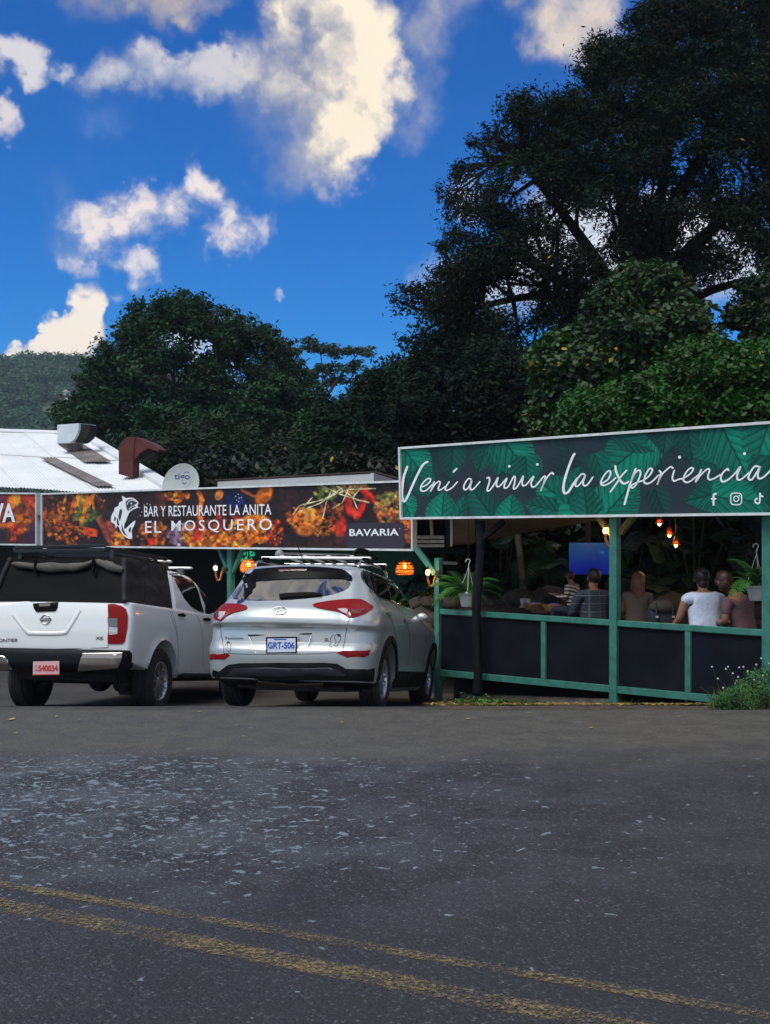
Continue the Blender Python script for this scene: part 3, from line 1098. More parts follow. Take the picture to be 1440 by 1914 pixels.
# ---------------------------------------------------------------- painter
class Canvas:
    def __init__(s, x0, y0, x1, y1, S, col):
        s.x0, s.y0, s.S = x0, y0, S
        s.w = int((x1 - x0) * S)
        s.h = int((y1 - y0) * S)
        s.a = np.ones((s.h, s.w, 3)) * np.array(col) / 255.0
        s.X, s.Y = np.meshgrid(x0 + (np.arange(s.w) + .5) / S, y0 + (np.arange(s.h) + .5) / S)
        s.rng = np.random.default_rng(5)

    def win(s, cx, cy, r):
        i0 = max(0, int((cx - r - s.x0) * s.S))
        i1 = min(s.w, int((cx + r - s.x0) * s.S) + 1)
        j0 = max(0, int((cy - r - s.y0) * s.S))
        j1 = min(s.h, int((cy + r - s.y0) * s.S) + 1)
        return slice(j0, j1), slice(i0, i1)

    def blend(s, w, m, col):
        if m.size == 0:
            return
        s.a[w] = s.a[w] * (1 - m[..., None]) + np.asarray(col) / 255.0 * m[..., None]

    def ell(s, cx, cy, rx, ry, ang, col, soft=0.12, al=1.0, shade=0.0):
        w = s.win(cx, cy, max(rx, ry) * 1.2 + 1)
        X = s.X[w] - cx
        Y = s.Y[w] - cy
        c, q = math.cos(ang), math.sin(ang)
        u = (X * c + Y * q) / rx
        v = (-X * q + Y * c) / ry
        r = np.sqrt(u * u + v * v)
        m = np.clip((1 - r) / soft, 0, 1) * al
        colr = np.asarray(col, float)
        if shade:
            f = 1 + shade * (-v * 0.8 + 0.2 * (1 - r))
            cc = np.clip(colr[None, None] * f[..., None], 0, 255) / 255
            s.a[w] = s.a[w] * (1 - m[..., None]) + cc * m[..., None]
        else:
            s.blend(w, m, colr)

    def stroke(s, pts, wd, col, soft=0.7, al=1.0):
        for (a, b) in zip(pts[:-1], pts[1:]):
            cx, cy = (a[0] + b[0]) / 2, (a[1] + b[1]) / 2
            L = math.hypot(b[0] - a[0], b[1] - a[1])
            w = s.win(cx, cy, L / 2 + wd + 1)
            X, Y = s.X[w], s.Y[w]
            dx, dy = b[0] - a[0], b[1] - a[1]
            t = np.clip(((X - a[0]) * dx + (Y - a[1]) * dy) / (L * L + 1e-9), 0, 1)
            d = np.hypot(X - a[0] - t * dx, Y - a[1] - t * dy)
            s.blend(w, np.clip((wd / 2 - d) / soft + .5, 0, 1) * al, col)

    def poly(s, pts, col, al=1.0):
        xs = [p[0] for p in pts]
        ys = [p[1] for p in pts]
        cx, cy = (min(xs) + max(xs)) / 2, (min(ys) + max(ys)) / 2
        w = s.win(cx, cy, max(max(xs) - min(xs), max(ys) - min(ys)) / 2 + 1)
        X, Y = s.X[w], s.Y[w]
        c = np.zeros(X.shape, bool)
        n = len(pts)
        for i in range(n):
            x1, y1 = pts[i]
            x2, y2 = pts[i - 1]
            if y1 == y2:
                continue
            c ^= ((y1 > Y) != (y2 > Y)) & (X < (x2 - x1) * (Y - y1) / (y2 - y1) + x1)
        s.blend(w, c * al, col)

    def crumbs(s, cx, cy, rx, ry, n, pal, r0, r1, asp=0.6, shade=0.22):
        for _ in range(n):
            t = s.rng.random() * 2 * PI
            q = math.sqrt(s.rng.random())
            c = np.array(pal[s.rng.integers(len(pal))], float) * (0.75 + 0.5 * s.rng.random())
            r = r0 + (r1 - r0) * s.rng.random()
            s.ell(cx + rx * q * math.cos(t), cy + ry * q * math.sin(t), r, r * (asp + .3 * s.rng.random()), s.rng.random() * PI, np.clip(c, 0, 255), 0.55, 0.85, shade)

    def grain(s, amt, cell):
        g = s.rng.normal(size=(s.h // cell + 2, s.w // cell + 2))
        g = np.repeat(np.repeat(g, cell, 0), cell, 1)[:s.h, :s.w]
        s.a *= (1 + amt * g)[..., None]

    def material(s, name, plane, u0, u1, z0, z1, gain=1.0, ppm=230):
        """resample to the flat board and wrap it as a printed sheet"""
        W_, H_ = int((u1 - u0) * ppm), int((z1 - z0) * ppm)
        U, Z_ = np.meshgrid(u0 + (np.arange(W_) + .5) / W_ * (u1 - u0), z0 + (np.arange(H_) + .5) / H_ * (z1 - z0))
        X = plane.O.x + plane.d.x * U
        Y = plane.O.y + plane.d.y * U
        px = X / Y * FPX + 720
        py = HOR - (Z_ - CAMZ) / Y * FPX
        fi = np.clip((px - s.x0) * s.S - .5, 0, s.w - 1.001)
        fj = np.clip((py - s.y0) * s.S - .5, 0, s.h - 1.001)
        i, j = fi.astype(int), fj.astype(int)
        a, b = (fi - i)[..., None], (fj - j)[..., None]
        A = s.a
        o = (A[j, i] * (1 - a) + A[j, np.minimum(i + 1, s.w - 1)] * a) * (1 - b) + (A[np.minimum(j + 1, s.h - 1), i] * (1 - a) + A[np.minimum(j + 1, s.h - 1), np.minimum(i + 1, s.w - 1)] * a) * b
        lin = np.where(o <= 0.04045, o / 12.92, ((np.clip(o, 0, 1) + 0.055) / 1.055) ** 2.4) * gain
        lin = np.clip(lin, 0, 0.85)
        im = bpy.data.images.new(name, W_, H_, float_buffer=True)
        im.colorspace_settings.name = 'Non-Color'
        buf = np.ones((H_, W_, 4), dtype=np.float32)
        buf[..., :3] = lin
        im.pixels.foreach_set(buf.ravel())
        im.pack()
        m = bpy.data.materials.new(name)
        m.use_nodes = True
        T = NT(m.node_tree)
        bs = m.node_tree.nodes['Principled BSDF']
        tx = T.new('ShaderNodeTexImage', image=im, extension='EXTEND')
        T.l.new(tx.outputs[0], bs.inputs['Base Color'])
        bs.inputs['Roughness'].default_value = 0.42
        bs.inputs['Specular IOR Level'].default_value = 0.35
        co = T.new('ShaderNodeTexCoord').outputs['Object']
        T.put(bs.inputs['Normal'], T.bump(T.noise(co, 3, 3), 0.25, 0.02))
        return m


def board(name, plane, c4, printed, frame_m, label, cat, thick=0.07, fw=0.035, seams=(), segs=24):
    """c4: (u,z) corners TL,TR,BR,BL of a flat sign board; printed sheet on a box with a metal frame"""
    t = thing(name, plane.at(c4[3][0], c4[3][1]), label, cat)
    us = [q[0] for q in c4]
    zs = [q[1] for q in c4]
    u0, u1, z0, z1 = min(us), max(us), min(zs), max(zs)
    V, F, UV = [], [], []
    for i in range(segs + 1):
        f = i / segs
        ut = c4[0][0] + (c4[1][0] - c4[0][0]) * f
        zt = c4[0][1] + (c4[1][1] - c4[0][1]) * f
        ub = c4[3][0] + (c4[2][0] - c4[3][0]) * f
        zb = c4[3][1] + (c4[2][1] - c4[3][1]) * f
        for g in (0, 1):
            u, z = ub + (ut - ub) * g, zb + (zt - zb) * g
            V.append(plane.at(u, z, -0.003))
            UV.append(((u - u0) / (u1 - u0), (z - z0) / (z1 - z0)))
    F = [(2 * i, 2 * i + 2, 2 * i + 3, 2 * i + 1) for i in range(segs)]
    me = mesh_np('print', V, F, printed)
    ul = me.uv_layers.new(name='UVMap')
    for lp in me.loops:
        ul.data[lp.index].uv = UV[lp.vertex_index]
    link('printed_sheet', me, t)
    q = [plane.at(u, z, 0) for u, z in c4] + [plane.at(u, z, thick) for u, z in c4]
    link('backing', MB().add(q, [(0, 1, 2, 3), (7, 6, 5, 4), (0, 4, 5, 1), (1, 5, 6, 2), (2, 6, 7, 3), (3, 7, 4, 0)]).mesh('backing', mat('sign_back', (0.3, 0.31, 0.32), 0.5, 0.6)), t)
    for a, b in ((0, 1), (1, 2), (2, 3), (3, 0)):
        A = plane.at(*c4[a], thick / 2 - 0.02)
        B = plane.at(*c4[b], thick / 2 - 0.02)
        d = (B - A).normalized()
        ex = fw / 2 if a in (0, 2) else -fw / 2
        link('frame', MB().beam(A - d * ex, B + d * ex, thick + 0.035, fw, up=plane.n.cross(d)).mesh('frame', frame_m), t)
    return t


def on_plane(plane, pts2, F, dep):
    return [plane.at(u, z, dep) for u, z in pts2], F


def print_text(t, plane, s, x0, x1, y0, y1, m, bold=0.0, dep=-0.007, name='lettering', spacing=1.0, y0b=None, y1b=None, thick=0.003):
    """text stretched between photo points: left edge y0..y1 (top..bottom), right edge y0b..y1b"""
    v, f = text_mesh(s, bold, spacing=spacing)
    y0b = y0 if y0b is None else y0b
    y1b = y1 if y1b is None else y1b
    TL, TR, BL, BR = plane.px(x0, y0), plane.px(x1, y0b), plane.px(x0, y1), plane.px(x1, y1b)
    pts = []
    for (a, b) in v:
        top = (TL[0] + (TR[0] - TL[0]) * a, TL[1] + (TR[1] - TL[1]) * a)
        bot = (BL[0] + (BR[0] - BL[0]) * a, BL[1] + (BR[1] - BL[1]) * a)
        pts.append(plane.at(bot[0] + (top[0] - bot[0]) * b, bot[1] + (top[1] - bot[1]) * b, dep))
    return link(name, MB().add(pts, f).mesh(name, m), t)


def ribbon(mb, plane, pts, w, dep, smooth=5, taper=False, closed=False):
    """flat brush stroke along photo points, width in photo pixels"""
    q = spline([Vector((x, y, 0)) for x, y in pts], smooth, closed) if smooth > 1 else [Vector((x, y, 0)) for x, y in pts]
    n = len(q)
    V = []
    for i, p in enumerate(q):
        a = q[(i + 1) % n] if closed else q[min(i + 1, n - 1)]
        b = q[i - 1] if closed else q[max(i - 1, 0)]
        t = (a - b)
        t = t.normalized() if t.length > 1e-6 else Vector((1, 0, 0))
        nn = Vector((-t.y, t.x, 0))
        ww = w / 2 * (0.78 + 0.22 * abs(t.x * 0.6 + t.y * 0.8) if taper else 1)
        if taper and (i == 0 or i == n - 1):
            ww *= 0.45
        for sg in (-1, 1):
            g = p + nn * ww * sg
            V.append(plane.at(*plane.px(g.x, g.y), dep))
    m = n if closed else n - 1
    F = [(2 * i, 2 * ((i + 1) % n), 2 * ((i + 1) % n) + 1, 2 * i + 1) for i in range(m)]
    mb.add(V, F)


def pdisc(mb, plane, x, y, r, dep, seg=12):
    V = [plane.at(*plane.px(x + r * math.cos(2 * PI * k / seg), y + r * math.sin(2 * PI * k / seg)), dep) for k in range(seg)]
    mb.add(V, [tuple(range(seg))])


WHITE_PRINT = mat('white_print', (0.80, 0.82, 0.84), 0.5)
WHITE_METAL = mat('white_metal', (0.62, 0.66, 0.65), 0.45, var=0.12, vscale=5, dirt=0.5, dirtcol=(0.25, 0.25, 0.22), dscale=4)

# ---------------------------------------------------------------- green "Vení a vivir la experiencia" sign
gc = Canvas(740, 770, 1520, 990, 3, (44, 52, 58))


def leafp(c, cx, cy, ang, L, Wd, col, slits=5, gap=0.24, al=1.0):
    L, Wd = L * 1.0, Wd * 1.12
    w = c.win(cx, cy, L * 1.1)
    X, Y = c.X[w] - cx, c.Y[w] - cy
    ca, sa = math.cos(ang), math.sin(ang)
    a = (X * ca + Y * sa) / L + 0.5
    b = (-X * sa + Y * ca) / Wd
    ok = (a > 0) & (a < 1)
    f = np.where(ok, np.sqrt(np.clip(1 - (2 * np.clip(a, 0, 1) - 0.75) ** 2 / 1.6, 0, 1)) * (1 - np.clip(a, 0, 1) ** 4), 0)
    rb = np.abs(b) / np.maximum(f, 1e-3)
    ph = (a - 0.42 * np.abs(b)) * slits + (b > 0) * 0.4
    fr = ph - np.floor(ph)
    cut = (fr < gap * np.clip((rb - 0.38) * 2.6, 0, 1))
    m = np.clip((1 - rb) * 12, 0, 1) * ok * (~cut)
    sh = 0.93 + 0.08 * np.cos(fr * 2 * PI) - 0.16 * (b > 0) - .25 * (np.abs(fr - .6) < .05)
    rib = np.abs(b) < 0.035
    cc = np.asarray(col, float)[None, None] * sh[..., None]
    cc[rib] *= 0.6
    m = m * al
    c.a[w] = c.a[w] * (1 - m[..., None]) + np.clip(cc, 0, 255) / 255 * m[..., None]


rg = np.random.default_rng(3)
for i in range(34):
    x = 750 + 770 * rg.random()
    leafp(gc, x, 785 + 190 * rg.random(), rg.random() * 6.28, 60 + 40 * rg.random(), 24 + 14 * rg.random(), (12, 76, 66) if i % 2 else (26, 62, 60), 6, 0.4, 0.4)
BR1, BR2 = (4, 140, 110), (8, 106, 88)
for q in [(778, 868, 0.9, 95, 34, BR1, 6), (790, 905, 1.2, 60, 26, BR2, 6), (845, 862, 1.7, 70, 24, (14, 88, 76), 6), (905, 850, 1.9, 76, 26, (14, 96, 80), 6),
          (930, 858, 1.6, 70, 22, BR2, 5), (968, 856, 0.9, 100, 38, BR1, 6), (985, 882, 1.5, 60, 30, BR2, 6), (762, 950, 1.2, 50, 20, BR1, 4),
          (828, 950, -1.5, 70, 30, BR1, 6), (862, 950, -1.2, 60, 14, BR2, 4), (900, 938, -2.2, 80, 26, (12, 98, 84), 6), (956, 952, -1.5, 62, 26, BR1, 6),
          (1048, 930, -2.5, 130, 46, BR1, 7), (1075, 905, -1.2, 80, 28, BR2, 5), (1010, 948, -2.9, 70, 22, BR2, 5), (1030, 800, 1.6, 60, 26, (14, 84, 74), 6),
          (1168, 858, 2.45, 120, 46, BR1, 7), (1190, 830, 0.4, 80, 18, BR2, 5), (1160, 930, -0.85, 110, 44, BR1, 7), (1095, 935, -1.7, 60, 30, BR2, 5), (1125, 880, 1.2, 70, 20, BR2, 5),
          (1245, 815, 1.7, 70, 26, (14, 92, 78), 6), (1290, 828, 1.4, 80, 30, (14, 88, 76), 6), (1325, 865, 0.3, 60, 26, BR2, 6),
          (1372, 840, 1.1, 130, 48, BR1, 7), (1425, 830, 1.9, 120, 42, BR1, 6), (1330, 925, 2.9, 110, 34, BR2, 6), (1395, 935, 0.1, 130, 36, BR1, 6), (1440, 900, 1.6, 100, 40, BR2, 6),
          (1490, 850, 1.5, 110, 40, BR1, 6), (1490, 940, 0.6, 80, 30, BR2, 6), (1235, 940, 1.2, 60, 22, (20, 74, 68), 5)]:
    leafp(gc, *q)
gc.grain(0.03, 2)
c4 = [SIGNP.px(749, 838), SIGNP.px(1478, 787.5), SIGNP.px(1478, 960), SIGNP.px(752, 969)]
u0, u1 = min(q[0] for q in c4), max(q[0] for q in c4)
z0, z1 = min(q[1] for q in c4), max(q[1] for q in c4)
gs = board('leaf_sign', SIGNP, c4, gc.material('leaf_print', SIGNP, u0, u1, z0, z1, 0.85), WHITE_METAL,
           'long dark sign with green monstera leaves and white script reading Vení a vivir la experiencia', 'sign', fw=0.03)
WORDS = [MB() for _ in range(5)]
A5 = lambda l: [(740 + x / 4, 780 + y / 4) for x, y in l]
A6 = lambda l: [(1080 + x / 4, 780 + y / 4) for x, y in l]
for l, wd in [
    ([(92, 362), (62, 450), (50, 560), (53, 612), (68, 628), (88, 600), (132, 500), (180, 400), (213, 348), (248, 330)], 4.6),
    ([(190, 522), (225, 510), (258, 482), (262, 460), (240, 460), (207, 490), (190, 525), (196, 550), (222, 550), (250, 530), (278, 500)], 3.1),
    ([(292, 478), (275, 525), (262, 556), (290, 510), (322, 480), (335, 490), (322, 528), (327, 545), (350, 535), (378, 512)], 3.1),
    ([(405, 478), (378, 520), (374, 540), (392, 545), (425, 525), (450, 498), (467, 480)], 3.1), ([(430, 412), (463, 380)], 4.0),
    ([(570, 465), (545, 460), (518, 498), (512, 530), (526, 542), (550, 520), (572, 472), (560, 520), (566, 542), (586, 534), (610, 508), (635, 478)], 3.2),
    ([(680, 458), (700, 450), (704, 480), (686, 543), (705, 545), (740, 500), (768, 450), (756, 500), (766, 520), (790, 505), (835, 455), (814, 510), (822, 530), (846, 515), (882, 448), (894, 446), (894, 480), (884, 530), (902, 530), (930, 490), (957, 438), (948, 490), (957, 512), (982, 500), (1035, 440), (1016, 490), (1024, 520), (1048, 514), (1080, 478), (1112, 438)], 3.3),
    ([(1112, 436), (1122, 452), (1107, 500), (1086, 552), (1112, 490), (1140, 442), (1170, 415), (1184, 430)], 3.6),
    ([(1345, 268), (1322, 305), (1280, 420), (1258, 510), (1260, 555), (1275, 568), (1300, 550), (1330, 500), (1368, 448)], 5.0),
    ([(1420, 430), (1392, 425), (1358, 470), (1346, 508), (1364, 514), (1396, 480), (1422, 432), (1404, 488), (1414, 512), (1440, 500), (1480, 442)], 3.4),
]:
    mx_ = sum(p[0] for p in l) / len(l)
    ribbon(WORDS[0 if mx_ < 490 else 1 if mx_ < 650 else 2 if mx_ < 1200 else 3], SIGNP, A5(l), wd, -0.007, 5, True)
for l, wd in [
    ([(185, 495), (232, 462), (250, 415), (236, 400), (205, 430), (178, 482), (186, 506), (216, 505), (258, 480), (292, 448)], 3.6),
    ([(285, 358), (290, 400), (310, 450), (335, 488), (360, 495), (388, 478)], 4.4), ([(374, 392), (330, 440), (290, 500), (245, 563)], 3.8),
    ([(440, 378), (402, 480), (368, 600), (352, 658)], 4.2), ([(400, 480), (432, 418), (465, 395), (472, 430), (442, 500), (415, 528), (404, 512), (440, 490), (500, 468), (545, 430), (562, 392), (542, 384), (512, 430), (500, 480), (522, 496), (560, 480), (612, 428)], 3.6),
    ([(610, 398), (626, 415), (611, 470), (598, 505), (625, 440), (660, 400), (700, 370), (718, 385)], 3.6),
    ([(728, 392), (712, 450), (725, 476), (755, 465), (800, 452), (848, 420), (868, 385), (845, 380), (810, 420), (794, 465), (815, 486), (850, 475), (912, 425)], 3.5),
    ([(932, 385), (905, 440), (884, 486), (925, 430), (972, 388), (990, 395), (978, 440), (988, 466), (1022, 458), (1078, 425)], 3.5),
    ([(1132, 402), (1122, 385), (1086, 420), (1074, 460), (1092, 482), (1130, 465), (1180, 420), (1222, 368), (1197, 430), (1202, 466), (1232, 460), (1288, 412)], 3.8),
    ([(1362, 372), (1326, 368), (1286, 430), (1284, 462), (1310, 462), (1350, 400), (1368, 366), (1350, 430), (1362, 458), (1398, 444), (1452, 392)], 4.0),
]:
    ribbon(WORDS[4], SIGNP, A6(l), wd, -0.007, 5, True)
for x, y in [(852, 366), (1062, 352)]:
    pdisc(WORDS[2], SIGNP, 740 + x / 4, 780 + y / 4, 2.6, -0.0075)
for x, y in [(766, 298), (1252, 272)]:
    pdisc(WORDS[4], SIGNP, 1080 + x / 4, 780 + y / 4, 2.9, -0.0075)
for w_ in WORDS:
    link('script_lettering', w_.mesh('script_lettering', WHITE_PRINT), gs)
mb = MB()
ribbon(mb, SIGNP, [(1341, 923), (1337, 923.5), (1335, 927), (1335, 945)], 3.6, -0.007, 5)
ribbon(mb, SIGNP, [(1330, 932.5), (1340.5, 932.2)], 2.8, -0.0075, 1)
link('icon', mb.mesh('icon', WHITE_PRINT), gs)
mb = MB()
rr_ = lambda x0, y0, x1, y1, r: [(x0 + r, y0), (x1 - r, y0), (x1, y0 + r), (x1, y1 - r), (x1 - r, y1), (x0 + r, y1), (x0, y1 - r), (x0, y0 + r)]
ribbon(mb, SIGNP, rr_(1367.5, 922, 1387, 943, 4), 2.1, -0.007, 4, closed=True)
ribbon(mb, SIGNP, [(1377.3 + 4.6 * math.cos(k * PI / 5), 932.3 + 5 * math.sin(k * PI / 5)) for k in range(10)], 2.1, -0.007, 2, closed=True)
pdisc(mb, SIGNP, 1383, 926.5, 1.3, -0.007)
link('icon', mb.mesh('icon', WHITE_PRINT), gs)
mb = MB()
ribbon(mb, SIGNP, [(1421.5, 921), (1421.5, 937), (1418.5, 941), (1413.5, 939), (1413, 934), (1417.5, 931.5)], 3.0, -0.007, 4)
ribbon(mb, SIGNP, [(1421.5, 921), (1423.5, 926.5), (1428.5, 928.5)], 2.8, -0.0075, 4)
link('icon', mb.mesh('icon', WHITE_PRINT), gs)

# ---------------------------------------------------------------- food banner
fc = Canvas(-60, 885, 790, 1045, 3, (46, 28, 26))
c = fc
MEAT = [(150, 62, 22), (196, 96, 30), (110, 40, 20), (220, 120, 40), (84, 30, 22)]
ORG = [(232, 126, 28), (214, 98, 22), (244, 158, 52), (188, 74, 24)]
GRN = [(112, 128, 48), (86, 104, 40), (150, 156, 84), (60, 78, 36)]
c.crumbs(120, 925, 60, 22, 60, [(178, 92, 34), (120, 60, 30), (90, 40, 30), (196, 120, 50)], 3, 10)
for _ in range(16):
    x, y = 120 + 75 * c.rng.random(), 925 + 30 * c.rng.random()
    a = 1.0 + 1.2 * c.rng.random()
    L = 14 + 10 * c.rng.random()
    c.stroke([(x - L / 2 * math.cos(a), y - L / 2 * math.sin(a)), (x + L / 2 * math.cos(a), y + L / 2 * math.sin(a))], 4 + 4 * c.rng.random(), [(226, 124, 34), (206, 90, 26), (128, 140, 56), (240, 170, 60)][c.rng.integers(4)])
c.crumbs(112, 975, 32, 36, 230, MEAT, 2, 6)
c.crumbs(140, 1000, 30, 20, 120, MEAT, 2, 5)
c.ell(110, 968, 14, 8, .2, (228, 136, 58), .6, .6)
c.crumbs(165, 965, 26, 20, 50, GRN, 3, 8)
c.stroke([(165, 930), (152, 978)], 7, (232, 130, 26))
c.stroke([(140, 930), (132, 960)], 6, (216, 98, 30))
c.poly([(155, 984), (184, 990), (182, 1004), (158, 1000)], (214, 74, 24))
c.crumbs(190, 940, 12, 24, 30, [(100, 36, 30), (70, 40, 34)], 3, 7)
c.ell(226, 968, 44, 50, 0, (50, 40, 46), .5, .9)
for k_ in range(3):
    c.stroke([(188 + k_ * 9, 972 + k_ * 4), (200 + k_ * 11, 1000 + k_ * 3), (216 + k_ * 8, 1025)], 12, [(148, 66, 50), (120, 50, 42), (162, 80, 58)][k_], 3)
c.crumbs(228, 1008, 20, 14, 60, ORG, 2, 5)
c.crumbs(285, 1000, 30, 24, 80, [(200, 90, 30), (150, 60, 30), (232, 130, 40), (90, 36, 36)], 3, 8)
c.ell(284, 1012, 9, 8, 0, (216, 40, 20), .3)
c.ell(300, 935, 14, 26, 0, (120, 54, 34), .5, .8)
c.crumbs(332, 925, 22, 14, 40, ORG, 3, 7)
c.crumbs(338, 1000, 24, 22, 60, [(150, 118, 140), (180, 156, 170), (110, 70, 100)], 4, 9)
c.crumbs(380, 1000, 40, 24, 150, ORG, 3, 8)
c.crumbs(425, 985, 40, 40, 60, [(130, 40, 26), (90, 30, 30), (190, 60, 24)], 4, 9)
c.ell(440, 935, 34, 24, 0, (26, 36, 104), .6, .85)
c.ell(372, 985, 10, 34, .2, (176, 30, 24), .4, .9)
c.stroke([(370, 915), (378, 935), (372, 960), (380, 985)], 9, (226, 120, 40), 3)
c.ell(410, 925, 9, 12, .4, (220, 130, 50), .3)
c.stroke([(452, 916), (476, 928), (490, 925)], 5, (206, 100, 36))
c.ell(494, 925, 16, 26, .5, (226, 112, 26), .3, 1, .25)
c.ell(478, 980, 34, 22, 0, (236, 138, 36), .25, 1, .3)
c.crumbs(470, 990, 44, 24, 200, ORG, 2, 6)
c.crumbs(440, 1010, 60, 12, 120, ORG, 3, 7)
c.crumbs(515, 995, 16, 24, 70, [(170, 50, 30), (210, 90, 40), (120, 30, 30)], 2, 6)
c.ell(540, 930, 24, 30, 0, (58, 34, 34), .4, .9)
c.ell(572, 975, 30, 30, 0, (222, 120, 40), .2, 1, .3)
c.crumbs(560, 965, 26, 20, 90, ORG + MEAT, 2, 6)
c.ell(586, 968, 20, 20, 0, (238, 148, 56), .25, 1, .3)
c.crumbs(600, 985, 28, 16, 90, ORG, 2, 6)
c.crumbs(620, 960, 30, 20, 60, MEAT, 3, 7)
c.crumbs(612, 920, 26, 14, 60, GRN, 2, 7)
c.crumbs(660, 912, 30, 10, 50, [(208, 150, 60), (230, 176, 80), (150, 120, 50)], 3, 7)
for (x, y, a) in [(652, 945, 1.4), (675, 950, 1.9), (688, 925, .8), (640, 985, 1.6)]:
    c.ell(x, y, 24, 9, a, (206, 40, 24), .3, 1, .4)
c.ell(663, 960, 16, 7, 1.3, (234, 70, 44), .4)
c.ell(632, 990, 10, 18, 0, (206, 60, 30), .3)
c.crumbs(735, 950, 36, 34, 160, [(170, 90, 40), (120, 60, 36), (196, 120, 60), (140, 130, 60), (206, 84, 44)], 3, 8)
c.crumbs(728, 930, 24, 12, 50, GRN + [(190, 180, 110)], 2, 6)
c.crumbs(765, 985, 10, 30, 60, ORG + [(200, 70, 40)], 3, 7)
for l in [[(548, 962), (560, 945), (600, 935), (650, 915), (702, 913)], [(600, 907), (640, 925), (690, 940)], [(604, 968), (610, 940), (622, 912)], [(566, 950), (584, 930)], [(640, 912), (600, 940), (560, 956)],
          [(655, 908), (640, 940), (622, 950)], [(680, 905), (660, 930), (668, 950)], [(630, 908), (668, 935), (690, 938)]]:
    c.stroke(l, 2.2, (226, 214, 160), 0.8)
c.ell(640, 1010, 70, 16, 0, (74, 44, 40), .7, .85)
c.poly(rr_(648, 977, 757, 1024, 4), (52, 48, 58))
g_ = c.rng.random((30, 130))
yy, xx = np.linspace(0, 28.99, c.h), np.linspace(0, 128.99, c.w)
y0_, x0_ = yy.astype(int), xx.astype(int)
fy_, fx_ = (yy - y0_)[:, None], (xx - x0_)[None, :]
fy_, fx_ = fy_ * fy_ * (3 - 2 * fy_), fx_ * fx_ * (3 - 2 * fx_)
gg = (g_[y0_][:, x0_] * (1 - fx_) + g_[y0_][:, x0_ + 1] * fx_) * (1 - fy_) + (g_[y0_ + 1][:, x0_] * (1 - fx_) + g_[y0_ + 1][:, x0_ + 1] * fx_) * fy_
c.a *= (0.52 + 0.66 * gg)[..., None]
c.poly(rr_(648, 977, 757, 1024, 4), (52, 48, 58))
# left-hand neighbour banner, same print run
c.poly([(-60, 885), (71, 885), (71, 1045), (-60, 1045)], (62, 26, 26))
c.crumbs(20, 940, 70, 44, 160, [(170, 60, 24), (206, 100, 30), (110, 36, 24), (60, 24, 30)], 4, 11)
c.ell(0, 930, 12, 14, 0, (120, 46, 110), .8, .7)
c.ell(30, 930, 11, 20, 0, (228, 150, 30), .4)
c.ell(54, 935, 12, 18, 0, (196, 50, 24), .5)
c.crumbs(46, 965, 18, 30, 60, [(170, 80, 24), (206, 110, 30), (110, 44, 24)], 3, 9)
c.ell(60, 1000, 12, 30, 0, (60, 28, 70), .5, .8)
c.crumbs(26, 995, 14, 14, 30, [(200, 70, 24), (170, 40, 20)], 2, 5)
c.ell(-10, 1000, 30, 20, 0, (34, 30, 44), .5, .9)
c.grain(0.05, 2)
c.grain(0.03, 5)


def ban_c4(xl, xr, tl, bl, tr, br):
    return [BANP.px(xl, tl), BANP.px(xr, tr), BANP.px(xr, br), BANP.px(xl, bl)]


c4 = ban_c4(80, 773, 923.5, 1021, 899, 1028)
u0, u1 = min(q[0] for q in c4), max(q[0] for q in c4)
z0, z1 = min(q[1] for q in c4), max(q[1] for q in c4)
fb = board('food_banner', BANP, c4, fc.material('food_print', BANP, u0, u1, z0, z1, 1.05, 180), WHITE_METAL,
           'long banner of fried food with a white fish and white lettering El Mosquero', 'banner', fw=0.03)
print_text(fb, BANP, 'BAR Y RESTAURANTE LA ANITA', 270, 508, 946, 966, WHITE_PRINT, 0.004, y0b=942, y1b=962)
print_text(fb, BANP, 'EL', 272, 302, 974, 996, WHITE_PRINT, 0.004, y0b=973.5, y1b=996, spacing=1.15)
print_text(fb, BANP, 'MOSQUERO', 321, 509, 973, 996, WHITE_PRINT, 0.004, y0b=969, y1b=995, spacing=1.3)
print_text(fb, BANP, 'BAVARIA', 654, 746, 989, 1002, WHITE_PRINT, 0.02, y0b=988, y1b=1001, spacing=1.05)
mb = MB()
for (x, y) in [(262, 949), (270, 944), (276, 942), (281, 943), (266, 957), (263, 964), (441, 928), (446, 924), (448, 931), (443, 935), (452, 930), (447, 938), (748, 988)]:
    pdisc(mb, BANP, x, y, 0.9, -0.007, 6)
link('dots', mb.mesh('dots', WHITE_PRINT), fb, kind='stuff')
# leaping fish
Fz = lambda l: [(x / 3.6, 760 + y / 3.6) for x, y in l]


def pfill(mb, plane, pts, dep, smooth=4):
    q = spline([Vector((x, y, 0)) for x, y in pts], smooth, True)
    v2 = [Vector((p.x, p.y)) for p in q]
    r = delaunay_2d_cdt(v2, [], [list(range(len(v2)))], 1, 1e-5)
    mb.add([plane.at(*plane.px(p.x, p.y), dep) for p in r[0]], [tuple(f) for f in r[2]])


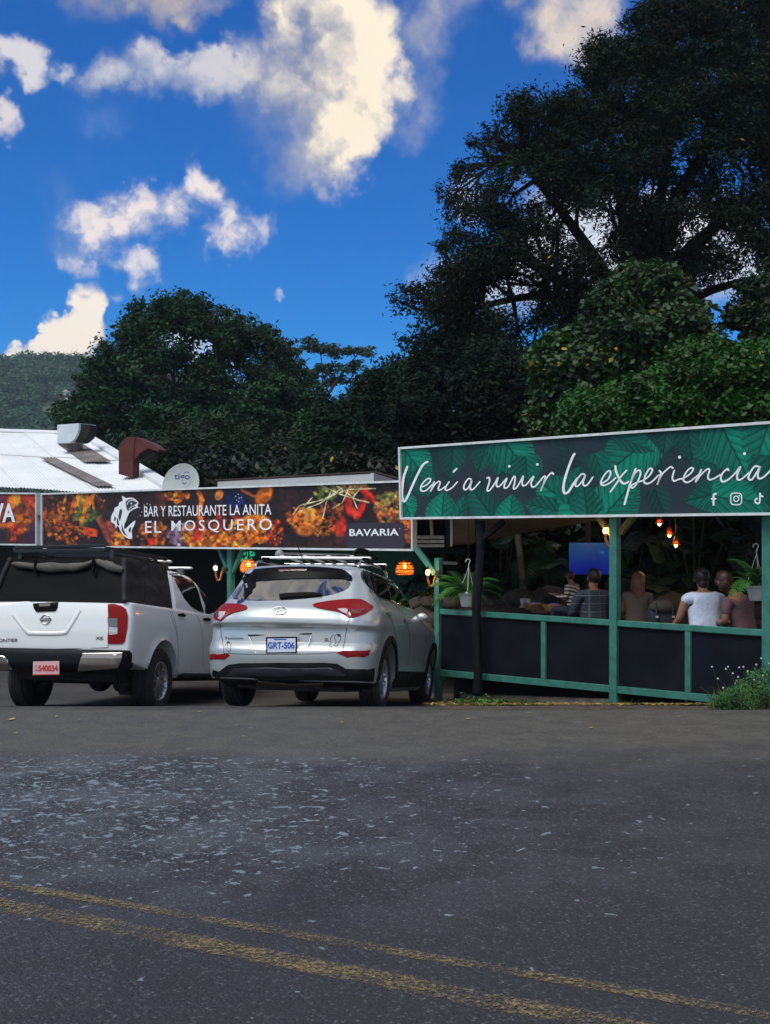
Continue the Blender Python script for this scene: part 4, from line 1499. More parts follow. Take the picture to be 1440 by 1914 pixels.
mb = MB()
pfill(mb, BANP, Fz([(822, 600), (850, 615), (885, 612), (915, 625), (935, 650), (925, 668), (935, 678), (905, 690), (880, 705), (862, 735), (850, 770), (838, 800), (842, 825), (870, 800), (912, 765), (905, 800), (888, 835), (893, 880), (870, 890), (835, 868), (812, 835), (795, 800), (782, 820), (775, 790), (750, 775), (752, 735), (770, 700), (775, 680), (800, 668), (805, 645), (828, 632)]), -0.007, 2)
link('fish', mb.mesh('fish', WHITE_PRINT), fb)
mb = MB()
for pl in [[(850, 640), (880, 622), (912, 632), (925, 650), (905, 662), (915, 672), (885, 690), (862, 700), (852, 670)], [(812, 690), (825, 700), (818, 740), (808, 770), (800, 735)],
           [(790, 745), (800, 770), (805, 800), (790, 790)], [(822, 790), (830, 815), (845, 850), (860, 872), (835, 855), (822, 828)], [(775, 735), (783, 760), (770, 770)], [(868, 828), (885, 810), (878, 850)]]:
    pfill(mb, BANP, Fz(pl), -0.0085, 3)
link('fish_marking', mb.mesh('fish_marking', mat('dark_print', (0.03, 0.028, 0.035), 0.5)), fb)
mb = MB()
for l, wd in [([(858, 660), (868, 640), (895, 630), (918, 640)], 1.2), ([(870, 690), (890, 672), (905, 668)], 1.2)]:
    ribbon(mb, BANP, Fz(l), wd, -0.0095, 4)
pdisc(mb, BANP, 887 / 3.6, 760 + 652 / 3.6, 1.5, -0.0095)
link('fish_eye', mb.mesh('fish_eye', WHITE_PRINT), fb)

c4 = ban_c4(-50, 70, 921.5, 1017, 922.5, 1018.5)
u0, u1 = min(q[0] for q in c4), max(q[0] for q in c4)
z0, z1 = min(q[1] for q in c4), max(q[1] for q in c4)
lb = board('food_banner', BANP, c4, fc.material('drink_print', BANP, u0, u1, z0, z1, 1.05, 180), WHITE_METAL,
           'purple and orange banner cut off by the left edge, with the white letters VA', 'banner', fw=0.03, segs=6)
print_text(lb, BANP, 'VA', -14, 29, 940, 977, WHITE_PRINT, 0.03, y0b=941, y1b=976)
# white pole between the two banners
solo('white_pole', MB().beam(BANP.at(BANP.px(75, 930)[0], gz(20), .12), BANP.at(BANP.px(75, 925)[0], BANP.px(75, 924)[1], .12), .07, .07).mesh('white_pole', WHITE_METAL),
     'thin white upright pole in the gap between the two food banners', 'pole')

# ================================================================== DINING SHELTER
GREENP = mat('green_paint', (0.035, 0.175, 0.135), 0.5, var=0.18, vscale=7, bump=0.15, bscale=60, bdist=0.003, dirt=0.75, dirtcol=(0.03, 0.055, 0.04), dscale=9)
DARKPOST = mat('dark_post_wood', (0.006, 0.009, 0.010), 0.8, spec=.12, var=0.4, vscale=8, bump=0.4, bscale=30)
OLIVEP = mat('olive_paint', (0.16, 0.15, 0.035), 0.6, var=0.2, vscale=9)
NAVY = mat('navy_mesh_panel', (0.0045, 0.007, 0.012), 0.75, spec=.12, var=0.3, vscale=2.2, bump=0.2, bscale=220, bdist=0.001, dirt=0.7, dirtcol=(0.016, 0.015, 0.016), dscale=2.5)
CONC = mat('concrete', (0.20, 0.18, 0.15), 0.9, var=0.3, vscale=6, bump=0.5, bscale=60, dirt=0.6, dscale=3)
U = lambda x: RAILP.px(x, 1200)[0]
ZR = lambda u: CAMZ - 1.035 - 0.004 * (u - 3)          # rail top
ZB = lambda u: CAMZ - 1.87 + 0.012 * (u - 0.7)         # bottom rail top edge
pav = thing('dining_shelter', RAILP.at(3.5, gz(13.7)), 'green timber dining shelter with dark panels behind the railing, under the leaf sign', 'shelter')
posts = [(820, 0.085, 1.33), (1150, 0.105, 2.3), (1436, 0.10, 2.3), (1795, 0.10, 2.3)]
for (x, w, zt) in posts:
    u = U(x)
    b = RAILP.at(u, 0)
    link('post', MB().box(RAILP.at(u, (gz(b.y) - .1 + zt) / 2, 0.0), (w, w, zt - gz(b.y) + .1), Matrix.Rotation(math.atan2(RAILP.d.y, RAILP.d.x), 3, 'Z'), .008).mesh('post', GREENP), pav)
mids = [(893, 0.07), (1018, 0.07), (1288, 0.07), (1600, 0.07)]
for (x, w) in mids:
    u = U(x)
    za, zb_ = ZB(u), ZR(u) - .07
    link('stud', MB().box(RAILP.at(u, (za + zb_) / 2, 0), (w, .06, zb_ - za - .002), Matrix.Rotation(math.atan2(RAILP.d.y, RAILP.d.x), 3, 'Z'), .006).mesh('stud', GREENP), pav)
us = sorted([U(x) for x, w, z in posts] + [U(x) for x, w in mids])
majors = sorted([U(x) for x, w, z in posts])
for a, b in zip(majors[:-1], majors[1:]):
    link('top_rail', MB().beam(RAILP.at(a + .052, ZR(a) - .035), RAILP.at(b - .052, ZR(b) - .035), .075, .07, bev=.006).mesh('top_rail', GREENP), pav)
    link('bottom_rail', MB().beam(RAILP.at(a + .052, ZB(a) - .045), RAILP.at(b - .052, ZB(b) - .045), .075, .085, bev=.006).mesh('bottom_rail', GREENP), pav)
for i, (a, b) in enumerate(zip(us[:-1], us[1:])):
    wl = .05 if any(abs(a - q) < .01 for q in majors) else .036
    wr = .05 if any(abs(b - q) < .01 for q in majors) else .036
    a2, b2 = a + wl, b - wr
    q = [RAILP.at(a2, ZB(a2), .0), RAILP.at(b2, ZB(b2), .0), RAILP.at(b2, ZR(b2) - .07, .0), RAILP.at(a2, ZR(a2) - .07, .0)]
    q2 = [p + RAILP.n * .02 for p in q]
    link('panel', MB().add(q + q2, [(0, 1, 2, 3), (7, 6, 5, 4), (0, 4, 5, 1), (1, 5, 6, 2), (2, 6, 7, 3), (3, 7, 4, 0)]).mesh('panel', NAVY), pav)
    m2 = MB()                       # thin inner trim
    for (p, r) in ((q[3], q[2]), (q[0], q[3]), (q[1], q[2])):
        m2.beam(p - RAILP.n * .012, r - RAILP.n * .012, .02, .02)
    link('panel_trim', m2.mesh('panel_trim', mat('trim_dark', (0.015, 0.03, 0.03), .6)), pav)
# short green rail at far left running back from the first post
pl = U(820)
pr = RAILP.at(pl, 0, 0)
0 and link('side_rail', MB().beam(RAILP.at(pl, ZR(pl) + .62, .06), RAILP.at(pl + .45, ZR(pl) + .60, .9), .06, .06).mesh('side_rail', GREENP), pav)
# floor, curb, black board painted as the shade under the floor
link('floor', MB().add([RAILP.at(pl, -.15, .06), RAILP.at(7.6, -.15, .06), RAILP.at(7.6, -.15, 5.5), RAILP.at(pl, -.15, 5.5)] + [RAILP.at(pl, -.27, .06), RAILP.at(7.6, -.27, .06), RAILP.at(7.6, -.27, 5.5), RAILP.at(pl, -.27, 5.5)],
     [(0, 1, 2, 3), (7, 6, 5, 4), (0, 4, 5, 1), (1, 5, 6, 2), (2, 6, 7, 3), (3, 7, 4, 0)]).mesh('floor', mat('deck', (0.06, 0.045, 0.035), .8, var=.3)), pav)
link('underfloor_shade', MB().beam(RAILP.at(pl, -.55, .35), RAILP.at(7.6, -.55, .35), .04, .54).mesh('underfloor_shade', mat('void', (0.008, 0.007, 0.006), .95)), pav)
# roof over the shelter
RB = mat('roof_underside', (0.15, 0.10, 0.055), .8, var=.25, vscale=2)
q = [RAILP.at(1.0, 2.55, -.02), RAILP.at(7.8, 2.75, -.02), RAILP.at(7.8, 3.0, 5.5), RAILP.at(1.0, 2.9, 5.5)]
link('roof', MB().add(q + [p + Vector((0, 0, .05)) for p in q], [(0, 1, 2, 3), (7, 6, 5, 4), (0, 4, 5, 1), (1, 5, 6, 2), (2, 6, 7, 3), (3, 7, 4, 0)]).mesh('roof', mat('roof_dark', (0.05, .04, .035), .8)), pav)
# low sloping awning seen under the left half of the sign
q = [P(846, 950, 15.6), P(1190, 925, 13.55), P(1132, 971, 15.6), P(846, 1019, 18.0)]
link('awning', MB().add(q + [p + Vector((0, 0, .04)) for p in q], [(0, 1, 2, 3), (7, 6, 5, 4), (0, 4, 5, 1), (1, 5, 6, 2), (2, 6, 7, 3), (3, 7, 4, 0)]).mesh('awning', RB), pav)
q = [P(845, 955, 15.9), P(845, 1019, 17.6), P(888, 1016, 17.2), P(888, 955, 15.7)]
link('awning_end', MB().add(q + [p + Vector((.01, .03, 0)) for p in q], [(0, 1, 2, 3), (7, 6, 5, 4), (0, 4, 5, 1), (1, 5, 6, 2), (2, 6, 7, 3), (3, 7, 4, 0)]).mesh('awning_end', mat('tan_board', (0.22, 0.17, 0.10), .8, var=.15)), pav)
link('awning_edge', MB().beam(P(844, 955, 15.8), P(844, 1021, 15.8), .03, .03).mesh('awning_edge', mat('pale_trim', (.45, .45, .42), .6)), pav)
# yellow-olive Y braces at the middle post, twin hangers above
um = U(1150)
for sx in (-1, 1):
    link('brace', MB().beam(RAILP.at(um + sx * .06, CAMZ + .02, .02), RAILP.at(um + sx * .42, CAMZ + .42, .02), .07, .07).mesh('brace', OLIVEP), pav)
for x in (1436,):
    u = U(x)
    link('brace', MB().beam(RAILP.at(u - .04, CAMZ - .05, .1), RAILP.at(u - .62, CAMZ + .5, .1), .09, .09).mesh('brace', DARKPOST), pav)
# dark gnarled trunk used as a sign post, in front of the rail
tp = [P(893, 1300, 14.95), P(894, 1250, 14.95), P(892, 1190, 14.95), P(891, 1130, 14.97), P(897, 1060, 15.0), P(899, 1000, 15.03), P(899, 974, 15.03)]
tt = thing('sign_post', tp[0], 'dark gnarled tree-trunk post in front of the railing, beside the left hanging basket', 'post')
link('shaft', MB().tube(spline(tp, 4), [.075, .07, .065, .06, .058, .055, .058, .055, .058, .055, .058, .06, .062, .064, .062, .06, .058, .055, .052, .06, .06, .06, .06, .06, .06], 9).mesh('shaft', DARKPOST, True), tt)
link('brace', MB().beam(P(903, 1006, 15.03), P(942, 974, 14.85), .07, .07).mesh('brace', DARKPOST), tt)
# concrete edge strip and verge
q0, q1 = RAILP.at(.9, 0, .30), RAILP.at(3.45, 0, .10)
link('kerb_strip', MB().beam((q0.x, q0.y, gz(q0.y) + .05), (q1.x, q1.y, gz(q1.y) + .05), .10, .10, bev=.01).mesh('kerb_strip', CONC), kind='structure')

# ================================================================== RESTAURANT (left)
GW = mat('green_wall', (0.010, 0.085, 0.062), 0.75, var=0.12, vscale=1.5, dirt=.3, dirtcol=(.008, .04, .03))
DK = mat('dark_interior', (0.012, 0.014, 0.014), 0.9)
res = thing('restaurant', BANP.at(-4, gz(20), 1), 'restaurant building with green wall and white metal roof behind the parked vehicles', 'building')


def wall(plane, ua, ub, za, zb, dep, th, m, name='wall', parent=res):
    q = [plane.at(ua, za, dep), plane.at(ub, za, dep), plane.at(ub, zb, dep), plane.at(ua, zb, dep)]
    q2 = [p + plane.n * th for p in q]
    return link(name, MB().add(q + q2, [(0, 1, 2, 3), (7, 6, 5, 4), (0, 4, 5, 1), (1, 5, 6, 2), (2, 6, 7, 3), (3, 7, 4, 0)]).mesh(name, m), parent)


bp2 = BANP.shifted(2.6)
ug0 = bp2.px(478, 1100)[0]
ug1 = bp2.px(830, 1100)[0]
wall(BANP, ug0, ug1, -1.2, 2.2, 2.6, .12, GW)
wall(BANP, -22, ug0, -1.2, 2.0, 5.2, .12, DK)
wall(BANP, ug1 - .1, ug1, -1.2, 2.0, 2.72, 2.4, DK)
q = [BANP.at(-13, 1.98, .0), BANP.at(.55, 1.98, .0), BANP.at(.9, 2.05, 5.2), BANP.at(-13, 2.05, 5.2)]
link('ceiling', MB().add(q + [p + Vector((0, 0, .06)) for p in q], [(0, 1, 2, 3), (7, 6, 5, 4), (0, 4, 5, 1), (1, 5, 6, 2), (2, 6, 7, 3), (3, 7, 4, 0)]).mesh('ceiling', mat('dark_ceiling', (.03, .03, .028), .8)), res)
NB = mat('navy_board', (0.01, 0.016, 0.03), .6)
for x in (432, 215, -20):
    bq = BANP.shifted(.15)
    u = bq.px(x, 1100)[0]
    p0 = bq.at(u, 0)
    link('post', MB().box((p0.x, p0.y, (gz(p0.y) + 1.9) / 2), (.10, .10, 1.9 - gz(p0.y)), Matrix.Rotation(math.atan2(BANP.d.y, BANP.d.x), 3, 'Z'), .008).mesh('post', GREENP), res)
    for sx in (-1, 1):
        link('brace', MB().beam(bq.at(u + sx * .05, 1.02), bq.at(u + sx * .42, 1.62), .06, .06).mesh('brace', GREENP), res)
# brace from the shelter's first post towards the restaurant
link('brace', MB().beam(P(814, 1073, 15.65), P(778, 1024, 15.75), .07, .07).mesh('brace', GREENP), pav)
link('lintel', MB().beam(P(856, 1053, 15.5), P(826, 1052, 15.66), .04, .04).mesh('lintel', mat('trim_dark')), pav)
# white roof
RA = P(-60, 804, 32)
RBp = P(150, 811, 30)
RC = P(338, 927, 21)
rdir = (RA - RBp)
sl = RC - RBp
rn = rdir.cross(sl).normalized()
if rn.z < 0:
    rn = -rn
RW = mat('white_sheet_metal', (0.66, 0.69, 0.69), 0.5, var=0.05, vscale=1.2, dirt=0.4, dirtcol=(0.42, 0.43, 0.40), dscale=0.9)


def corr_sheet(a, b, dirv, m, name, parent, amp=0.012, pitch=0.09, lift=0.0, nseg=1):
    """corrugated sheet: a->b across the ribs, dirv down the ribs"""
    L = (b - a).length
    n = max(4, int(L / pitch * 4))
    V = []
    for i in range(n + 1):
        f = i / n
        off = rn * (amp * math.sin(f * L / pitch * 2 * PI) + lift)
        V += [a.lerp(b, f) + off, a.lerp(b, f) + dirv + off]
    F = [(2 * i, 2 * i + 1, 2 * i + 3, 2 * i + 2) for i in range(n)]
    return link(name, mesh_np(name, V, F, m, True), parent)


NS = 13
full = rdir * 3.2
for i in range(NS):
    a = RBp + full * (i / NS)
    b = RBp + full * ((i + 1) / NS + .004)
    corr_sheet(a, b, sl * 0.52, RW, 'roof_sheet', res, lift=.012 if i % 2 else 0)
    corr_sheet(a + sl * .505, b + sl * .505, sl * 0.52, RW, 'roof_sheet', res, lift=(.012 if i % 2 else 0) - .014)
link('ridge_cap', MB().beam(RBp + rn * .03, RBp + full + rn * .03, .34, .03, up=rn).mesh('ridge_cap', RW), res)
link('gable_trim', MB().beam(RBp - rdir.normalized() * .02 + rn * .03, RC - rdir.normalized() * .02 + rn * .03, .24, .09, up=rn).mesh('gable_trim', RW), res)


def roof_pt(x, y, lift=0.03):
    r = Vector(((x - 720) / FPX, 1, -(y - HOR) / FPX))
    o = Vector((0, 0, CAMZ))
    t = (RBp + rn * lift - o).dot(rn) / r.dot(rn)
    return o + r * t


RUST = mat('weathered_sheet', (0.15, 0.13, 0.115), .75, var=.35, vscale=2.5, dirt=.6, dirtcol=(.07, .05, .04), dscale=3)
for tl, tr, bl, label in [((106, 829), (150, 828), (158, 865), 'grey weathered sheet under the white duct'), ((75, 857), (105, 857), (180, 910), 'brown weathered sheet, lowest on the roof')]:
    a, b, c_ = roof_pt(*tl), roof_pt(*tr), roof_pt(*bl)
    o = corr_sheet(a, b, c_ - a, RUST, 'roof_sheet', res, amp=.014, lift=.02)
    o['label'] = label
# green walls below the roof
wall(BANP, -13, ug0, 1.4, 2.35, .3, .1, GW)
gm_ = MB()
for i in range(3):
    gm_.beam(roof_pt(180 + i * 10, 880 - i * 3) - rdir.normalized() * 0, roof_pt(182 + i * 22, 884 + i * 6), .02, .02)
# ducts on the roof
DW = mat('galvanised', (0.62, 0.70, 0.74), .5, .1, var=.1, vscale=3)
DKM = mat('duct_inside', (0.01, 0.01, 0.01), .9)


def duct_prism(t, name, outline, Z, dv, m):
    q = [P(x, y, Z) for x, y in outline]
    n = len(q)
    return link(name, MB().add(q + [p + dv for p in q], [tuple(range(n)), tuple(range(n, 2 * n))[::-1]] + [(i, (i + 1) % n, n + (i + 1) % n, n + i) for i in range(n)]).mesh(name, m), t)


t = thing('roof_duct', P(138, 842, 26.5), 'boxy white metal duct with dark mouth standing on the white roof', 'duct')
duct_prism(t, 'hood', [(107, 794), (147, 791), (147, 802), (144, 812), (139, 821), (131, 827), (107, 828)], 26.5, Vector((.30, .40, 0)), DW)
duct_prism(t, 'mouth', [(147.6, 792), (169, 794), (168, 805), (163, 817), (152, 826), (140, 827), (145, 814), (147.6, 803)], 26.55, Vector((.08, .35, 0)), DKM)
duct_prism(t, 'neck', [(110, 829), (145, 829), (145, 845), (128, 840), (110, 832)], 26.7, Vector((.05, .3, 0)), mat('old_steel', (.12, .10, .09), .6, .4, var=.3))
t = thing('roof_duct', P(238, 893, 23), 'rusty red elbow duct with hooded mouth beside the satellite dish', 'duct')
RED = mat('rust_red', (0.085, 0.014, 0.012), .55, var=.3, vscale=4, dirt=.5, dirtcol=(.05, .02, .015), dscale=4)
duct_prism(t, 'stack', [(222, 886), (222, 842), (226, 828), (234, 820), (244, 816), (252, 817), (250, 838), (248, 893), (236, 890)], 23, Vector((.06, .32, 0)), RED)
duct_prism(t, 'hood', [(252.5, 817), (284, 829), (297, 840), (296, 844), (276, 838), (262, 846), (248.6, 862), (250.5, 838)], 23.02, Vector((.10, .34, 0)), RED)
duct_prism(t, 'mouth', [(252, 862), (264, 848), (277, 840), (294, 845), (288, 852), (268, 858)], 23.1, Vector((.06, .24, 0)), DKM)
# satellite dish
t = thing('satellite_dish', P(338, 925, 20.6), 'round pale satellite dish lettered tigo above the food banner', 'dish')
dc = P(338, 905, 20.6)
Mx = Matrix.Translation(dc) @ Euler((math.radians(78), 0, math.radians(-22)), 'XYZ').to_matrix().to_4x4()
prof = [(0.001, -.07)] + [(0.385 * i / 10, -.07 + .07 * (i / 10) ** 2) for i in range(1, 11)] + [(.392, .004), (.385, -.006), (.2, -.075), (.001, -.10)]
DISH = mat('dish_grey', (0.42, 0.46, 0.44), .5, var=.06, vscale=6)
link('reflector', MB().lathe([(r, h) for r, h in prof], 36, Mx @ Matrix.Scale(1.0, 4)).mesh('reflector', DISH, True), t)
link('mount', MB().tube([dc + Vector((0.02, .1, -.02)), dc + Vector((.02, .25, -.25)), dc + Vector((.02, .25, -.9))], .025, 8).mesh('mount', DW), t)
link('feed_arm', MB().tube([dc + Vector((-.02, -.04, -.36)), dc + Vector((-.1, -.45, -.30)), dc + Vector((-.1, -.52, -.22))], .014, 6).mesh('feed_arm', DW), t)
dp = Plane((dc.x, dc.y - .085), (1, 0.10))
BLUEP = mat('blue_print', (0.02, 0.05, 0.22), .5)
print_text(t, dp, 'tigo', 326, 355, 885, 900, BLUEP, .02, dep=0)
mb = MB()
ribbon(mb, dp, [(342, 901.5), (345, 904.5), (349, 901)], 1.6, 0, 4)
ribbon(mb, dp, [(344, 884.5), (349, 882), (354, 884)], 1.4, 0, 4)
link('logo', mb.mesh('logo', BLUEP), t)
# small grey shed roof right of the dish
shp = BANP.shifted(3.4)
sh = thing('shed', shp.at(shp.px(560, 920)[0], gz(21)), 'low shed with pale grey fascia and thin dark roof above the food banner', 'shed')
fm = mat('grey_fascia', (0.5, 0.52, 0.52), .7, var=.08, vscale=2, dirt=.3, dscale=2)
q = [shp.px(407, 899), shp.px(698, 884), shp.px(698, 950), shp.px(407, 950)]
qq = [shp.at(u, z) for u, z in q]
link('fascia', MB().add(qq + [p + shp.n * .3 for p in qq], [(0, 1, 2, 3), (7, 6, 5, 4), (0, 4, 5, 1), (1, 5, 6, 2), (2, 6, 7, 3), (3, 7, 4, 0)]).mesh('fascia', fm), sh)
qq = [P(699, 884, 19.35), P(746, 899, 20.5), P(746, 960, 20.5), P(699, 950, 19.35)]
link('side_wall', MB().add(qq + [p + Vector((-.06, .06, 0)) for p in qq], [(0, 1, 2, 3), (7, 6, 5, 4), (0, 4, 5, 1), (1, 5, 6, 2), (2, 6, 7, 3), (3, 7, 4, 0)]).mesh('side_wall', fm), sh)
ra, rb_ = shp.at(*shp.px(402, 898.5), -.015), shp.at(*shp.px(703, 883), -.015)
rc_ = P(752, 897, 20.9)
qq = [ra, rb_, rc_, ra + (rc_ - rb_)]
link('roof', MB().add(qq + [p + Vector((0, 0, .025)) for p in qq], [(0, 1, 2, 3), (7, 6, 5, 4), (0, 4, 5, 1), (1, 5, 6, 2), (2, 6, 7, 3), (3, 7, 4, 0)]).mesh('roof', mat('brown_roof', (.05, .035, .03), .8, var=.3)), sh)
# little tiled roof and white gutter between the two signs
tl_ = thing('tiled_roof', P(804, 1020, 17.4), 'small red tiled roof edge with white gutter between the two big signs', 'roof')
TILE = mat('clay_tile', (0.20, 0.055, 0.04), .8, var=.35, vscale=9, dirt=.5, dirtcol=(.07, .04, .035), dscale=8)
for r_ in range(4):
    for i in range(8):
        x = 770 + i * 9
        y = 966 + r_ * 10
        a = P(x, y, 18.3 - r_ * .22)
        b = P(x, y + 12, 18.3 - (r_ + 1) * .22)
        hw_ = .042
        V = []
        for e in (a, b):
            for k_ in range(5):
                th = PI * k_ / 4
                V.append(e + Vector((-hw_ * math.cos(th), 0, hw_ * .6 * math.sin(th) + (0.01 if e is b else 0))))
        link('tile', mesh_np('tile', V, [(k_, k_ + 1, k_ + 6, k_ + 5) for k_ in range(4)], TILE, True), tl_)
WG = mat('white_gutter', (0.5, 0.52, 0.49), .5, var=.2, vscale=14, dirt=.5, dirtcol=(.15, .14, .12), dscale=8)
for (y, h) in [(1004, .05), (1012, .05), (1020, .045)]:
    link('gutter', MB().beam(P(772, y, 17.3), P(831, y, 17.2), .08, h, bev=.008).mesh('gutter', WG), tl_)
link('under_tile', MB().add([P(768, 962, 18.4), P(832, 962, 18.4), P(832, 1003, 17.4), P(768, 1003, 17.4)], [(0, 1, 2, 3)]).mesh('under_tile', mat('tile_bed', (.04, .02, .018), .9)), tl_)
link('pipe', MB().tube([P(805, 960, 16.9), P(808, 1003, 16.9)], .025, 8).mesh('pipe', WG), tl_)
link('bracket_post', MB().beam(P(838, 955, 16.3), P(838, 1016, 16.3), .06, .05).mesh('bracket_post', DARKPOST), tl_)
link('eave_board', MB().beam(P(775, 1030, 17.4), P(870, 1030, 17.2), .05, .10).mesh('eave_board', DARKPOST), tl_)

# ================================================================== VEHICLES
class Body:
    """car shell from stacked plan outlines; z-keyed profiles"""
    def __init__(s, keys, zs, wheels, wr, flare, pitch, yaw, origin, n3=64):
        K = np.array(keys, float)     # z, w, yr, yf, rr, rry, rf, rfy, br, bf
        s.M = Matrix.Translation(origin) @ Matrix.Rotation(-yaw, 4, 'Z') @ Matrix.Rotation(-pitch, 4, 'X')
        s.Mi = s.M.inverted()
        V = []
        cols = None
        zf = K[:, 0]
        for z in zs:
            g = [float(np.interp(z, zf, K[:, i])) for i in range(1, K.shape[1])]
            w, yr, yf, rr, rry, rf, rfy, br, bf = g
            pts = []
            n1, n2 = 8, 9
            for i in range(n1):
                f = i / n1
                pts.append(((w - rr) * f, yr + br * f * f))
            cy = yr + br + rry
            for i in range(n2):
                t = PI / 2 * i / n2
                pts.append((w - rr + rr * math.sin(t), cy - rry * math.cos(t)))
            fy = yf - bf - rfy
            for i in range(n3 + 1):
                f = i / n3
                y = cy + (fy - cy) * f
                mid = (cy + fy) / 2
                x = w
                for wy in wheels:
                    d = math.hypot(y - wy, z - wr)
                    x += flare * math.exp(-((d - (wr + .07)) / .07) ** 2) * (1 if z < 1.1 else 0)
                pts.append((x, y))
            for i in range(1, n2 + 1):
                t = PI / 2 * i / n2
                pts.append((w - rf + rf * math.cos(t), fy + rfy * math.sin(t)))
            for i in range(1, n1 + 1):
                f = 1 - i / n1
                pts.append(((w - rf) * f, yf - bf * f * f))
            full = pts + [(-x, y) for x, y in pts[-2:0:-1]]
            cols = len(full)
            V += [(x, y, z) for x, y in full]
        F = []
        L = len(zs)
        for j in range(L - 1):
            for i in range(cols):
                i2 = (i + 1) % cols
                F.append((j * cols + i, j * cols + i2, (j + 1) * cols + i2, (j + 1) * cols + i))
        F.append(tuple(range(cols))[::-1])
        F.append(tuple((L - 1) * cols + i for i in range(cols)))
        s.V, s.F = [Vector(v) for v in V], F
        s.bvh = BVHTree.FromPolygons(s.V, F)

    def mesh(s, name, m, cuts=(), smooth=True, keep=None):
        me = mesh_np(name, [tuple(v) for v in s.V], s.F, m, smooth)
        if cuts:
            o = bpy.data.objects.new('tmp', me)
            COL.objects.link(o)
            for (c, r, depth, axis) in cuts:
                cb = MB()
                Mx = Matrix.Translation(c) @ Matrix.Rotation(PI / 2, 4, 'Y')
                prof = [(0.0001, -depth), (r, -depth), (r, depth), (0.0001, depth)]
                cb.lathe(prof, 40, Mx)
                cm = cb.mesh('cut', None, weld=True)
                co = bpy.data.objects.new('cut', cm)
                COL.objects.link(co)
                md = o.modifiers.new('b', 'BOOLEAN')
                md.operation = 'DIFFERENCE'
                md.object = co
                md.solver = 'EXACT'
                dg = bpy.context.evaluated_depsgraph_get()
                dg.update()
                nm = bpy.data.meshes.new_from_object(o.evaluated_get(dg))
                o.modifiers.clear()
                old = o.data
                o.data = nm
                bpy.data.meshes.remove(old)
                bpy.data.objects.remove(co)
                bpy.data.meshes.remove(cm)
            me = o.data
            bpy.data.objects.remove(o)
            me.name = name
            if not me.materials:
                me.materials.append(m)
        for p in me.polygons:
            p.use_smooth = True
        try:
            me.set_sharp_from_angle(angle=math.radians(38))
        except Exception:
            pass
        return me

    def hit_px(s, x, y):
        o = s.Mi @ Vector((0, 0, CAMZ))
        d = (s.Mi.to_3x3() @ Vector(((x - 720) / FPX, 1, -(y - HOR) / FPX))).normalized()
        h = s.bvh.ray_cast(o, d)
        if h[0] is None:
            p = o + d * (s.M.translation - Vector((0, 0, CAMZ))).length
            for k in range(3):
                q = s.bvh.find_nearest(p)
                tt = (q[0] - o).dot(d)
                p = o + d * tt
            return q[0], q[1]
        return h[0], h[1]

    def hit_side(s, y, z):
        h = s.bvh.ray_cast(Vector((5, y, z)), Vector((-1, 0, 0)))
        if h[0] is None:
            q = s.bvh.find_nearest(Vector((1, y, z)))
            return q[0], q[1]
        return h[0], h[1]

    def hit_rear(s, x, z):
        h = s.bvh.ray_cast(Vector((x, -5, z)), Vector((0, 1, 0)))
        if h[0] is None:
            q = s.bvh.find_nearest(Vector((x, 0, z)))
            return q[0], q[1]
        return h[0], h[1]

    def patch(s, name, pts, m, parent, off=0.004, how='px', smooth=3, res=None, thick=True, closed_spline=True):
        """a skin laid on the shell: outline in photo px (or side y,z / rear x,z) dropped onto the surface"""
        f = {'px': s.hit_px, 'side': s.hit_side, 'rear': s.hit_rear}[how]
        q = spline([Vector((a, b, 0)) for a, b in pts], smooth, True) if smooth > 1 else [Vector((a, b, 0)) for a, b in pts]
        b2 = [Vector((p.x, p.y)) for p in q]
        xs = [p.x for p in b2]
        ys = [p.y for p in b2]
        span = max(max(xs) - min(xs), max(ys) - min(ys))
        st = res or max(span / 44, 1.1 if how == 'px' else .02)
        poly2 = [(p.x, p.y) for p in b2]
        inner = []
        y = min(ys) + st / 2
        while y < max(ys):
            x = min(xs) + st / 2
            while x < max(xs):
                if inpoly(x, y, poly2) and edge_dist(x, y, poly2) > st * .45:
                    inner.append(Vector((x, y)))
                x += st
            y += st
        r = delaunay_2d_cdt(b2 + inner, [], [list(range(len(b2)))], 1, 1e-6)
        V = []
        Vb = []
        for p in r[0]:
            h, n = f(p.x, p.y)
            V.append(h + n * off)
            Vb.append(h - n * 0.006)
        F = [tuple(t) for t in r[2]]
        mb = MB()
        mb.add(V, F)
        if thick:
            cnt = {}
            for t in F:
                for i in range(len(t)):
                    e = (t[i], t[(i + 1) % len(t)])
                    cnt[tuple(sorted(e))] = cnt.get(tuple(sorted(e)), 0) + 1
            be = [e for e, c_ in cnt.items() if c_ == 1]
            o = len(mb.v)
            mb.v += Vb
            for a, b in be:
                mb.f.append((a, b, o + b, o + a))
        bm_ = bmesh.new()
        vs = [bm_.verts.new(p) for p in mb.v]
        for ff in mb.f:
            try:
                bm_.faces.new([vs[i] for i in ff])
            except ValueError:
                pass
        loose = [v for v in bm_.verts if not v.link_faces]
        bmesh.ops.delete(bm_, geom=loose, context='VERTS')
        bmesh.ops.recalc_face_normals(bm_, faces=bm_.faces)
        me = bpy.data.meshes.new(name)
        bm_.to_mesh(me)
        bm_.free()
        me.materials.append(m)
        for p in me.polygons:
            p.use_smooth = True
        me.set_sharp_from_angle(angle=math.radians(40))
        return link(name, me, parent, local=True)

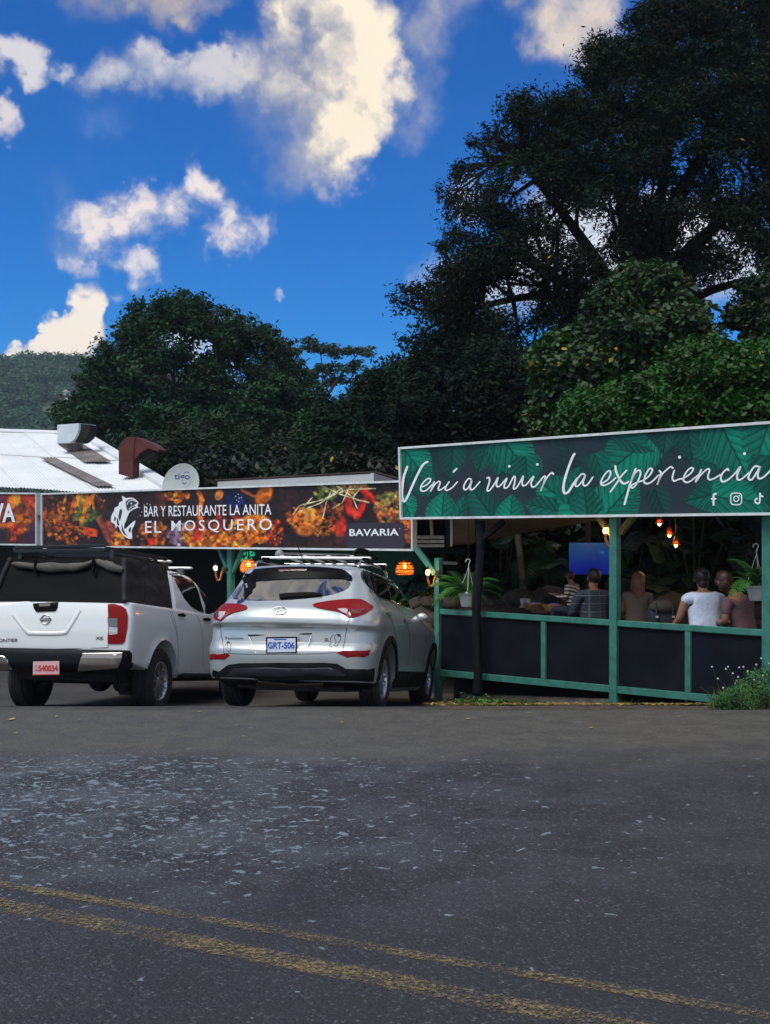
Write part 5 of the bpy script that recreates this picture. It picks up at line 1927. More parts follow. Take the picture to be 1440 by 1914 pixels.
    def line(s, name, pts, wd, m, parent, off=0.004, how='px', smooth=5, closed=False):
        """raised or inked strip along an outline on the shell; wd in metres"""
        f = {'px': s.hit_px, 'side': s.hit_side, 'rear': s.hit_rear}[how]
        q = spline([Vector((a, b, 0)) for a, b in pts], smooth, closed) if smooth > 1 else [Vector((a, b, 0)) for a, b in pts]
        P3 = []
        for p in q:
            h, n = f(p.x, p.y)
            P3.append((h, n))
        n = len(P3)
        V = []
        for i, (h, nr) in enumerate(P3):
            a = P3[(i + 1) % n][0] if closed else P3[min(i + 1, n - 1)][0]
            b = P3[i - 1][0] if closed else P3[max(i - 1, 0)][0]
            t = a - b
            t = t.normalized() if t.length > 1e-7 else Vector((1, 0, 0))
            sd = t.cross(nr).normalized()
            V += [h - sd * wd / 2 + nr * .0005, h - sd * wd * .3 + nr * off, h + sd * wd * .3 + nr * off, h + sd * wd / 2 + nr * .0005]
        F = []
        for i in range(n if closed else n - 1):
            j = (i + 1) % n
            for k in range(3):
                F.append((i * 4 + k, j * 4 + k, j * 4 + k + 1, i * 4 + k + 1))
        me = MB().add(V, F).mesh(name, m, True)
        return link(name, me, parent, local=True)

    def text(s, name, txt, x0, x1, y0, y1, m, parent, bold=0.0, off=0.006, y0b=None, y1b=None, spacing=1.0):
        v, f = text_mesh(txt, bold, spacing=spacing)
        y0b = y0 if y0b is None else y0b
        y1b = y1 if y1b is None else y1b
        V = []
        for a, b in v:
            x = x0 + (x1 - x0) * a
            yt = y0 + (y0b - y0) * a
            yb = y1 + (y1b - y1) * a
            h, n = s.hit_px(x, yb + (yt - yb) * b)
            V.append(h + n * off)
        return link(name, MB().add(V, f).mesh(name, m), parent, local=True)


def car_thing(name, B, label, cat):
    o = thing(name, B.M.translation, label, cat)
    o.rotation_euler = B.M.to_euler()
    return o


TYRE = mat('tyre_rubber', (0.014, 0.014, 0.015), .8, var=.25, vscale=12, bump=.3, bscale=60, dirt=.4, dirtcol=(.05, .045, .04), dscale=6)
ALLOY = mat('alloy', (0.50, 0.51, 0.53), .28, .85)
RIMDK = mat('rim_shadow', (0.008, 0.008, 0.009), .7, spec=.1)
PLAST = mat('black_plastic', (0.007, 0.009, 0.011), .6, spec=.15, bump=.2, bscale=300, bdist=.001, var=.15)
UNDER = mat('underbody', (0.010, 0.010, 0.010), .9, var=.3)
DGLASS = mat('tinted_glass', (0.006, 0.007, 0.008), .03, spec=.6)
REDL = mat('red_lens', (0.20, 0.003, 0.004), .3, spec=.2, coat=.05)
REDD = mat('dark_red_lens', (0.10, 0.006, 0.008), .12, coat=1.0)
CLEARL = mat('clear_lens', (0.55, 0.55, 0.54), .12, .3, coat=1.0)
CHROME = mat('chrome', (0.62, 0.60, 0.58), .12, 1.0)
BLK = mat('black_trim', (0.003, 0.0035, 0.004), .35, spec=.06)
SEAM = mat('panel_gap', (0.012, 0.012, 0.012), .8)


def paint(name, col, metal, rough, flake=0.0, coat=0.8):
    m = bpy.data.materials.new(name)
    m.use_nodes = True
    T = NT(m.node_tree)
    b = m.node_tree.nodes['Principled BSDF']
    co = T.new('ShaderNodeTexCoord').outputs['Object']
    z = T.sep(co)[2]
    dust = T.math('MULTIPLY', T.mr(z, 0.95, 0.3, 0, 1), T.mr(T.noise(co, 5, 6, .65), .3, .75, .15, .8))
    T.put(b.inputs['Base Color'], T.mix(T.math('MULTIPLY', dust, .35), (*col, 1), (0.26, 0.24, 0.21, 1)))
    T.put(b.inputs['Roughness'], T.mr(dust, 0, 1, rough, rough + .25))
    b.inputs['Metallic'].default_value = metal
    b.inputs['Coat Weight'].default_value = coat
    b.inputs['Coat Roughness'].default_value = 0.05
    T.put(b.inputs['Normal'], T.bump(T.noise(co, 700, 2), 0.03 + flake, .0006))
    return m


def wheel(parent, pos, r, w, rim_r, side, spokes=5, twin=True, name='wheel'):
    """tyre and alloy as sub-parts of a hub part; axis along local x"""
    hub = MB()
    Mx = Matrix.Translation(pos) @ Matrix.Rotation(side * PI / 2, 4, 'Y')      # local z -> outward
    hub.lathe([(0.001, w * .36), (.055, w * .36), (.062, w * .30), (.062, -w * .3), (.001, -w * .3)], 16, Mx)
    o = link(name, hub.mesh(name, ALLOY, True), parent, local=True)
    T = MB()
    h = w / 2
    prof = [(rim_r, -h * .8), (rim_r + .02, -h * .95), (r - .06, -h), (r - .022, -h * .93), (r - .004, -h * .78), (r, -h * .6)]
    for k in range(-2, 3):
        c0 = k * h * .26
        prof += [(r, c0 - h * .09), (r, c0 + h * .05), (r - .010, c0 + h * .055), (r - .010, c0 + h * .10)] if k < 2 else [(r, c0 - h * .09)]
    prof += [(r, h * .6), (r - .004, h * .78), (r - .022, h * .93), (r - .06, h), (rim_r + .02, h * .95), (rim_r, h * .8)]
    T.lathe(prof, 40, Mx, closed=True)
    link('tyre', T.mesh('tyre', TYRE, True), o, local=True)
    B_ = MB()
    B_.lathe([(rim_r + .004, h * .82), (rim_r - .004, h * .90), (rim_r - .018, h * .80), (rim_r - .03, h * .3), (rim_r - .035, -h * .8)], 40, Mx)
    link('rim_barrel', B_.mesh('rim_barrel', ALLOY, True), o, local=True)
    D_ = MB()
    D_.lathe([(.001, h * .05), (rim_r - .03, -h * .05)], 32, Mx)
    link('brake_disc', D_.mesh('brake_disc', RIMDK, True), o, local=True)  # disc coloured near-black for the shade behind the spokes
    for k in range(spokes):
        S_ = MB()
        a0 = 2 * PI * k / spokes + .3
        for dd in ((-.14, .14) if twin else (0,)):
            a1 = a0 + dd * .55
            a2 = a0 + dd * 1.5
            p0 = Vector((math.cos(a1) * .045, math.sin(a1) * .045, h * .72))
            p1 = Vector((math.cos(a2) * (rim_r - .008), math.sin(a2) * (rim_r - .008), h * .76))
            t = Vector((-math.sin(a2), math.cos(a2), 0))
            wa, wb = .014, .011
            q = [p0 - t * wa, p0 + t * wa, p1 + t * wb, p1 - t * wb]
            q2 = [p - Vector((0, 0, .035)) for p in q]
            S_.add([Mx @ p for p in q + q2], [(0, 1, 2, 3), (7, 6, 5, 4), (0, 4, 5, 1), (1, 5, 6, 2), (2, 6, 7, 3), (3, 7, 4, 0)])
        link('spoke', S_.mesh('spoke', ALLOY), o, local=True)
    return o


def plate_quad(B, name, corners, parent, m, off, frame=None, fm=None):
    """flat plate from four photo corners laid off the shell along its mean normal"""
    hs_ = [B.hit_px(*c) for c in corners]
    n = sum((h[1] for h in hs_), Vector()).normalized()
    ymin = min(h[0].y for h in hs_)
    c0 = sum((h[0] for h in hs_), Vector()) / 4
    o_ = B.Mi @ Vector((0, 0, CAMZ))
    n = Vector((0, -1, 0.02)).normalized()
    c0 = Vector((c0.x, ymin - off, c0.z))

    def onp(x, y, lift=0.0):
        d = (B.Mi.to_3x3() @ Vector(((x - 720) / FPX, 1, -(y - HOR) / FPX))).normalized()
        t = (c0 + n * lift - o_).dot(n) / d.dot(n)
        return o_ + d * t
    q = [onp(*c) for c in corners]
    q2 = [p + Vector((0, .012, 0)) for p in q]
    o = link(name, MB().add(q + q2, [(0, 1, 2, 3), (7, 6, 5, 4), (0, 4, 5, 1), (1, 5, 6, 2), (2, 6, 7, 3), (3, 7, 4, 0)]).mesh(name, m), parent, local=True)
    return o, onp


# ---------------------------------------------------------------- silver SUV
YAW_S, PIT = math.radians(12.9), math.radians(7.0)
#        z     w     yr    yf    rr   rry   rf   rfy   br    bf
SK = [(0.20, .78, .55, 4.10, .20, .20, .30, .40, .06, .15),
      (0.27, .85, .42, 4.30, .22, .24, .32, .42, .07, .18),
      (0.315, .875, .08, 4.34, .24, .26, .34, .45, .08, .20),
      (0.38, .895, .045, 4.38, .24, .28, .34, .45, .08, .20),
      (0.55, .905, .005, 4.42, .25, .32, .34, .45, .09, .20),
      (0.63, .912, .000, 4.42, .25, .34, .34, .45, .09, .20),
      (0.675, .914, .030, 4.42, .25, .34, .34, .45, .09, .20),
      (0.72, .916, .078, 4.42, .25, .34, .34, .45, .09, .20),
      (0.86, .918, .076, 4.38, .26, .36, .34, .45, .10, .20),
      (0.905, .922, .024, 4.34, .27, .38, .34, .45, .10, .20),
      (0.955, .920, .018, 4.28, .28, .40, .34, .45, .11, .20),
      (1.02, .908, .040, 4.02, .29, .42, .34, .45, .12, .20),
      (1.08, .895, .085, 3.60, .29, .44, .36, .35, .12, .20),
      (1.13, .872, .150, 3.36, .28, .44, .34, .30, .12, .20),
      (1.18, .848, .205, 3.24, .27, .42, .32, .30, .12, .20),
      (1.30, .800, .310, 3.00, .25, .40, .28, .28, .12, .18),
      (1.42, .748, .415, 2.74, .22, .36, .25, .25, .11, .16),
      (1.48, .722, .440, 2.58, .20, .32, .22, .24, .10, .15),
      (1.52, .700, .470, 2.46, .18, .30, .20, .22, .10, .14),
      (1.555, .665, .54, 2.34, .16, .28, .18, .2, .10, .12),
      (1.58, .60, .64, 2.20, .14, .24, .16, .2, .10, .12),
      (1.60, .50, .80, 2.05, .12, .2, .14, .2, .08, .1),
      (1.612, .34, 1.0, 1.85, .1, .15, .1, .15, .05, .05),
      (1.616, .12, 1.3, 1.6, .05, .05, .05, .05, .02, .02)]
zs = list(np.linspace(.20, 1.50, 46)) + [.645, .66, .69, .705, .88, .9, .92, 1.52, 1.535, 1.55, 1.565, 1.58, 1.59, 1.60, 1.606, 1.612, 1.616]
zs = sorted(set(round(z, 4) for z in zs))
WY = (.93, 3.60)
SK = [(k_[0], k_[1] * (1.03 if k_[0] < 1.1 else 1.015), *k_[2:]) for k_ in SK]
SB = Body(SK, zs, WY, .35, .018, PIT, YAW_S, Vector((-1.10, 11.67, -.178)))
suv = car_thing('suv', SB, 'silver SUV with roof bars parked nose-in beside the white pickup', 'car')
SILVER = paint('silver_paint', (0.50, 0.54, 0.54), .6, .34, .03, .45)
cuts = [(Vector((sx * .82, y, .352)), .405, .30, 0) for sx in (-1, 1) for y in WY]
link('body', SB.mesh('body', SILVER, cuts), suv, local=True)
Z2 = lambda l: [(380 + x / 4.235, 1020 + y / 4.235) for x, y in l]
Z3 = lambda l: [(380 + x / 4.235, 1180 + y / 4.235) for x, y in l]
Z1 = lambda l: [(660 + x / 6.173, 1030 + y / 6.173) for x, y in l]
sp = SB.patch('spoiler', Z2([(292, 212), (400, 192), (600, 176), (760, 172), (900, 174), (1060, 186), (1125, 203), (1176, 245), (1172, 285), (1130, 268), (1000, 260), (850, 262), (640, 270), (420, 284), (262, 296)]), BLK, suv, .012, smooth=2)
SB.patch('brake_light', Z2([(600, 194), (820, 190), (822, 206), (600, 211)]), REDD, sp, .018, smooth=1)
gl = SB.patch('rear_window', Z2([(262, 298), (420, 286), (640, 272), (850, 264), (1040, 260), (1140, 272), (1168, 300), (1150, 335), (1100, 362), (1020, 388), (900, 410), (700, 430), (450, 438), (300, 432), (212, 418), (198, 398), (228, 345)]), mat('rear_glass', (0.02, 0.024, 0.028), .04, spec=.9, coat=1.0), suv, .003, smooth=2)
MATS['rear_glass'].node_tree.nodes['Principled BSDF'].inputs['IOR'].default_value = 1.9
SB.patch('wiper', Z2([(605, 402), (625, 392), (740, 384), (880, 382), (945, 400), (880, 408), (740, 414), (655, 424), (614, 428)]), BLK, suv, .028, smooth=2)
tl1 = SB.patch('tail_lamp', Z2([(868, 468), (940, 450), (1060, 433), (1200, 424), (1262, 432), (1315, 464), (1346, 492), (1300, 530), (1225, 560), (1160, 572), (1120, 548), (1060, 522), (960, 506), (890, 490)]), REDL, suv, .010, smooth=2)
SB.patch('clear_lens', Z2([(1062, 506), (1110, 502), (1146, 508), (1140, 545), (1100, 530)]), CLEARL, tl1, .014, smooth=1)
SB.patch('dark_lens', Z2([(1156, 508), (1275, 505), (1240, 540), (1165, 560), (1152, 545)]), REDD, tl1, .014, smooth=1)
SB.line('lens_divider', Z2([(1172, 424), (1150, 570)]), .005, SEAM, tl1, .017, smooth=1)
tl2 = SB.patch('tail_lamp', Z2([(60, 500), (88, 476), (135, 462), (230, 462), (310, 470), (352, 490), (330, 511), (250, 532), (185, 560), (142, 596), (112, 592), (78, 562)]), REDL, suv, .010, smooth=2)
SB.patch('clear_lens', Z2([(132, 526), (182, 526), (172, 552), (142, 586), (122, 578)]), CLEARL, tl2, .014, smooth=1)
SB.patch('dark_lens', Z2([(72, 520), (118, 524), (108, 578), (85, 560)]), REDD, tl2, .014, smooth=1)
for pl_ in (Z3([(1048, 170), (1110, 156), (1326, 147), (1308, 190), (1275, 206), (1145, 209)]), Z3([(38, 180), (195, 178), (214, 190), (168, 226), (60, 228), (46, 215)])):
    SB.patch('reflector', pl_, REDL, suv, .005, smooth=1)
SB.patch('lower_bumper', Z3([(34, 318), (130, 320), (165, 290), (205, 264), (300, 252), (600, 249), (950, 249), (1060, 257), (1130, 296), (1250, 300), (1352, 292), (1345, 380), (1335, 440), (1200, 452), (900, 462), (400, 470), (80, 478), (40, 430), (34, 360)]), PLAST, suv, .014, smooth=1)
SB.patch('bumper_inset', Z3([(185, 352), (250, 290), (500, 285), (1000, 285), (1060, 300), (1130, 345), (1120, 352), (600, 352)]), mat('satin_plastic', (.018, .022, .027), .45, spec=.3), suv, .022, smooth=1)
SB.patch('exhaust_panel', Z3([(410, 410), (950, 405), (940, 440), (430, 462)]), mat('dusty_panel', (.10, .085, .06), .7, var=.2), suv, .024, smooth=1)
# hatch seams
SB.line('hatch_seam', Z2([(130, 600), (140, 660), (150, 740), (165, 850)]), .006, SEAM, suv, .002)
SB.line('hatch_seam', Z2([(1158, 575), (1140, 640), (1122, 740), (1106, 832)]), .006, SEAM, suv, .002)
SB.line('hatch_seam', Z2([(165, 852), (420, 862), (820, 858), (1050, 846)]), .006, SEAM, suv, .002)
SB.line('hatch_crease', Z2([(140, 662), (400, 664), (700, 652), (1130, 642)]), .005, mat('crease_shade', (.25, .27, .27), .5), suv, .0015)  # crease shading drawn as a darker grey strip
SB.patch('handle_strip', Z2([(355, 705), (862, 692), (856, 703), (362, 716)]), BLK, suv, .012, smooth=1)
SB.line('recess_edge', Z2([(362, 716), (420, 852)]), .010, SILVER, suv, .008, smooth=1)
SB.line('recess_edge', Z2([(860, 702), (812, 848)]), .010, SILVER, suv, .008, smooth=1)
pf, onp = plate_quad(SB, 'plate_frame', Z2([(496, 724), (742, 720), (740, 852), (498, 854)]), suv, BLK, .006)
PW = mat('plate_blue_white', (.50, .56, .66), .5)
q = [onp(*p, .003) for p in Z2([(508, 736), (732, 732), (730, 842), (509, 845)])]
pp_ = link('plate', MB().add(q, [(0, 1, 2, 3)]).mesh('plate', PW), pf, local=True)


def plate_text(onp, txt, x0, x1, y0, y1, m, parent, bold, sp_=1.0, lift=.006, dy=0):
    v, f = text_mesh(txt, bold, spacing=sp_)
    V = [onp(x0 + (x1 - x0) * a, y1 + (y0 - y1) * b + dy * a, lift) for a, b in v]
    return link('lettering', MB().add(V, f).mesh('lettering', m), parent, local=True)


PBL = mat('plate_blue', (.01, .06, .38), .5)
plate_text(onp, 'GRT-506', 380 + 512 / 4.235, 380 + 722 / 4.235, 1020 + 762 / 4.235, 1020 + 816 / 4.235, PBL, pf, .03)
q = [onp(*p, .005) for p in Z2([(560, 738), (660, 737), (660, 746), (560, 747)])]
link('plate_strip', MB().add(q, [(0, 1, 2, 3)]).mesh('plate_strip', PBL), pf, local=True)
# oval badge
cx, cy = 380 + 605 / 4.235, 1020 + 518 / 4.235
SB.patch('badge', [(cx + 12.6 * math.cos(a * PI / 10), cy + 6.6 * math.sin(a * PI / 10)) for a in range(20)], mat('badge_shade', (.22, .23, .24), .3, .6), suv, .006, smooth=1)
bd = SB.line('badge_ring', [(cx + 12.6 * math.cos(a * PI / 12), cy + 6.6 * math.sin(a * PI / 12)) for a in range(24)], .014, CHROME, suv, .014, smooth=1, closed=True)
SB.line('badge_bar', [(cx - 6.5, cy + 4.5), (cx - 4.5, cy), (cx - 1.5, cy - 5)], .014, CHROME, bd, .014)
SB.line('badge_bar', [(cx + 1.5, cy + 5), (cx + 4.5, cy), (cx + 6.5, cy - 4.5)], .014, CHROME, bd, .014)
SB.line('badge_bar', [(cx - 5, cy + 1.5), (cx, cy), (cx + 5, cy - 1.5)], .012, CHROME, bd, .014)
INK = mat('black_ink', (.012, .012, .014), .5)
SB.text('lettering', 'Tucson', 380 + 168 / 4.235, 380 + 316 / 4.235, 1020 + 722 / 4.235, 1020 + 742 / 4.235, mat('dark_chrome', (.10, .10, .11), .3, .8), suv, .01)
SB.line('sticker', Z2([(200, 760), (180, 780), (172, 805), (190, 830), (208, 842), (218, 815), (216, 780)]), .006, INK, suv, .003, closed=True)
SB.line('sticker', Z2([(198, 768), (188, 800), (206, 812)]), .005, INK, suv, .003)
SB.patch('sticker', Z2([(186, 762), (205, 758), (212, 772), (190, 776)]), INK, suv, .003, smooth=1)
SB.text('sticker_text', 'GL', 380 + 962 / 4.235, 380 + 998 / 4.235, 1020 + 732 / 4.235, 1020 + 758 / 4.235, INK, suv, .03, .004)
SB.line('sticker', Z2([(1030, 705), (1012, 730), (1008, 770), (1002, 795), (1022, 800)]), .006, INK, suv, .003)
SB.line('sticker', Z2([(1045, 712), (1070, 700), (1090, 715), (1088, 745), (1068, 770), (1060, 795), (1040, 790), (1052, 760), (1040, 735)]), .006, INK, suv, .003, closed=True)
SB.patch('sticker', Z2([(1060, 705), (1082, 700), (1086, 720), (1068, 722)]), INK, suv, .004, smooth=1)
# side
SB.patch('side_window', Z1([(90, 240), (150, 218), (230, 216), (310, 224), (370, 256), (430, 306), (500, 396), (570, 500), (640, 600), (668, 664), (600, 640), (520, 604), (430, 570), (330, 542), (250, 488), (180, 428), (120, 350), (92, 292)]), DGLASS, suv, .003, smooth=2, res=2.2)
for l in ([(300, 228), (350, 320), (400, 440), (440, 566)], [(215, 222), (230, 300), (245, 380), (262, 486)]):
    SB.line('window_pillar', Z1(l), .045, BLK, suv, .006)
SB.line('window_trim', Z1([(120, 352), (180, 432), (250, 492), (330, 548), (430, 576), (520, 610), (600, 646), (668, 672)]), .014, CHROME, suv, .007)
for l in ([(378, 716), (410, 712), (440, 738), (430, 752), (396, 738)], [(574, 792), (605, 790), (640, 822), (630, 832), (592, 818)]):
    SB.patch('door_handle', Z1(l), SILVER, suv, .03, smooth=1)
SB.line('door_seam', Z1([(258, 492), (340, 600), (430, 760), (480, 900), (505, 1060), (512, 1300)]), .007, SEAM, suv, .002)
SB.line('door_seam', Z1([(440, 580), (560, 700), (620, 830), (650, 960), (655, 1100), (640, 1310)]), .007, SEAM, suv, .002)
SB.line('door_seam', Z1([(660, 680), (770, 790), (830, 880), (842, 1000), (836, 1150), (800, 1330)]), .007, SEAM, suv, .002)
SB.patch('sill_cladding', [(1.42, .26), (3.14, .26), (3.14, .44), (1.42, .44)], PLAST, suv, .014, 'side', smooth=1)
for wy in WY:
    arc = [(wy + .475 * math.cos(t), .352 + .475 * math.sin(t)) for t in np.linspace(-.15, PI + .15, 20)] + [(wy + .402 * math.cos(t), .352 + .402 * math.sin(t)) for t in np.linspace(PI + .15, -.15, 20)]
    SB.patch('arch_cladding', arc, PLAST, suv, .018, 'side', smooth=1, res=.035)
    for sx in (-1, 1):
        wheel(suv, Vector((sx * .79, wy, .35)), .35, .225, .225, sx)
link('underbody', MB().box((0, 2.2, .30), (1.18, 3.7, .16)).box((0, .95, .32), (1.3, .12, .12)).box((0, 3.6, .32), (1.3, .12, .12)).mesh('underbody', UNDER), suv, local=True)
mm = link('mirror', MB().ball((.945, 2.80, 1.13), (.075, .045, .055), 14, 8).box((.88, 2.84, 1.09), (.12, .05, .04)).mesh('mirror', SILVER, True), suv, local=True)
# roof rails, bars and the dark carrier on them
for sx in (-1, 1):
    link('roof_rail', MB().tube(spline([(sx * .60, .78, 1.575), (sx * .605, .9, 1.645), (sx * .61, 1.5, 1.665), (sx * .60, 2.1, 1.655), (sx * .58, 2.35, 1.56)], 4), .016, 8).mesh('roof_rail', CHROME, True), suv, local=True)
for y, x0, x1 in ((1.15, -.66, .66), (1.95, -.64, .66)):
    b_ = link('roof_bar', MB().box(((x0 + x1) / 2, y, 1.715), (x1 - x0, .055, .026), bev=.008).mesh('roof_bar', mat('bar_alloy', (.7, .72, .73), .3, .6)), suv, local=True)
    for sx in (-1, 1):
        link('bar_foot', MB().box((sx * .60, y, 1.685), (.09, .07, .07), bev=.012).mesh('bar_foot', BLK), b_, local=True)
rc = thing('roof_carrier', SB.M @ Vector((0, 1.5, 1.73)), 'dark bike carrier lying across the silver roof bars of the SUV', 'bike carrier')
tp = lambda l: [SB.M @ Vector(p) for p in l]
link('tray', MB().tube(tp([(-.52, 1.45, 1.775), (.45, 1.72, 1.785)]), .036, 10).mesh('tray', mat('carrier_grey', (.06, .06, .065), .45), True), rc)
link('end_cap', MB().ball(SB.M @ Vector((-.54, 1.44, 1.78)), (.055, .05, .06)).mesh('end_cap', mat('cap_grey', (.22, .22, .23), .5), True), rc)
link('clamp', MB().tube(spline(tp([(.30, 1.62, 1.78), (.38, 1.66, 1.86), (.5, 1.72, 1.83), (.58, 1.75, 1.76)]), 4), .03, 8).mesh('clamp', BLK, True), rc)
for k in range(7):
    link('strap', MB().box(SB.M @ Vector((-.42 + k * .14, 1.55, 1.745)), (.05, .75, .012), SB.M.to_3x3()).mesh('strap', BLK if k % 2 else mat('bar_alloy')), rc)
link('antenna', MB().tube([(-.02, .78, 1.60), (-.06, .62, 1.80)], .005, 6).mesh('antenna', BLK), suv, local=True)

# ---------------------------------------------------------------- white pickup
YAW_P = math.radians(11)
#        z     w     yr    yf    rr   rry   rf   rfy   br    bf
PK = [(0.42, .86, .95, 5.00, .06, .08, .30, .40, .02, .15),
      (0.50, .90, .75, 5.10, .06, .08, .32, .42, .02, .18),
      (0.56, .91, .40, 5.14, .06, .09, .34, .45, .02, .20),
      (0.60, .915, .20, 5.16, .06, .09, .34, .45, .02, .20),
      (0.75, .925, .16, 5.18, .06, .10, .34, .45, .02, .20),
      (0.95, .930, .14, 5.16, .06, .10, .34, .45, .02, .20),
      (1.05, .928, .14, 5.06, .06, .10, .34, .45, .02, .20),
      (1.12, .922, .14, 4.70, .06, .10, .34, .45, .02, .20),
      (1.18, .912, .145, 4.20, .06, .10, .34, .35, .02, .20),
      (1.22, .905, .15, 3.95, .06, .10, .32, .30, .02, .20),
      (1.265, .895, .16, 3.80, .06, .10, .32, .30, .02, .20),
      (1.285, .875, .19, 3.75, .06, .10, .32, .30, .02, .20),
      (1.290, .87, 1.58, 3.74, .05, .05, .30, .30, .02, .20),
      (1.40, .85, 1.60, 3.52, .05, .06, .28, .28, .02, .18),
      (1.55, .80, 1.64, 3.24, .06, .08, .25, .25, .02, .16),
      (1.70, .745, 1.68, 2.98, .07, .10, .22, .24, .03, .15),
      (1.77, .70, 1.73, 2.82, .08, .10, .20, .22, .03, .14),
      (1.81, .62, 1.80, 2.66, .08, .1, .16, .2, .03, .12),
      (1.84, .46, 1.92, 2.46, .08, .1, .12, .2, .03, .1),
      (1.85, .2, 2.05, 2.3, .05, .05, .05, .05, .02, .02)]
zs = sorted(set(round(z, 4) for z in list(np.linspace(.42, 1.70, 44)) + [1.265, 1.275, 1.285, 1.29, 1.72, 1.74, 1.755, 1.775, 1.79, 1.80, 1.81, 1.825, 1.84, 1.846, 1.85]))
PWY = (1.15, 4.30)
PB = Body(PK, zs, PWY, .39, .028, PIT, YAW_P, Vector((-3.86, 12.72, -.375)))
pk = car_thing('pickup_truck', PB, 'white double-cab pickup with black canvas bed canopy, cut off by the left edge', 'pickup truck')
WHITEP = paint('white_paint', (0.76, 0.80, 0.79), .0, .32)
cuts = [(Vector((sx * .82, y, .41)), .475, .32, 0) for sx in (-1, 1) for y in PWY]
link('body', PB.mesh('body', WHITEP, cuts), pk, local=True)
ZA = lambda l: [(x / 5.538, 1010 + y / 5.538) for x, y in l]
ZB_ = lambda l: [(x / 5.538, 1180 + y / 5.538) for x, y in l]
ZC = lambda l: [(230 + x / 5.98, 1020 + y / 5.98) for x, y in l]
tlp = PB.patch('tail_lamp', ZA([(1120, 664), (1180, 660), (1262, 680), (1308, 712), (1325, 780), (1320, 900), (1302, 1000), (1292, 1050), (1262, 1072), (1124, 1072)]), REDL, pk, .012, smooth=1)
PB.patch('clear_lens', ZA([(1130, 806), (1220, 808), (1222, 900), (1132, 892)]), mat('smoke_lens', (.16, .17, .15), .15, .3, coat=1), tlp, .016, smooth=1)
PB.patch('clear_lens', ZA([(1132, 896), (1222, 904), (1220, 970), (1136, 980)]), CLEARL, tlp, .016, smooth=1)
PB.line('tailgate_seam', ZA([(1116, 600), (1116, 800), (1118, 1000), (1119, 1110)]), .009, SEAM, pk, .002, smooth=1)
PB.line('tailgate_seam', ZB_([(-150, 196), (300, 188), (700, 182), (1120, 172)]), .010, SEAM, pk, .002, smooth=1)
PB.line('tailgate_lip', ZA([(-150, 655), (300, 640), (700, 628), (1110, 622)]), .05, WHITEP, pk, .010, smooth=1)
PB.line('tailgate_ridge', ZA([(140, 770), (275, 945), (330, 962), (500, 966), (650, 960), (700, 930), (825, 725)]), .05, WHITEP, pk, .010, smooth=3)
hd = PB.patch('tailgate_handle', ZA([(345, 656), (605, 648), (598, 695), (575, 734), (378, 742), (352, 700)]), BLK, pk, .012, smooth=1)
PB.patch('handle_latch', ZA([(412, 660), (526, 656), (526, 684), (412, 690)]), mat('latch', (.13, .13, .11), .4, .5), hd, .020, smooth=1)
cx, cy = 473 / 5.538, 1010 + 820 / 5.538
bd = PB.line('badge_ring', [(cx + 8.2 * math.cos(a * PI / 12), cy + 8.4 * math.sin(a * PI / 12)) for a in range(24)], .013, CHROME, pk, .010, smooth=1, closed=True)
PB.patch('badge_bar', [(cx - 10, cy - 2.2), (cx + 10, cy - 2.6), (cx + 10, cy + 1.8), (cx - 10, cy + 2.2)], mat('dark_chrome'), bd, .014, smooth=1)
PB.text('badge_text', 'NISSAN', cx - 8, cx + 8, cy - 1.4, cy + 1.2, mat('bar_alloy'), bd, .01, .017)
DCH = mat('dark_chrome')
PB.text('lettering', 'FRONTIER', -12.5, 34, 1180 + 78 / 5.538, 1180 + 114 / 5.538, DCH, pk, .015, y0b=1180 + 74 / 5.538, y1b=1180 + 110 / 5.538)
PB.text('lettering', 'XE', 990 / 5.538, 1070 / 5.538, 1180 + 56 / 5.538, 1180 + 88 / 5.538, DCH, pk, .02)
# bumper
BK = [(0.47, .80, .10, .32, .12, .08, .05, .05, .08, .02), (0.50, .86, .03, .36, .16, .1, .05, .05, .08, .02), (0.56, .90, -.02, .38, .16, .12, .05, .05, .08, .02),
      (0.66, .915, -.03, .38, .16, .12, .05, .05, .08, .02), (0.715, .915, -.02, .38, .16, .12, .05, .05, .08, .02), (0.735, .90, .01, .36, .14, .1, .05, .05, .06, .02)]
BB = Body(BK, list(np.linspace(.47, .735, 10)), (), .39, 0, PIT, YAW_P, Vector((-3.86, 12.72, -.375)), n3=6)
bo = link('bumper', BB.mesh('bumper', PLAST), pk, local=True)
for l in (ZB_([(862, 238), (1060, 234), (1262, 230), (1254, 300), (1218, 376), (1100, 386), (960, 396), (806, 412), (812, 370), (838, 285)]), ZB_([(-130, 264), (40, 260), (74, 300), (104, 345), (124, 388), (60, 394), (-130, 392)])):
    BB.patch('bumper_chrome', l, mat('brushed_chrome', (.42, .38, .35), .22, .9), bo, .012, smooth=1)
for sx in (-1, 1):
    BB.line('chrome_edge', ZB_([(862, 236), (1060, 232), (1262, 228)] if sx > 0 else [(-130, 262), (40, 258), (76, 300), (124, 388)]), .018, CHROME, bo, .018, smooth=1)
pf, onp = plate_quad(BB, 'plate', ZB_([(343, 314), (612, 308), (612, 452), (340, 456)]), bo, mat('plate_pinkish', (.55, .35, .34), .5), .008)
RP = mat('plate_red', (.42, .02, .02), .5)
plate_text(onp, '540034', 396 / 5.538, 598 / 5.538, 1180 + 350 / 5.538, 1180 + 415 / 5.538, RP, pf, .03)
plate_text(onp, 'CL', 362 / 5.538, 388 / 5.538, 1180 + 350 / 5.538, 1180 + 414 / 5.538, RP, pf, .01)
q = [onp(*p, .004) for p in ZB_([(343, 446), (610, 442), (611, 450), (343, 455)])]
link('plate_band', MB().add(q, [(0, 1, 2, 3)]).mesh('plate_band', RP), pf, local=True)
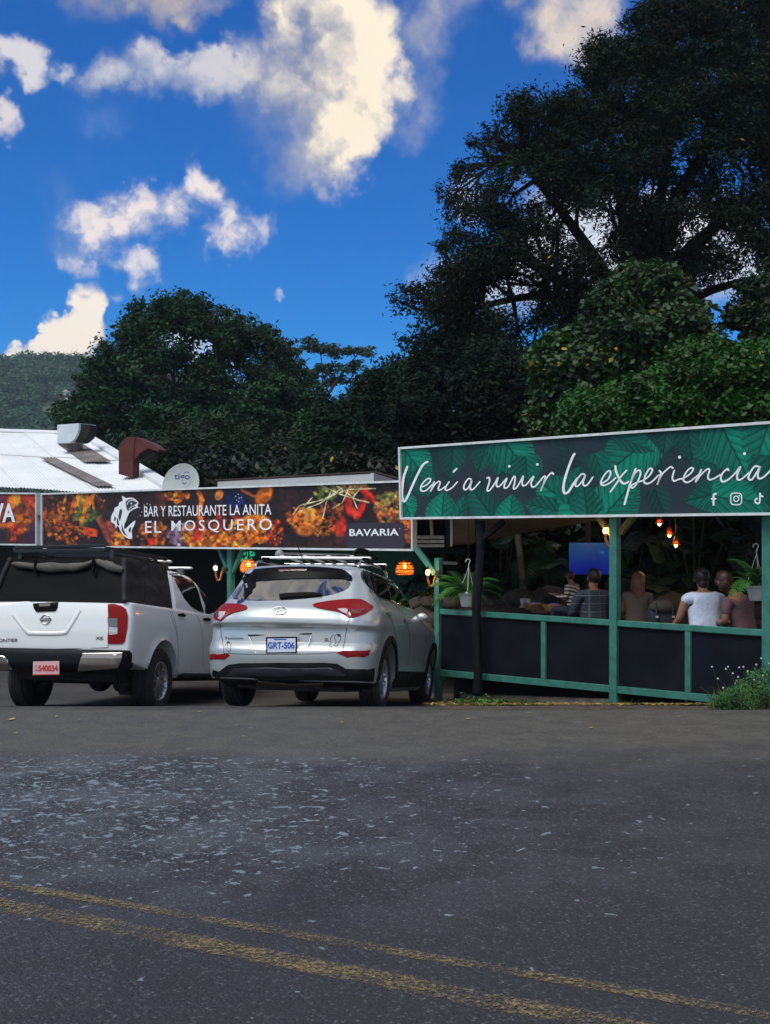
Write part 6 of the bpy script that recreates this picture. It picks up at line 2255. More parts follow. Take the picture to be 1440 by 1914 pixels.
# cab glass, doors
PB.patch('side_window', [(1.80, 1.73), (2.15, 1.765), (2.60, 1.765), (2.64, 1.6), (2.68, 1.30), (2.45, 1.31), (2.18, 1.36), (2.02, 1.44), (1.90, 1.58)], DGLASS, pk, .004, 'side', smooth=1, res=.05)
PB.patch('side_window', [(2.74, 1.295), (3.42, 1.27), (3.32, 1.36), (3.12, 1.50), (2.92, 1.64), (2.80, 1.715), (2.70, 1.762), (2.70, 1.6)], DGLASS, pk, .004, 'side', smooth=1, res=.05)
PB.line('window_frame', [(1.78, 1.745), (2.15, 1.785), (2.70, 1.785), (2.86, 1.715), (3.14, 1.53), (3.46, 1.28)], .018, BLK, pk, .006, 'side', smooth=3)
for (hx_, hy_) in ((645, 780), (925, 830)):
    PB.patch('door_handle', ZC([(hx_ - 35, hy_ - 15), (hx_ + 10, hy_ - 20), (hx_ + 38, hy_), (hx_ + 30, hy_ + 18), (hx_ - 25, hy_ + 8)]), BLK, pk, .03, smooth=1)
PB.line('door_seam', ZC([(425, 250), (470, 480), (500, 640), (545, 800), (590, 950), (615, 1100), (622, 1340)]), .008, SEAM, pk, .002)
PB.line('bed_seam', ZC([(322, 195), (400, 430), (480, 640), (540, 720), (590, 880), (612, 1000)]), .006, SEAM, pk, .002)
PB.line('door_seam', ZC([(750, 660), (830, 780), (880, 950), (895, 1150), (890, 1340)]), .007, SEAM, pk, .002)
link('side_step', MB().box((.86, 2.75, .44), (.14, 1.9, .05), bev=.015).mesh('side_step', PLAST), pk, local=True)
link('step_trim', MB().box((.90, 2.75, .475), (.03, 1.8, .012)).mesh('step_trim', CHROME), pk, local=True)
for wy in PWY:
    for sx in (-1, 1):
        wheel(pk, Vector((sx * .80, wy, .385)), .385, .255, .238, sx, 6)
link('underbody', MB().box((0, 2.7, .48), (1.25, 4.4, .22)).tube([(-.72, 1.15, .385), (.72, 1.15, .385)], .06, 10).ball((.12, 1.15, .385), .15).mesh('underbody', UNDER), pk, local=True)
link('spare_wheel', MB().lathe([(.16, -.1), (.30, -.11), (.36, -.06), (.36, .06), (.30, .11), (.16, .1)], 24, Matrix.Translation((0, .75, .50)), closed=True).mesh('spare_wheel', TYRE, True), pk, local=True)
link('exhaust', MB().tube([(.55, 1.7, .36), (.58, .7, .34)], .09, 12).mesh('exhaust', UNDER, True), pk, local=True)
# canopy: stretched cloth over a frame
CANV = mat('canvas_black', (0.034, 0.031, 0.032), .85, spec=.15, var=.25, vscale=4, bump=.5, bscale=14, bdist=.02, dirt=.4, dirtcol=(.06, .055, .05), dscale=3)
cb = [Vector(p) for p in [(-.83, .17, 1.285), (.83, .17, 1.285), (.86, 1.56, 1.285), (-.86, 1.56, 1.285), (-.73, .34, 1.82), (.73, .34, 1.82), (.735, 1.60, 1.84), (-.735, 1.60, 1.84)]]


def cloth_quad(a, b, c_, d, n, m_, amp, seed):
    mb = MB()
    nn = (b - a).cross(d - a).normalized()
    V = []
    for j in range(m_ + 1):
        for i in range(n + 1):
            u, v = i / n, j / m_
            p = a.lerp(b, u).lerp(d.lerp(c_, u), v)
            e = math.sin(PI * u) ** .5 * math.sin(PI * v) ** .5
            w = mnoise.noise(Vector((u * 3 + seed, v * 4, seed))) + .5 * mnoise.noise(Vector((u * 9 + seed, v * 5, 3))) + .8 * mnoise.noise(Vector((u * 2 + v * 3, v * 14, seed + 5))) * v * (1 - v)
            V.append(p + nn * amp * w * e)
    F = [(j * (n + 1) + i, j * (n + 1) + i + 1, (j + 1) * (n + 1) + i + 1, (j + 1) * (n + 1) + i) for j in range(m_) for i in range(n)]
    mb.add(V, F)
    return mb


cn = cloth_quad(cb[1], cb[2], cb[6], cb[5], 30, 20, .045, 1.3)
for (a, b, c_, d, s_) in ((cb[4], cb[5], cb[6], cb[7], 2.0), (cb[3], cb[0], cb[4], cb[7], 5.0), (cb[2], cb[3], cb[7], cb[6], 7.0)):
    q = cloth_quad(a, b, c_, d, 14, 10, .02, s_)
    cn.add(q.v, q.f)
cano = link('canopy', cn.mesh('canopy', CANV, True, weld=True), pk, local=True)
link('canopy_window', cloth_quad(cb[0], cb[1], cb[5], cb[4], 16, 8, .012, 9).mesh('canopy_window', mat('vinyl_window', (.0025, .0025, .003), .5, spec=.06), True), cano, local=True)
for sx in (-1, 1):
    link('canopy_edge', MB().tube(spline([(sx * .83, .16, 1.285), (sx * .80, .20, 1.42), (sx * .765, .26, 1.60), (sx * .72, .33, 1.80)], 4), [.03, .032, .028, .03, .027, .03, .032, .028, .03, .03, .03, .03, .03], 8).mesh('canopy_edge', CANV, True), cano, local=True)
TAUPE = mat('taupe_canvas', (0.085, 0.08, 0.07), .85, var=.2, vscale=5, bump=.6, bscale=12, bdist=.015)


def roll(pts, wd, seed):
    q = spline([Vector(p) for p in pts], 7)
    mb = MB()
    n = len(q)
    V = []
    sg = 12
    for i, p in enumerate(q):
        f = i / (n - 1)
        h = wd * (.25 + .75 * math.sin(PI * f) ** .6) * (1 + .3 * mnoise.noise(Vector((f * 6, seed, 0))))
        for k in range(sg):
            t = 2 * PI * k / sg
            r = 1 + .18 * mnoise.noise(Vector((f * 8, math.cos(t) * 1.4, math.sin(t) + seed)))
            V.append(p + Vector((0, math.cos(t) * .035 * r, math.sin(t) * h / 2 * r)))
    F = [(i * sg + k, i * sg + (k + 1) % sg, (i + 1) * sg + (k + 1) % sg, (i + 1) * sg + k) for i in range(n - 1) for k in range(sg)]
    return mb.add(V, F)


link('rolled_flap', roll([(-.66, .27, 1.73), (-.45, .255, 1.705), (-.2, .25, 1.69), (.1, .25, 1.69), (.26, .26, 1.715), (.38, .27, 1.765)], .10, 1).mesh('rolled_flap', TAUPE, True), cano, local=True)
link('rolled_flap', roll([(.40, .27, 1.765), (.52, .26, 1.725), (.64, .25, 1.69), (.76, .24, 1.66)], .11, 4).mesh('rolled_flap', TAUPE, True), cano, local=True)
for x in (-.34, .39):
    link('buckle_strap', MB().box((x, .225, 1.70), (.035, .03, .16), (0, 0, 0), .006).mesh('buckle_strap', BLK), cano, local=True)
# platform rack above
RACK = mat('rack_steel', (.018, .024, .032), .35, .3)
rk = thing('roof_rack', PB.M @ Vector((0, 1.0, 1.86)), 'flat dark steel rack mounted above the pickup bed canopy', 'roof rack')
PM = lambda x, y, z: PB.M @ Vector((x, y, z))
for (a, b, r_) in [((-.66, .30, 1.88), (.50, .30, 1.90), .020), ((-.66, .30, 1.93), (.44, .42, 1.965), .018), ((-.66, 1.75, 1.93), (.62, 1.75, 1.95), .02),
                   ((.50, .30, 1.92), (.66, 1.75, 1.94), .022), ((-.66, .30, 1.90), (-.66, 1.75, 1.93), .022), ((.55, .35, 1.86), (.68, 1.8, 1.87), .016)]:
    link('rail', MB().beam(PM(*a), PM(*b), r_ * 2, r_ * 2, bev=.006).mesh('rail', RACK), rk)
for k in range(7):
    y = .45 + k * .2
    link('slat', MB().beam(PM(-.65, y, 1.915), PM(.54, y, 1.925), .06, .018).mesh('slat', RACK), rk)
for (x, y) in ((-.6, .34), (.56, .36), (.62, 1.5), (-.6, 1.5)):
    link('bracket', MB().box(PM(x, y, 1.85), (.05, .05, .12), PB.M.to_3x3()).mesh('bracket', RACK), rk)
# silver bars on the cab roof
for (y, xa, xb, z) in ((1.95, -.66, .66, 1.93), (2.55, -.66, .72, 1.90)):
    b_ = link('roof_bar', MB().box(((xa + xb) / 2, y, z), (xb - xa, .06, .028), bev=.008).mesh('roof_bar', mat('bar_alloy')), pk, local=True)
    for sx in (-1, 1):
        link('bar_foot', MB().box((sx * .56, y, z - .06), (.10, .08, .11), bev=.014).mesh('bar_foot', mat('foot_grey', (.05, .05, .055), .5)), b_, local=True)

# ================================================================== LAMPS
BULB = mat('bulb_glow', (1, .7, .35), .4, emit=(1.0, 0.50, 0.13), estr=14)
CORD = mat('black_cord', (.01, .01, .01), .7)
WICK = mat('wicker_amber', (0.36, 0.12, 0.025), .6, var=.4, vscale=30)
WOODB = mat('varnished_wood', (0.20, 0.085, 0.025), .45, var=.3, vscale=10)


def bulb(t, c, r=.028, watt=5.0, elong=1.4):
    link('bulb', MB().ball(c, (r, r, r * elong), 12, 8).mesh('bulb', BULB, True), t)
    link('socket', MB().tube([c + Vector((0, 0, r * elong * .8)), c + Vector((0, 0, r * elong + .045))], .014, 8).mesh('socket', CORD), t)
    ld = bpy.data.lights.new('bulb_light', 'POINT')
    ld.energy = watt
    ld.color = (1, .55, .2)
    ld.shadow_soft_size = .03
    lo = bpy.data.objects.new('bulb_light', ld)
    COL.objects.link(lo)
    lo.parent = t
    lo.location = c - Vector(t['_b']) + Vector((0, 0, -r * elong - .035))


def pendant(x, y, Z, w, label, top_z, watt=8):
    c = P(x, y, Z)
    t = thing('pendant_lamp', c - Vector((0, 0, w * .55)), label, 'lamp', 'glowing amber hanging lamps')
    prof = [(w * .12, .42), (w * .30, .34), (w * .42, .18), (w * .50, -.05), (w * .50, -.28), (w * .44, -.36)]
    sh = MB()
    ns = 30
    for k in range(ns):                       # woven ribs, open between
        a = 2 * PI * k / ns
        sh.tube([c + Vector((r * math.cos(a + h * .8), r * math.sin(a + h * .8), h * w)) for r, h in prof], .0045, 4, caps=False)
        sh.tube([c + Vector((r * math.cos(a - h * .8), r * math.sin(a - h * .8), h * w)) for r, h in prof], .0045, 4, caps=False)
    for r, h in prof:
        sh.tube([c + Vector((r * math.cos(q), r * math.sin(q), h * w)) for q in np.linspace(0, 2 * PI, 20)[:-1]], .006, 4, closed=True)
    link('lamp_shade', sh.mesh('lamp_shade', WICK), t)
    lin = link('shade_lining', MB().lathe([(r * .96, h * w) for r, h in prof], 24, Matrix.Translation(c)).mesh('shade_lining', AMB, True), t)
    bulb(t, c + Vector((0, 0, w * .12)), w * .11, watt)
    link('cord', MB().tube([c + Vector((0, 0, w * .4)), (c.x, c.y, top_z)], .007, 6).mesh('cord', CORD), t)
    return t


AMB = bpy.data.materials.new('amber_lining')
AMB.use_nodes = True
_T = NT(AMB.node_tree)
_tr = _T.new('ShaderNodeBsdfTranslucent')
_tr.inputs['Color'].default_value = (.45, .13, .025, 1)
_tp = _T.new('ShaderNodeBsdfTransparent')
_mx = _T.new('ShaderNodeMixShader')
_mx.inputs[0].default_value = .35
_T.l.new(_tr.outputs[0], _mx.inputs[1])
_T.l.new(_tp.outputs[0], _mx.inputs[2])
_T.l.new(_mx.outputs[0], AMB.node_tree.nodes['Material Output'].inputs[0])

pendant(757, 1062, 18.0, .30, 'woven amber pendant lamp glowing beside the silver SUV roof', 1.98, 6)
pendant(465, 1058, 18.6, .28, 'amber pendant lamp half hidden behind the SUV, under green wall writing', 1.98, 6)
for (x, y, Z, lb) in [(1233, 972, 15.4, 'topmost of the three small amber lamps under the leaf sign'), (1252, 994, 15.8, 'middle one of the three small amber lamps under the leaf sign'), (1264, 1012, 15.2, 'lowest of the three small amber lamps under the leaf sign')]:
    c = P(x, y, Z)
    t = thing('pendant_lamp', c, lb, 'lamp', 'small amber lamps inside the shelter')
    link('lamp_shade', MB().lathe([(.02, .065), (.03, .05), (.045, -.02), (.062, -.045), (.060, -.047), (.04, -.02), (.026, .048)], 20, Matrix.Translation(c)).mesh('lamp_shade', mat('amber_glass', (.35, .07, .012), .3, trans=.5), True), t)
    bulb(t, c + Vector((0, 0, -.035)), .026, 3, 1.7)
    link('cord', MB().tube([c + Vector((0, 0, .06)), (c.x, c.y, 2.65)], .005, 5).mesh('cord', CORD), t)
for (x, y, Z, sx, lb) in [(403, 1062, 17.8, 1, 'bulb on a hooked bracket on the post behind the pickup cab'), (800, 1070, 15.55, 1, 'bulb on a hooked wooden bracket left of the first shelter post'),
                          (1132, 992, 13.75, 1, 'bulb on a hooked wooden bracket on the middle shelter post')]:
    c = P(x, y, Z)
    t = thing('wall_lamp', c - Vector((0, 0, .2)), lb, 'lamp', 'bulbs on hooked brackets')
    bulb(t, c, .028, 3.5, 1.5)
    q = [c + Vector(p) for p in [(0, 0, -.03), (0.005, 0, -.11), (.035, .0, -.19), (.08, 0, -.17), (.10, 0, -.08), (.14, .01, -.02)]]
    link('bracket', MB().tube(spline(q, 4), .016, 8).mesh('bracket', WOODB, True), t)
    link('back_plate', MB().lathe([(.001, .02), (.05, .015), (.055, -.02), (.001, -.02)], 14, Matrix.Translation(c + Vector((.15, .0, -.02))) @ Matrix.Rotation(-PI / 2, 4, 'X')).mesh('back_plate', CORD, True), t)

# ---------------------------------------------------------------- wall writing
wb = BANP.shifted(4.6)
u0_, z0_ = wb.px(418, 1058)
u1_, z1_ = wb.px(566, 1022)
t = thing('wall_writing', wb.at((u0_ + u1_) / 2, z0_, 0), 'dark board with glowing green handwriting behind the SUV roof', 'sign')
q = [wb.at(u0_, z0_), wb.at(u1_, z0_), wb.at(u1_, z1_), wb.at(u0_, z1_)]
q2 = [p + wb.n * .04 for p in q]
link('board', MB().add(q + q2, [(0, 1, 2, 3), (7, 6, 5, 4), (0, 4, 5, 1), (1, 5, 6, 2), (2, 6, 7, 3), (3, 7, 4, 0)]).mesh('board', NB), t)
mb = MB()
Z7 = lambda l: [(400 + x / 9, 1010 + y / 9) for x, y in l]
for l in [[(270, 195), (350, 190)], [(312, 192), (290, 245)], [(430, 262), (485, 195)], [(500, 192), (485, 250)], [(505, 192), (530, 215), (500, 250)], [(565, 190), (570, 260)], [(600, 190), (640, 195), (610, 222), (650, 245), (605, 262)], [(668, 190), (680, 250), (650, 262)],
          [(362, 362), (392, 350), (410, 300), (430, 350)], [(440, 300), (448, 352)], [(460, 355), (480, 300), (495, 355)], [(535, 275), (520, 350)], [(560, 270), (545, 330)], [(625, 290), (655, 340), (695, 362)]]:
    ribbon(mb, wb, Z7(l), 1.9, -.004, 3)
link('writing', mb.mesh('writing', mat('green_glow', (.02, .4, .2), .5, emit=(0.01, .5, .22), estr=.75)), t)

# ================================================================== PLANTS
GL = LEAF_G


def set_tint(me, col, var=.15, rnd=R):
    k = 1 + rnd.uniform(-var, var)
    at = me.color_attributes.new('tint', 'FLOAT_COLOR', 'POINT')
    n = len(me.vertices)
    a = np.ones((n, 4), dtype=np.float32)
    a[:, :3] = np.array(col) * k
    at.data.foreach_set('color', a.ravel())
    return me


def monstera_leaf(L=.42, W=.36, col=(.03, .085, .045)):
    """split leaf: real notches between the ribs, folded along the midrib"""
    out = []
    n = 6
    side = []
    for i in range(n):
        a0, a1 = i / n, (i + .72) / n
        for a in np.linspace(a0, a1, 4):
            f = math.sqrt(max(0, 1 - (2 * a - .8) ** 2 / 1.5)) * (1 - a ** 4)
            side.append((a, f))
        am = (a1 + (i + 1) / n) / 2
        side.append((am - .03, .30 * math.sqrt(max(0, 1 - (2 * am - .8) ** 2 / 1.5))))
    pts = [(0, .02)] + side + [(1, 0)]
    mb = MB()
    for sg in (-1, 1):
        base = len(mb.v)
        V = []
        for a, f in pts:
            x = a * L + .18 * f * W * (1 if a < .9 else 0)
            V.append(Vector((x, 0, -.35 * (a ** 2) * L)))
            V.append(Vector((x + f * W * .10, sg * f * W * .5, -.35 * a * a * L - f * f * W * .13)))
        F = [(2 * i, 2 * i + 2, 2 * i + 3, 2 * i + 1) for i in range(len(pts) - 1)]
        mb.add(V, F)
    me = mb.mesh('leaf', GL, True)
    return set_tint(me, col)


def frond(L=.6, n=16, w=.09, droop=.5, col=(.03, .09, .03), lw=.35):
    mb = MB()
    pts = []
    for i in range(n + 1):
        f = i / n
        pts.append(Vector((f * L * (1 - .15 * f), 0, L * (.55 * f - droop * 1.5 * f * f))))
    mb.tube(pts, [.006 * (1 - .7 * i / n) for i in range(n + 1)], 4, caps=False)
    for i in range(1, n + 1):
        f = i / n
        ll = w * math.sin(PI * min(1, f * .9 + .12)) ** .7
        t = (pts[i] - pts[i - 1]).normalized()
        for sg in (-1, 1):
            d = Vector((t.x * .45, sg * .9, t.z * .45 - .25)).normalized()
            b = pts[i]
            e = b + d * ll
            s = t * ll * lw * .5
            m = b.lerp(e, .5) + Vector((0, 0, .01))
            mb.add([b, m - s, e, m + s], [(0, 1, 2, 3)])
    me = mb.mesh('frond', GL)
    return set_tint(me, col)


LEAVES = [monstera_leaf(R.uniform(.36, .5), R.uniform(.34, .46), c_) for c_ in ((.012, .036, .020), (.016, .046, .025), (.03, .06, .035), (.010, .030, .017))]
FRONDS = [frond(R.uniform(.9, 1.3), 22, R.uniform(.22, .32), .35, c_, .22) for c_ in ((.012, .038, .02), (.02, .052, .025), (.014, .035, .02))]
FERNS = [frond(.34, 14, .055, .5, c_, .42) for c_ in ((.04, .14, .025), (.05, .17, .03), (.03, .10, .02))]
STEMM = mat('green_stem', (.04, .07, .025), .6)


def leafy_plant(name, label, cat, base, leaves, n, h, spread, group, scale=1.0, face=-PI / 2):
    t = thing(name, base, label, cat, group)
    for i in range(n):
        me = leaves[R.randrange(len(leaves))]
        a = R.uniform(0, 2 * PI) if R.random() < .4 else face + R.gauss(0, .9)
        hh = h * R.uniform(.35, 1.0)
        rr = spread * R.uniform(.1, 1)
        o = bpy.data.objects.new('leaf' if leaves is LEAVES else 'frond', me)
        COL.objects.link(o)
        o.parent = t
        o.location = (rr * math.cos(a), rr * math.sin(a), hh)
        o.rotation_euler = (R.gauss(0, .3), R.uniform(-.2, .9), a)
        k = scale * R.uniform(.75, 1.2)
        o.scale = (k, k, k)
        if i % 2 == 0:
            link('stem', MB().tube([(0, 0, 0), (rr * .3 * math.cos(a), rr * .3 * math.sin(a), hh * .6), (rr * math.cos(a), rr * math.sin(a), hh)], [.016, .012, .007], 5, caps=False).mesh('stem', STEMM, True), t, local=True)
    return t


plants = [(855, 17.6, 1.7, 'frond', 'arching palm fronds behind the left hanging basket'), (935, 18.0, 2.2, 'mon', 'split-leaved plant under the brown awning, left of the bare stem'),
          (1010, 18.2, 2.5, 'frond', 'palm fronds behind the rocks, left of the television'), (1048, 17.8, 1.5, 'mon', 'low broad-leaved plant just left of the television'),
          (1180, 17.4, 2.2, 'mon', 'monstera to the right of the middle post'), (1222, 17.0, 1.9, 'mon', 'monstera with pale leaf beside the three amber lamps'),
          (1262, 17.6, 1.4, 'frond', 'palm spray above the backpack, below the amber lamps'), (1300, 17.2, 2.5, 'mon', 'tall split-leaved plant behind the woman in white'),
          (1350, 17.2, 2.3, 'frond', 'palm fronds above the person in the dusty pink shirt'), (1400, 17.0, 2.5, 'mon', 'split-leaved plant left of the right hanging basket'), (1450, 16.6, 2.2, 'frond', 'palm fronds at the right edge inside the shelter')]
for (x, Z, h, k_, lb) in plants:
    b = P(x, 1100, Z)
    b.z = -.5
    if k_ == 'mon':
        leafy_plant('monstera_plant', lb, 'plant', b, LEAVES, 22, h + .3, .55, 'broad-leaved plants inside the shelter', 1.0)
    else:
        leafy_plant('palm_plant', lb, 'plant', b, FRONDS, 16, h * .8, .2, 'palm plants inside the shelter', 1.0)
# the dense undergrowth behind them
cc, rr = [], []
for _ in range(680):
    x = R.uniform(800, 1500) if R.random() < .8 else R.uniform(1500, 1900)
    y = R.uniform(950, 1150) if x < 1500 else R.uniform(800, 1150)
    Z = R.uniform(18.2, 20.5)
    q = P(x, y, Z)
    cc.append(tuple(q))
    rr.append(R.uniform(.25, .42))
for _ in range(200):
    x = R.uniform(350, 1100)
    q = P(x, R.uniform(880, 960), R.uniform(25, 28))
    cc.append(tuple(q))
    rr.append(R.uniform(.5, .8))
V, F, T = leaf_cloud(cc, rr, 130, .10, (.010, .021, .011), aspect=.5, yellow=.01, shade_var=.55)
link('undergrowth', mesh_np('undergrowth', V, F, LEAF_G, False, T), kind='stuff', label='dense dark undergrowth behind the shelter')
# bare slim trunk inside the shelter
st = [P(980, 1150, 17.2), P(978, 1090, 17.2), P(973, 1040, 17.2), P(969, 1005, 17.2), P(965, 950, 17.2)]
tt = thing('slim_tree', st[0], 'slim bare olive trunk rising behind the shelter rail, left of the television', 'tree')
link('trunk', MB().tube(spline(st, 4), .05, 8).mesh('trunk', mat('olive_bark', (.09, .08, .04), .85, var=.4, vscale=8, bump=.5, bscale=30), True), tt)
V, F, T = leaf_cloud([tuple(P(965, 930, 17.2)), tuple(P(945, 945, 17.0)), tuple(P(990, 935, 17.3))], [.3, .25, .3], 120, .08, (.03, .06, .03))
link('crown', mesh_np('crown', V, F, LEAF, False, T), tt)


def basket(x, yr, yb, Z, w, hook_y, label, seed):
    rim = P(x, yr, Z)
    bot = P(x, yb, Z)
    h = rim.z - bot.z
    t = thing('hanging_basket', bot, label, 'hanging plant', 'ferns in white hanging pots')
    Mx = Matrix.Translation(bot)
    prof = [(.001, 0), (w * .33, 0), (w * .36, .01), (w * .46, h * .78), (w * .465, h * .80), (w * .52, h * .82), (w * .53, h), (w * .50, h), (w * .47, h * .86), (.001, h * .84)]
    link('pot', MB().lathe(prof, 28, Mx).mesh('pot', mat('white_plastic', (.62, .66, .64), .4, var=.06, vscale=9, dirt=.3, dirtcol=(.3, .28, .22), dscale=9), True), t)
    link('pot_band', MB().lathe([(w * .485, h * .66), (w * .492, h * .64), (w * .484, h * .62)], 28, Mx).mesh('pot_band', mat('white_plastic'), True), t)
    link('soil', MB().lathe([(.001, h * .90), (w * .47, h * .87)], 20, Mx).mesh('soil', soil), t)
    top = P(x + (1 if seed else 3), hook_y + 14, Z)
    hk = [top + Vector((0, 0, -.02)), top + Vector((0, 0, .035)), top + Vector((.02, 0, .085)), top + Vector((-.005, 0, .11)), top + Vector((-.035, 0, .095)), top + Vector((-.04, 0, .065))]
    link('hook', MB().tube(spline(hk, 4), .007, 6).mesh('hook', mat('white_plastic'), True), t)
    for k in range(3):
        a = 2 * PI * k / 3 + .5
        link('strap', MB().tube([bot + Vector((w * .5 * math.cos(a), w * .5 * math.sin(a), h)), top], .0045, 5).mesh('strap', mat('white_plastic')), t)
    for k in range(36):
        a = R.uniform(0, 2 * PI)
        o = bpy.data.objects.new('frond', FERNS[k % 3])
        COL.objects.link(o)
        o.parent = t
        o.location = (w * .2 * math.cos(a), w * .2 * math.sin(a), h * .9)
        o.rotation_euler = (R.gauss(0, .25), R.uniform(-.9, .25), a)
        s_ = R.uniform(.8, 2.0)
        o.scale = (s_, s_, s_)
    # wire that carries the hook
    link('wire', MB().tube([top + Vector((0, 0, .10)), (top.x, top.y, 2.6)], .003, 4).mesh('wire', CORD), t)
    return t


basket(873.5, 1106, 1134, 15.45, .235, 1046, 'fern in a white hanging pot against the dark sign post', 0)
basket(1414, 1094, 1123, 12.85, .215, 1020, 'fern in a white hanging pot near the right edge', 1)

# rocks
ROCK = mat('mossy_rock', (0.05, 0.046, 0.034), .9, var=.4, vscale=5, bump=.9, bscale=12, bdist=.03, dirt=.8, dirtcol=(.05, .065, .025), dscale=4)
ROCK2 = mat('brown_rock', (0.06, 0.045, 0.033), .9, var=.45, vscale=5, bump=.9, bscale=14, bdist=.03)


def rock(c, r, m, label, group, seed):
    bm = bmesh.new()
    bmesh.ops.create_icosphere(bm, subdivisions=3, radius=1)
    for v in bm.verts:
        n = mnoise.noise(v.co * 1.3 + Vector((seed, 0, 0))) * .35 + mnoise.noise(v.co * 3.5 + Vector((0, seed, 0))) * .1
        v.co = Vector((v.co.x * r[0], v.co.y * r[1], v.co.z * r[2])) * (1 + n) + c
    me = bpy.data.meshes.new('rock')
    bm.to_mesh(me)
    bm.free()
    for p in me.polygons:
        p.use_smooth = True
    me.materials.append(m)
    solo('rock', me, label, 'rock', group)


for i, (x, y, Z, rx, ry, lb) in enumerate([(975, 1122, 16.8, .27, .17, 'largest mossy boulder left of the child, behind the baskets'), (1010, 1120, 16.9, .22, .16, 'mossy boulder second from the largest, behind the baskets'), (1036, 1116, 17.1, .20, .17, 'mossy boulder just left of the child'), (1062, 1122, 17.0, .16, .14, 'small mossy rock behind the child'),
                                          (945, 1132, 16.9, .2, .12, 'flat dark rock left of the largest boulder'), (1250, 1130, 16.4, .3, .2, 'round olive boulder behind the navy backpack'), (915, 1130, 17.0, .25, .12, 'flat brown rock right of the sign post')]):
    rock(P(x, y, Z), (rx, rx * .8, ry), ROCK, lb, 'boulders in the planter', i * 3.1)
for i, (x, y, Z, rx, ry, lb) in enumerate([(783, 1128, 16.8, .17, .10, 'flat stone on top of the pile by the SUV mirror'), (806, 1126, 16.7, .16, .09, 'upper stone of the pile touching the first green post'), (790, 1150, 16.7, .2, .13, 'middle stone of the pile by the SUV mirror'), (812, 1160, 16.6, .15, .12, 'round stone of the pile beside the first green post'), (798, 1182, 16.6, .22, .16, 'lowest stone of the pile behind the SUV bonnet'),
                                          (845, 1128, 16.6, .16, .1, 'brown stone under the left hanging basket')]):
    rock(P(x, y, Z), (rx, rx * .8, ry), ROCK2, lb, 'stones piled by the first post', i * 5.3 + 1)
# planter wall that carries the boulders
link('planter_wall', MB().beam(P(850, 1190, 16.9), P(1500, 1190, 15.9), .7, .9).mesh('planter_wall', mat('planter_stone', (.05, .04, .03), .9, var=.4, vscale=4, bump=.8, bscale=9, bdist=.04)), kind='structure')
for o in COL.objects:
    if o.name == 'planter_wall':
        o['label'] = 'low dark stone planter wall behind the dining tables'
        o['category'] = 'wall'
        del o['kind']

# television
tc = P(1108, 1044, 16.0)
tv = thing('television', tc - Vector((0, 0, .25)), 'wall television with a plain deep blue screen inside the shelter', 'television')
rotz = Matrix.Rotation(math.radians(-8), 3, 'Z')
link('casing', MB().box(tc + rotz @ Vector((0, .03, 0)), (.70, .05, .49), rotz, .008).mesh('casing', BLK), tv)
m = bpy.data.materials.new('tv_screen')
m.use_nodes = True
T_ = NT(m.node_tree)
b_ = m.node_tree.nodes['Principled BSDF']
b_.inputs['Base Color'].default_value = (.004, .006, .02, 1)
b_.inputs['Roughness'].default_value = .2
uvn = T_.sep(T_.new('ShaderNodeTexCoord').outputs['UV'])
ec = T_.mix(T_.mr(uvn[1], .1, .95), (.0, .003, .20, 1), (.004, .045, .17, 1))
dd = T_.vmath('DISTANCE', T_.new('ShaderNodeTexCoord').outputs['UV'], (.70, .70, 0))
ec = T_.mix(T_.mr(dd, .06, .045, 0, .6), ec, (.02, .14, .42, 1))
T_.put(b_.inputs['Emission Color'], ec)
b_.inputs['Emission Strength'].default_value = .5
V = [tc + rotz @ Vector((sx * .33, -.001, sz * .225)) for sx, sz in ((-1, -1), (1, -1), (1, 1), (-1, 1))]
me = mesh_np('screen', [tuple(v) for v in V], [(0, 1, 2, 3)], m)
ul = me.uv_layers.new(name='UVMap')
for lp, uvv in zip(me.loops, ((0, 0), (1, 0), (1, 1), (0, 1))):
    ul.data[lp.index].uv = uvv
link('screen', me, tv)
link('mount', MB().beam(tc + Vector((0, .06, 0)), tc + Vector((0, .35, .0)), .08, .08).beam(tc + Vector((0, .35, -1.5)), tc + Vector((0, .35, 1.2)), .08, .08).mesh('mount', CORD), tv)

# ================================================================== TABLES, BENCHES, TABLEWARE
TW = mat('table_wood', (.11, .06, .03), .5, var=.35, vscale=6)
FL = -.15


def table(u0_, u1_, d0, d1, top, label):
    c = RAILP.at((u0_ + u1_) / 2, FL, (d0 + d1) / 2)
    rz = math.atan2(RAILP.d.y, RAILP.d.x)
    t = thing('dining_table', c, label, 'table', None, (0, 0, rz))
    L, Wd = u1_ - u0_, d1 - d0
    n = 4
    for k in range(n):
        link('plank', MB().box((0, -Wd / 2 + (k + .5) * Wd / n, top - FL - .02), (L, Wd / n - .008, .035), bev=.004).mesh('plank', TW), t, local=True)
    for sx in (-1, 1):
        for sy in (-1, 1):
            link('leg', MB().box((sx * (L / 2 - .1), sy * (Wd / 2 - .08), (top - FL - .04) / 2), (.07, .07, top - FL - .04)).mesh('leg', TW), t, local=True)
    return t


def bench(u0_, u1_, d, label):
    c = RAILP.at((u0_ + u1_) / 2, FL, d)
    t = thing('bench', c, label, 'bench', None, (0, 0, math.atan2(RAILP.d.y, RAILP.d.x)))
    L = u1_ - u0_
    link('seat', MB().box((0, 0, .46), (L, .30, .04), bev=.005).mesh('seat', TW), t, local=True)
    for sx in (-1, 1):
        link('leg', MB().box((sx * (L / 2 - .12), 0, .22), (.06, .26, .44)).mesh('leg', TW), t, local=True)
    return t


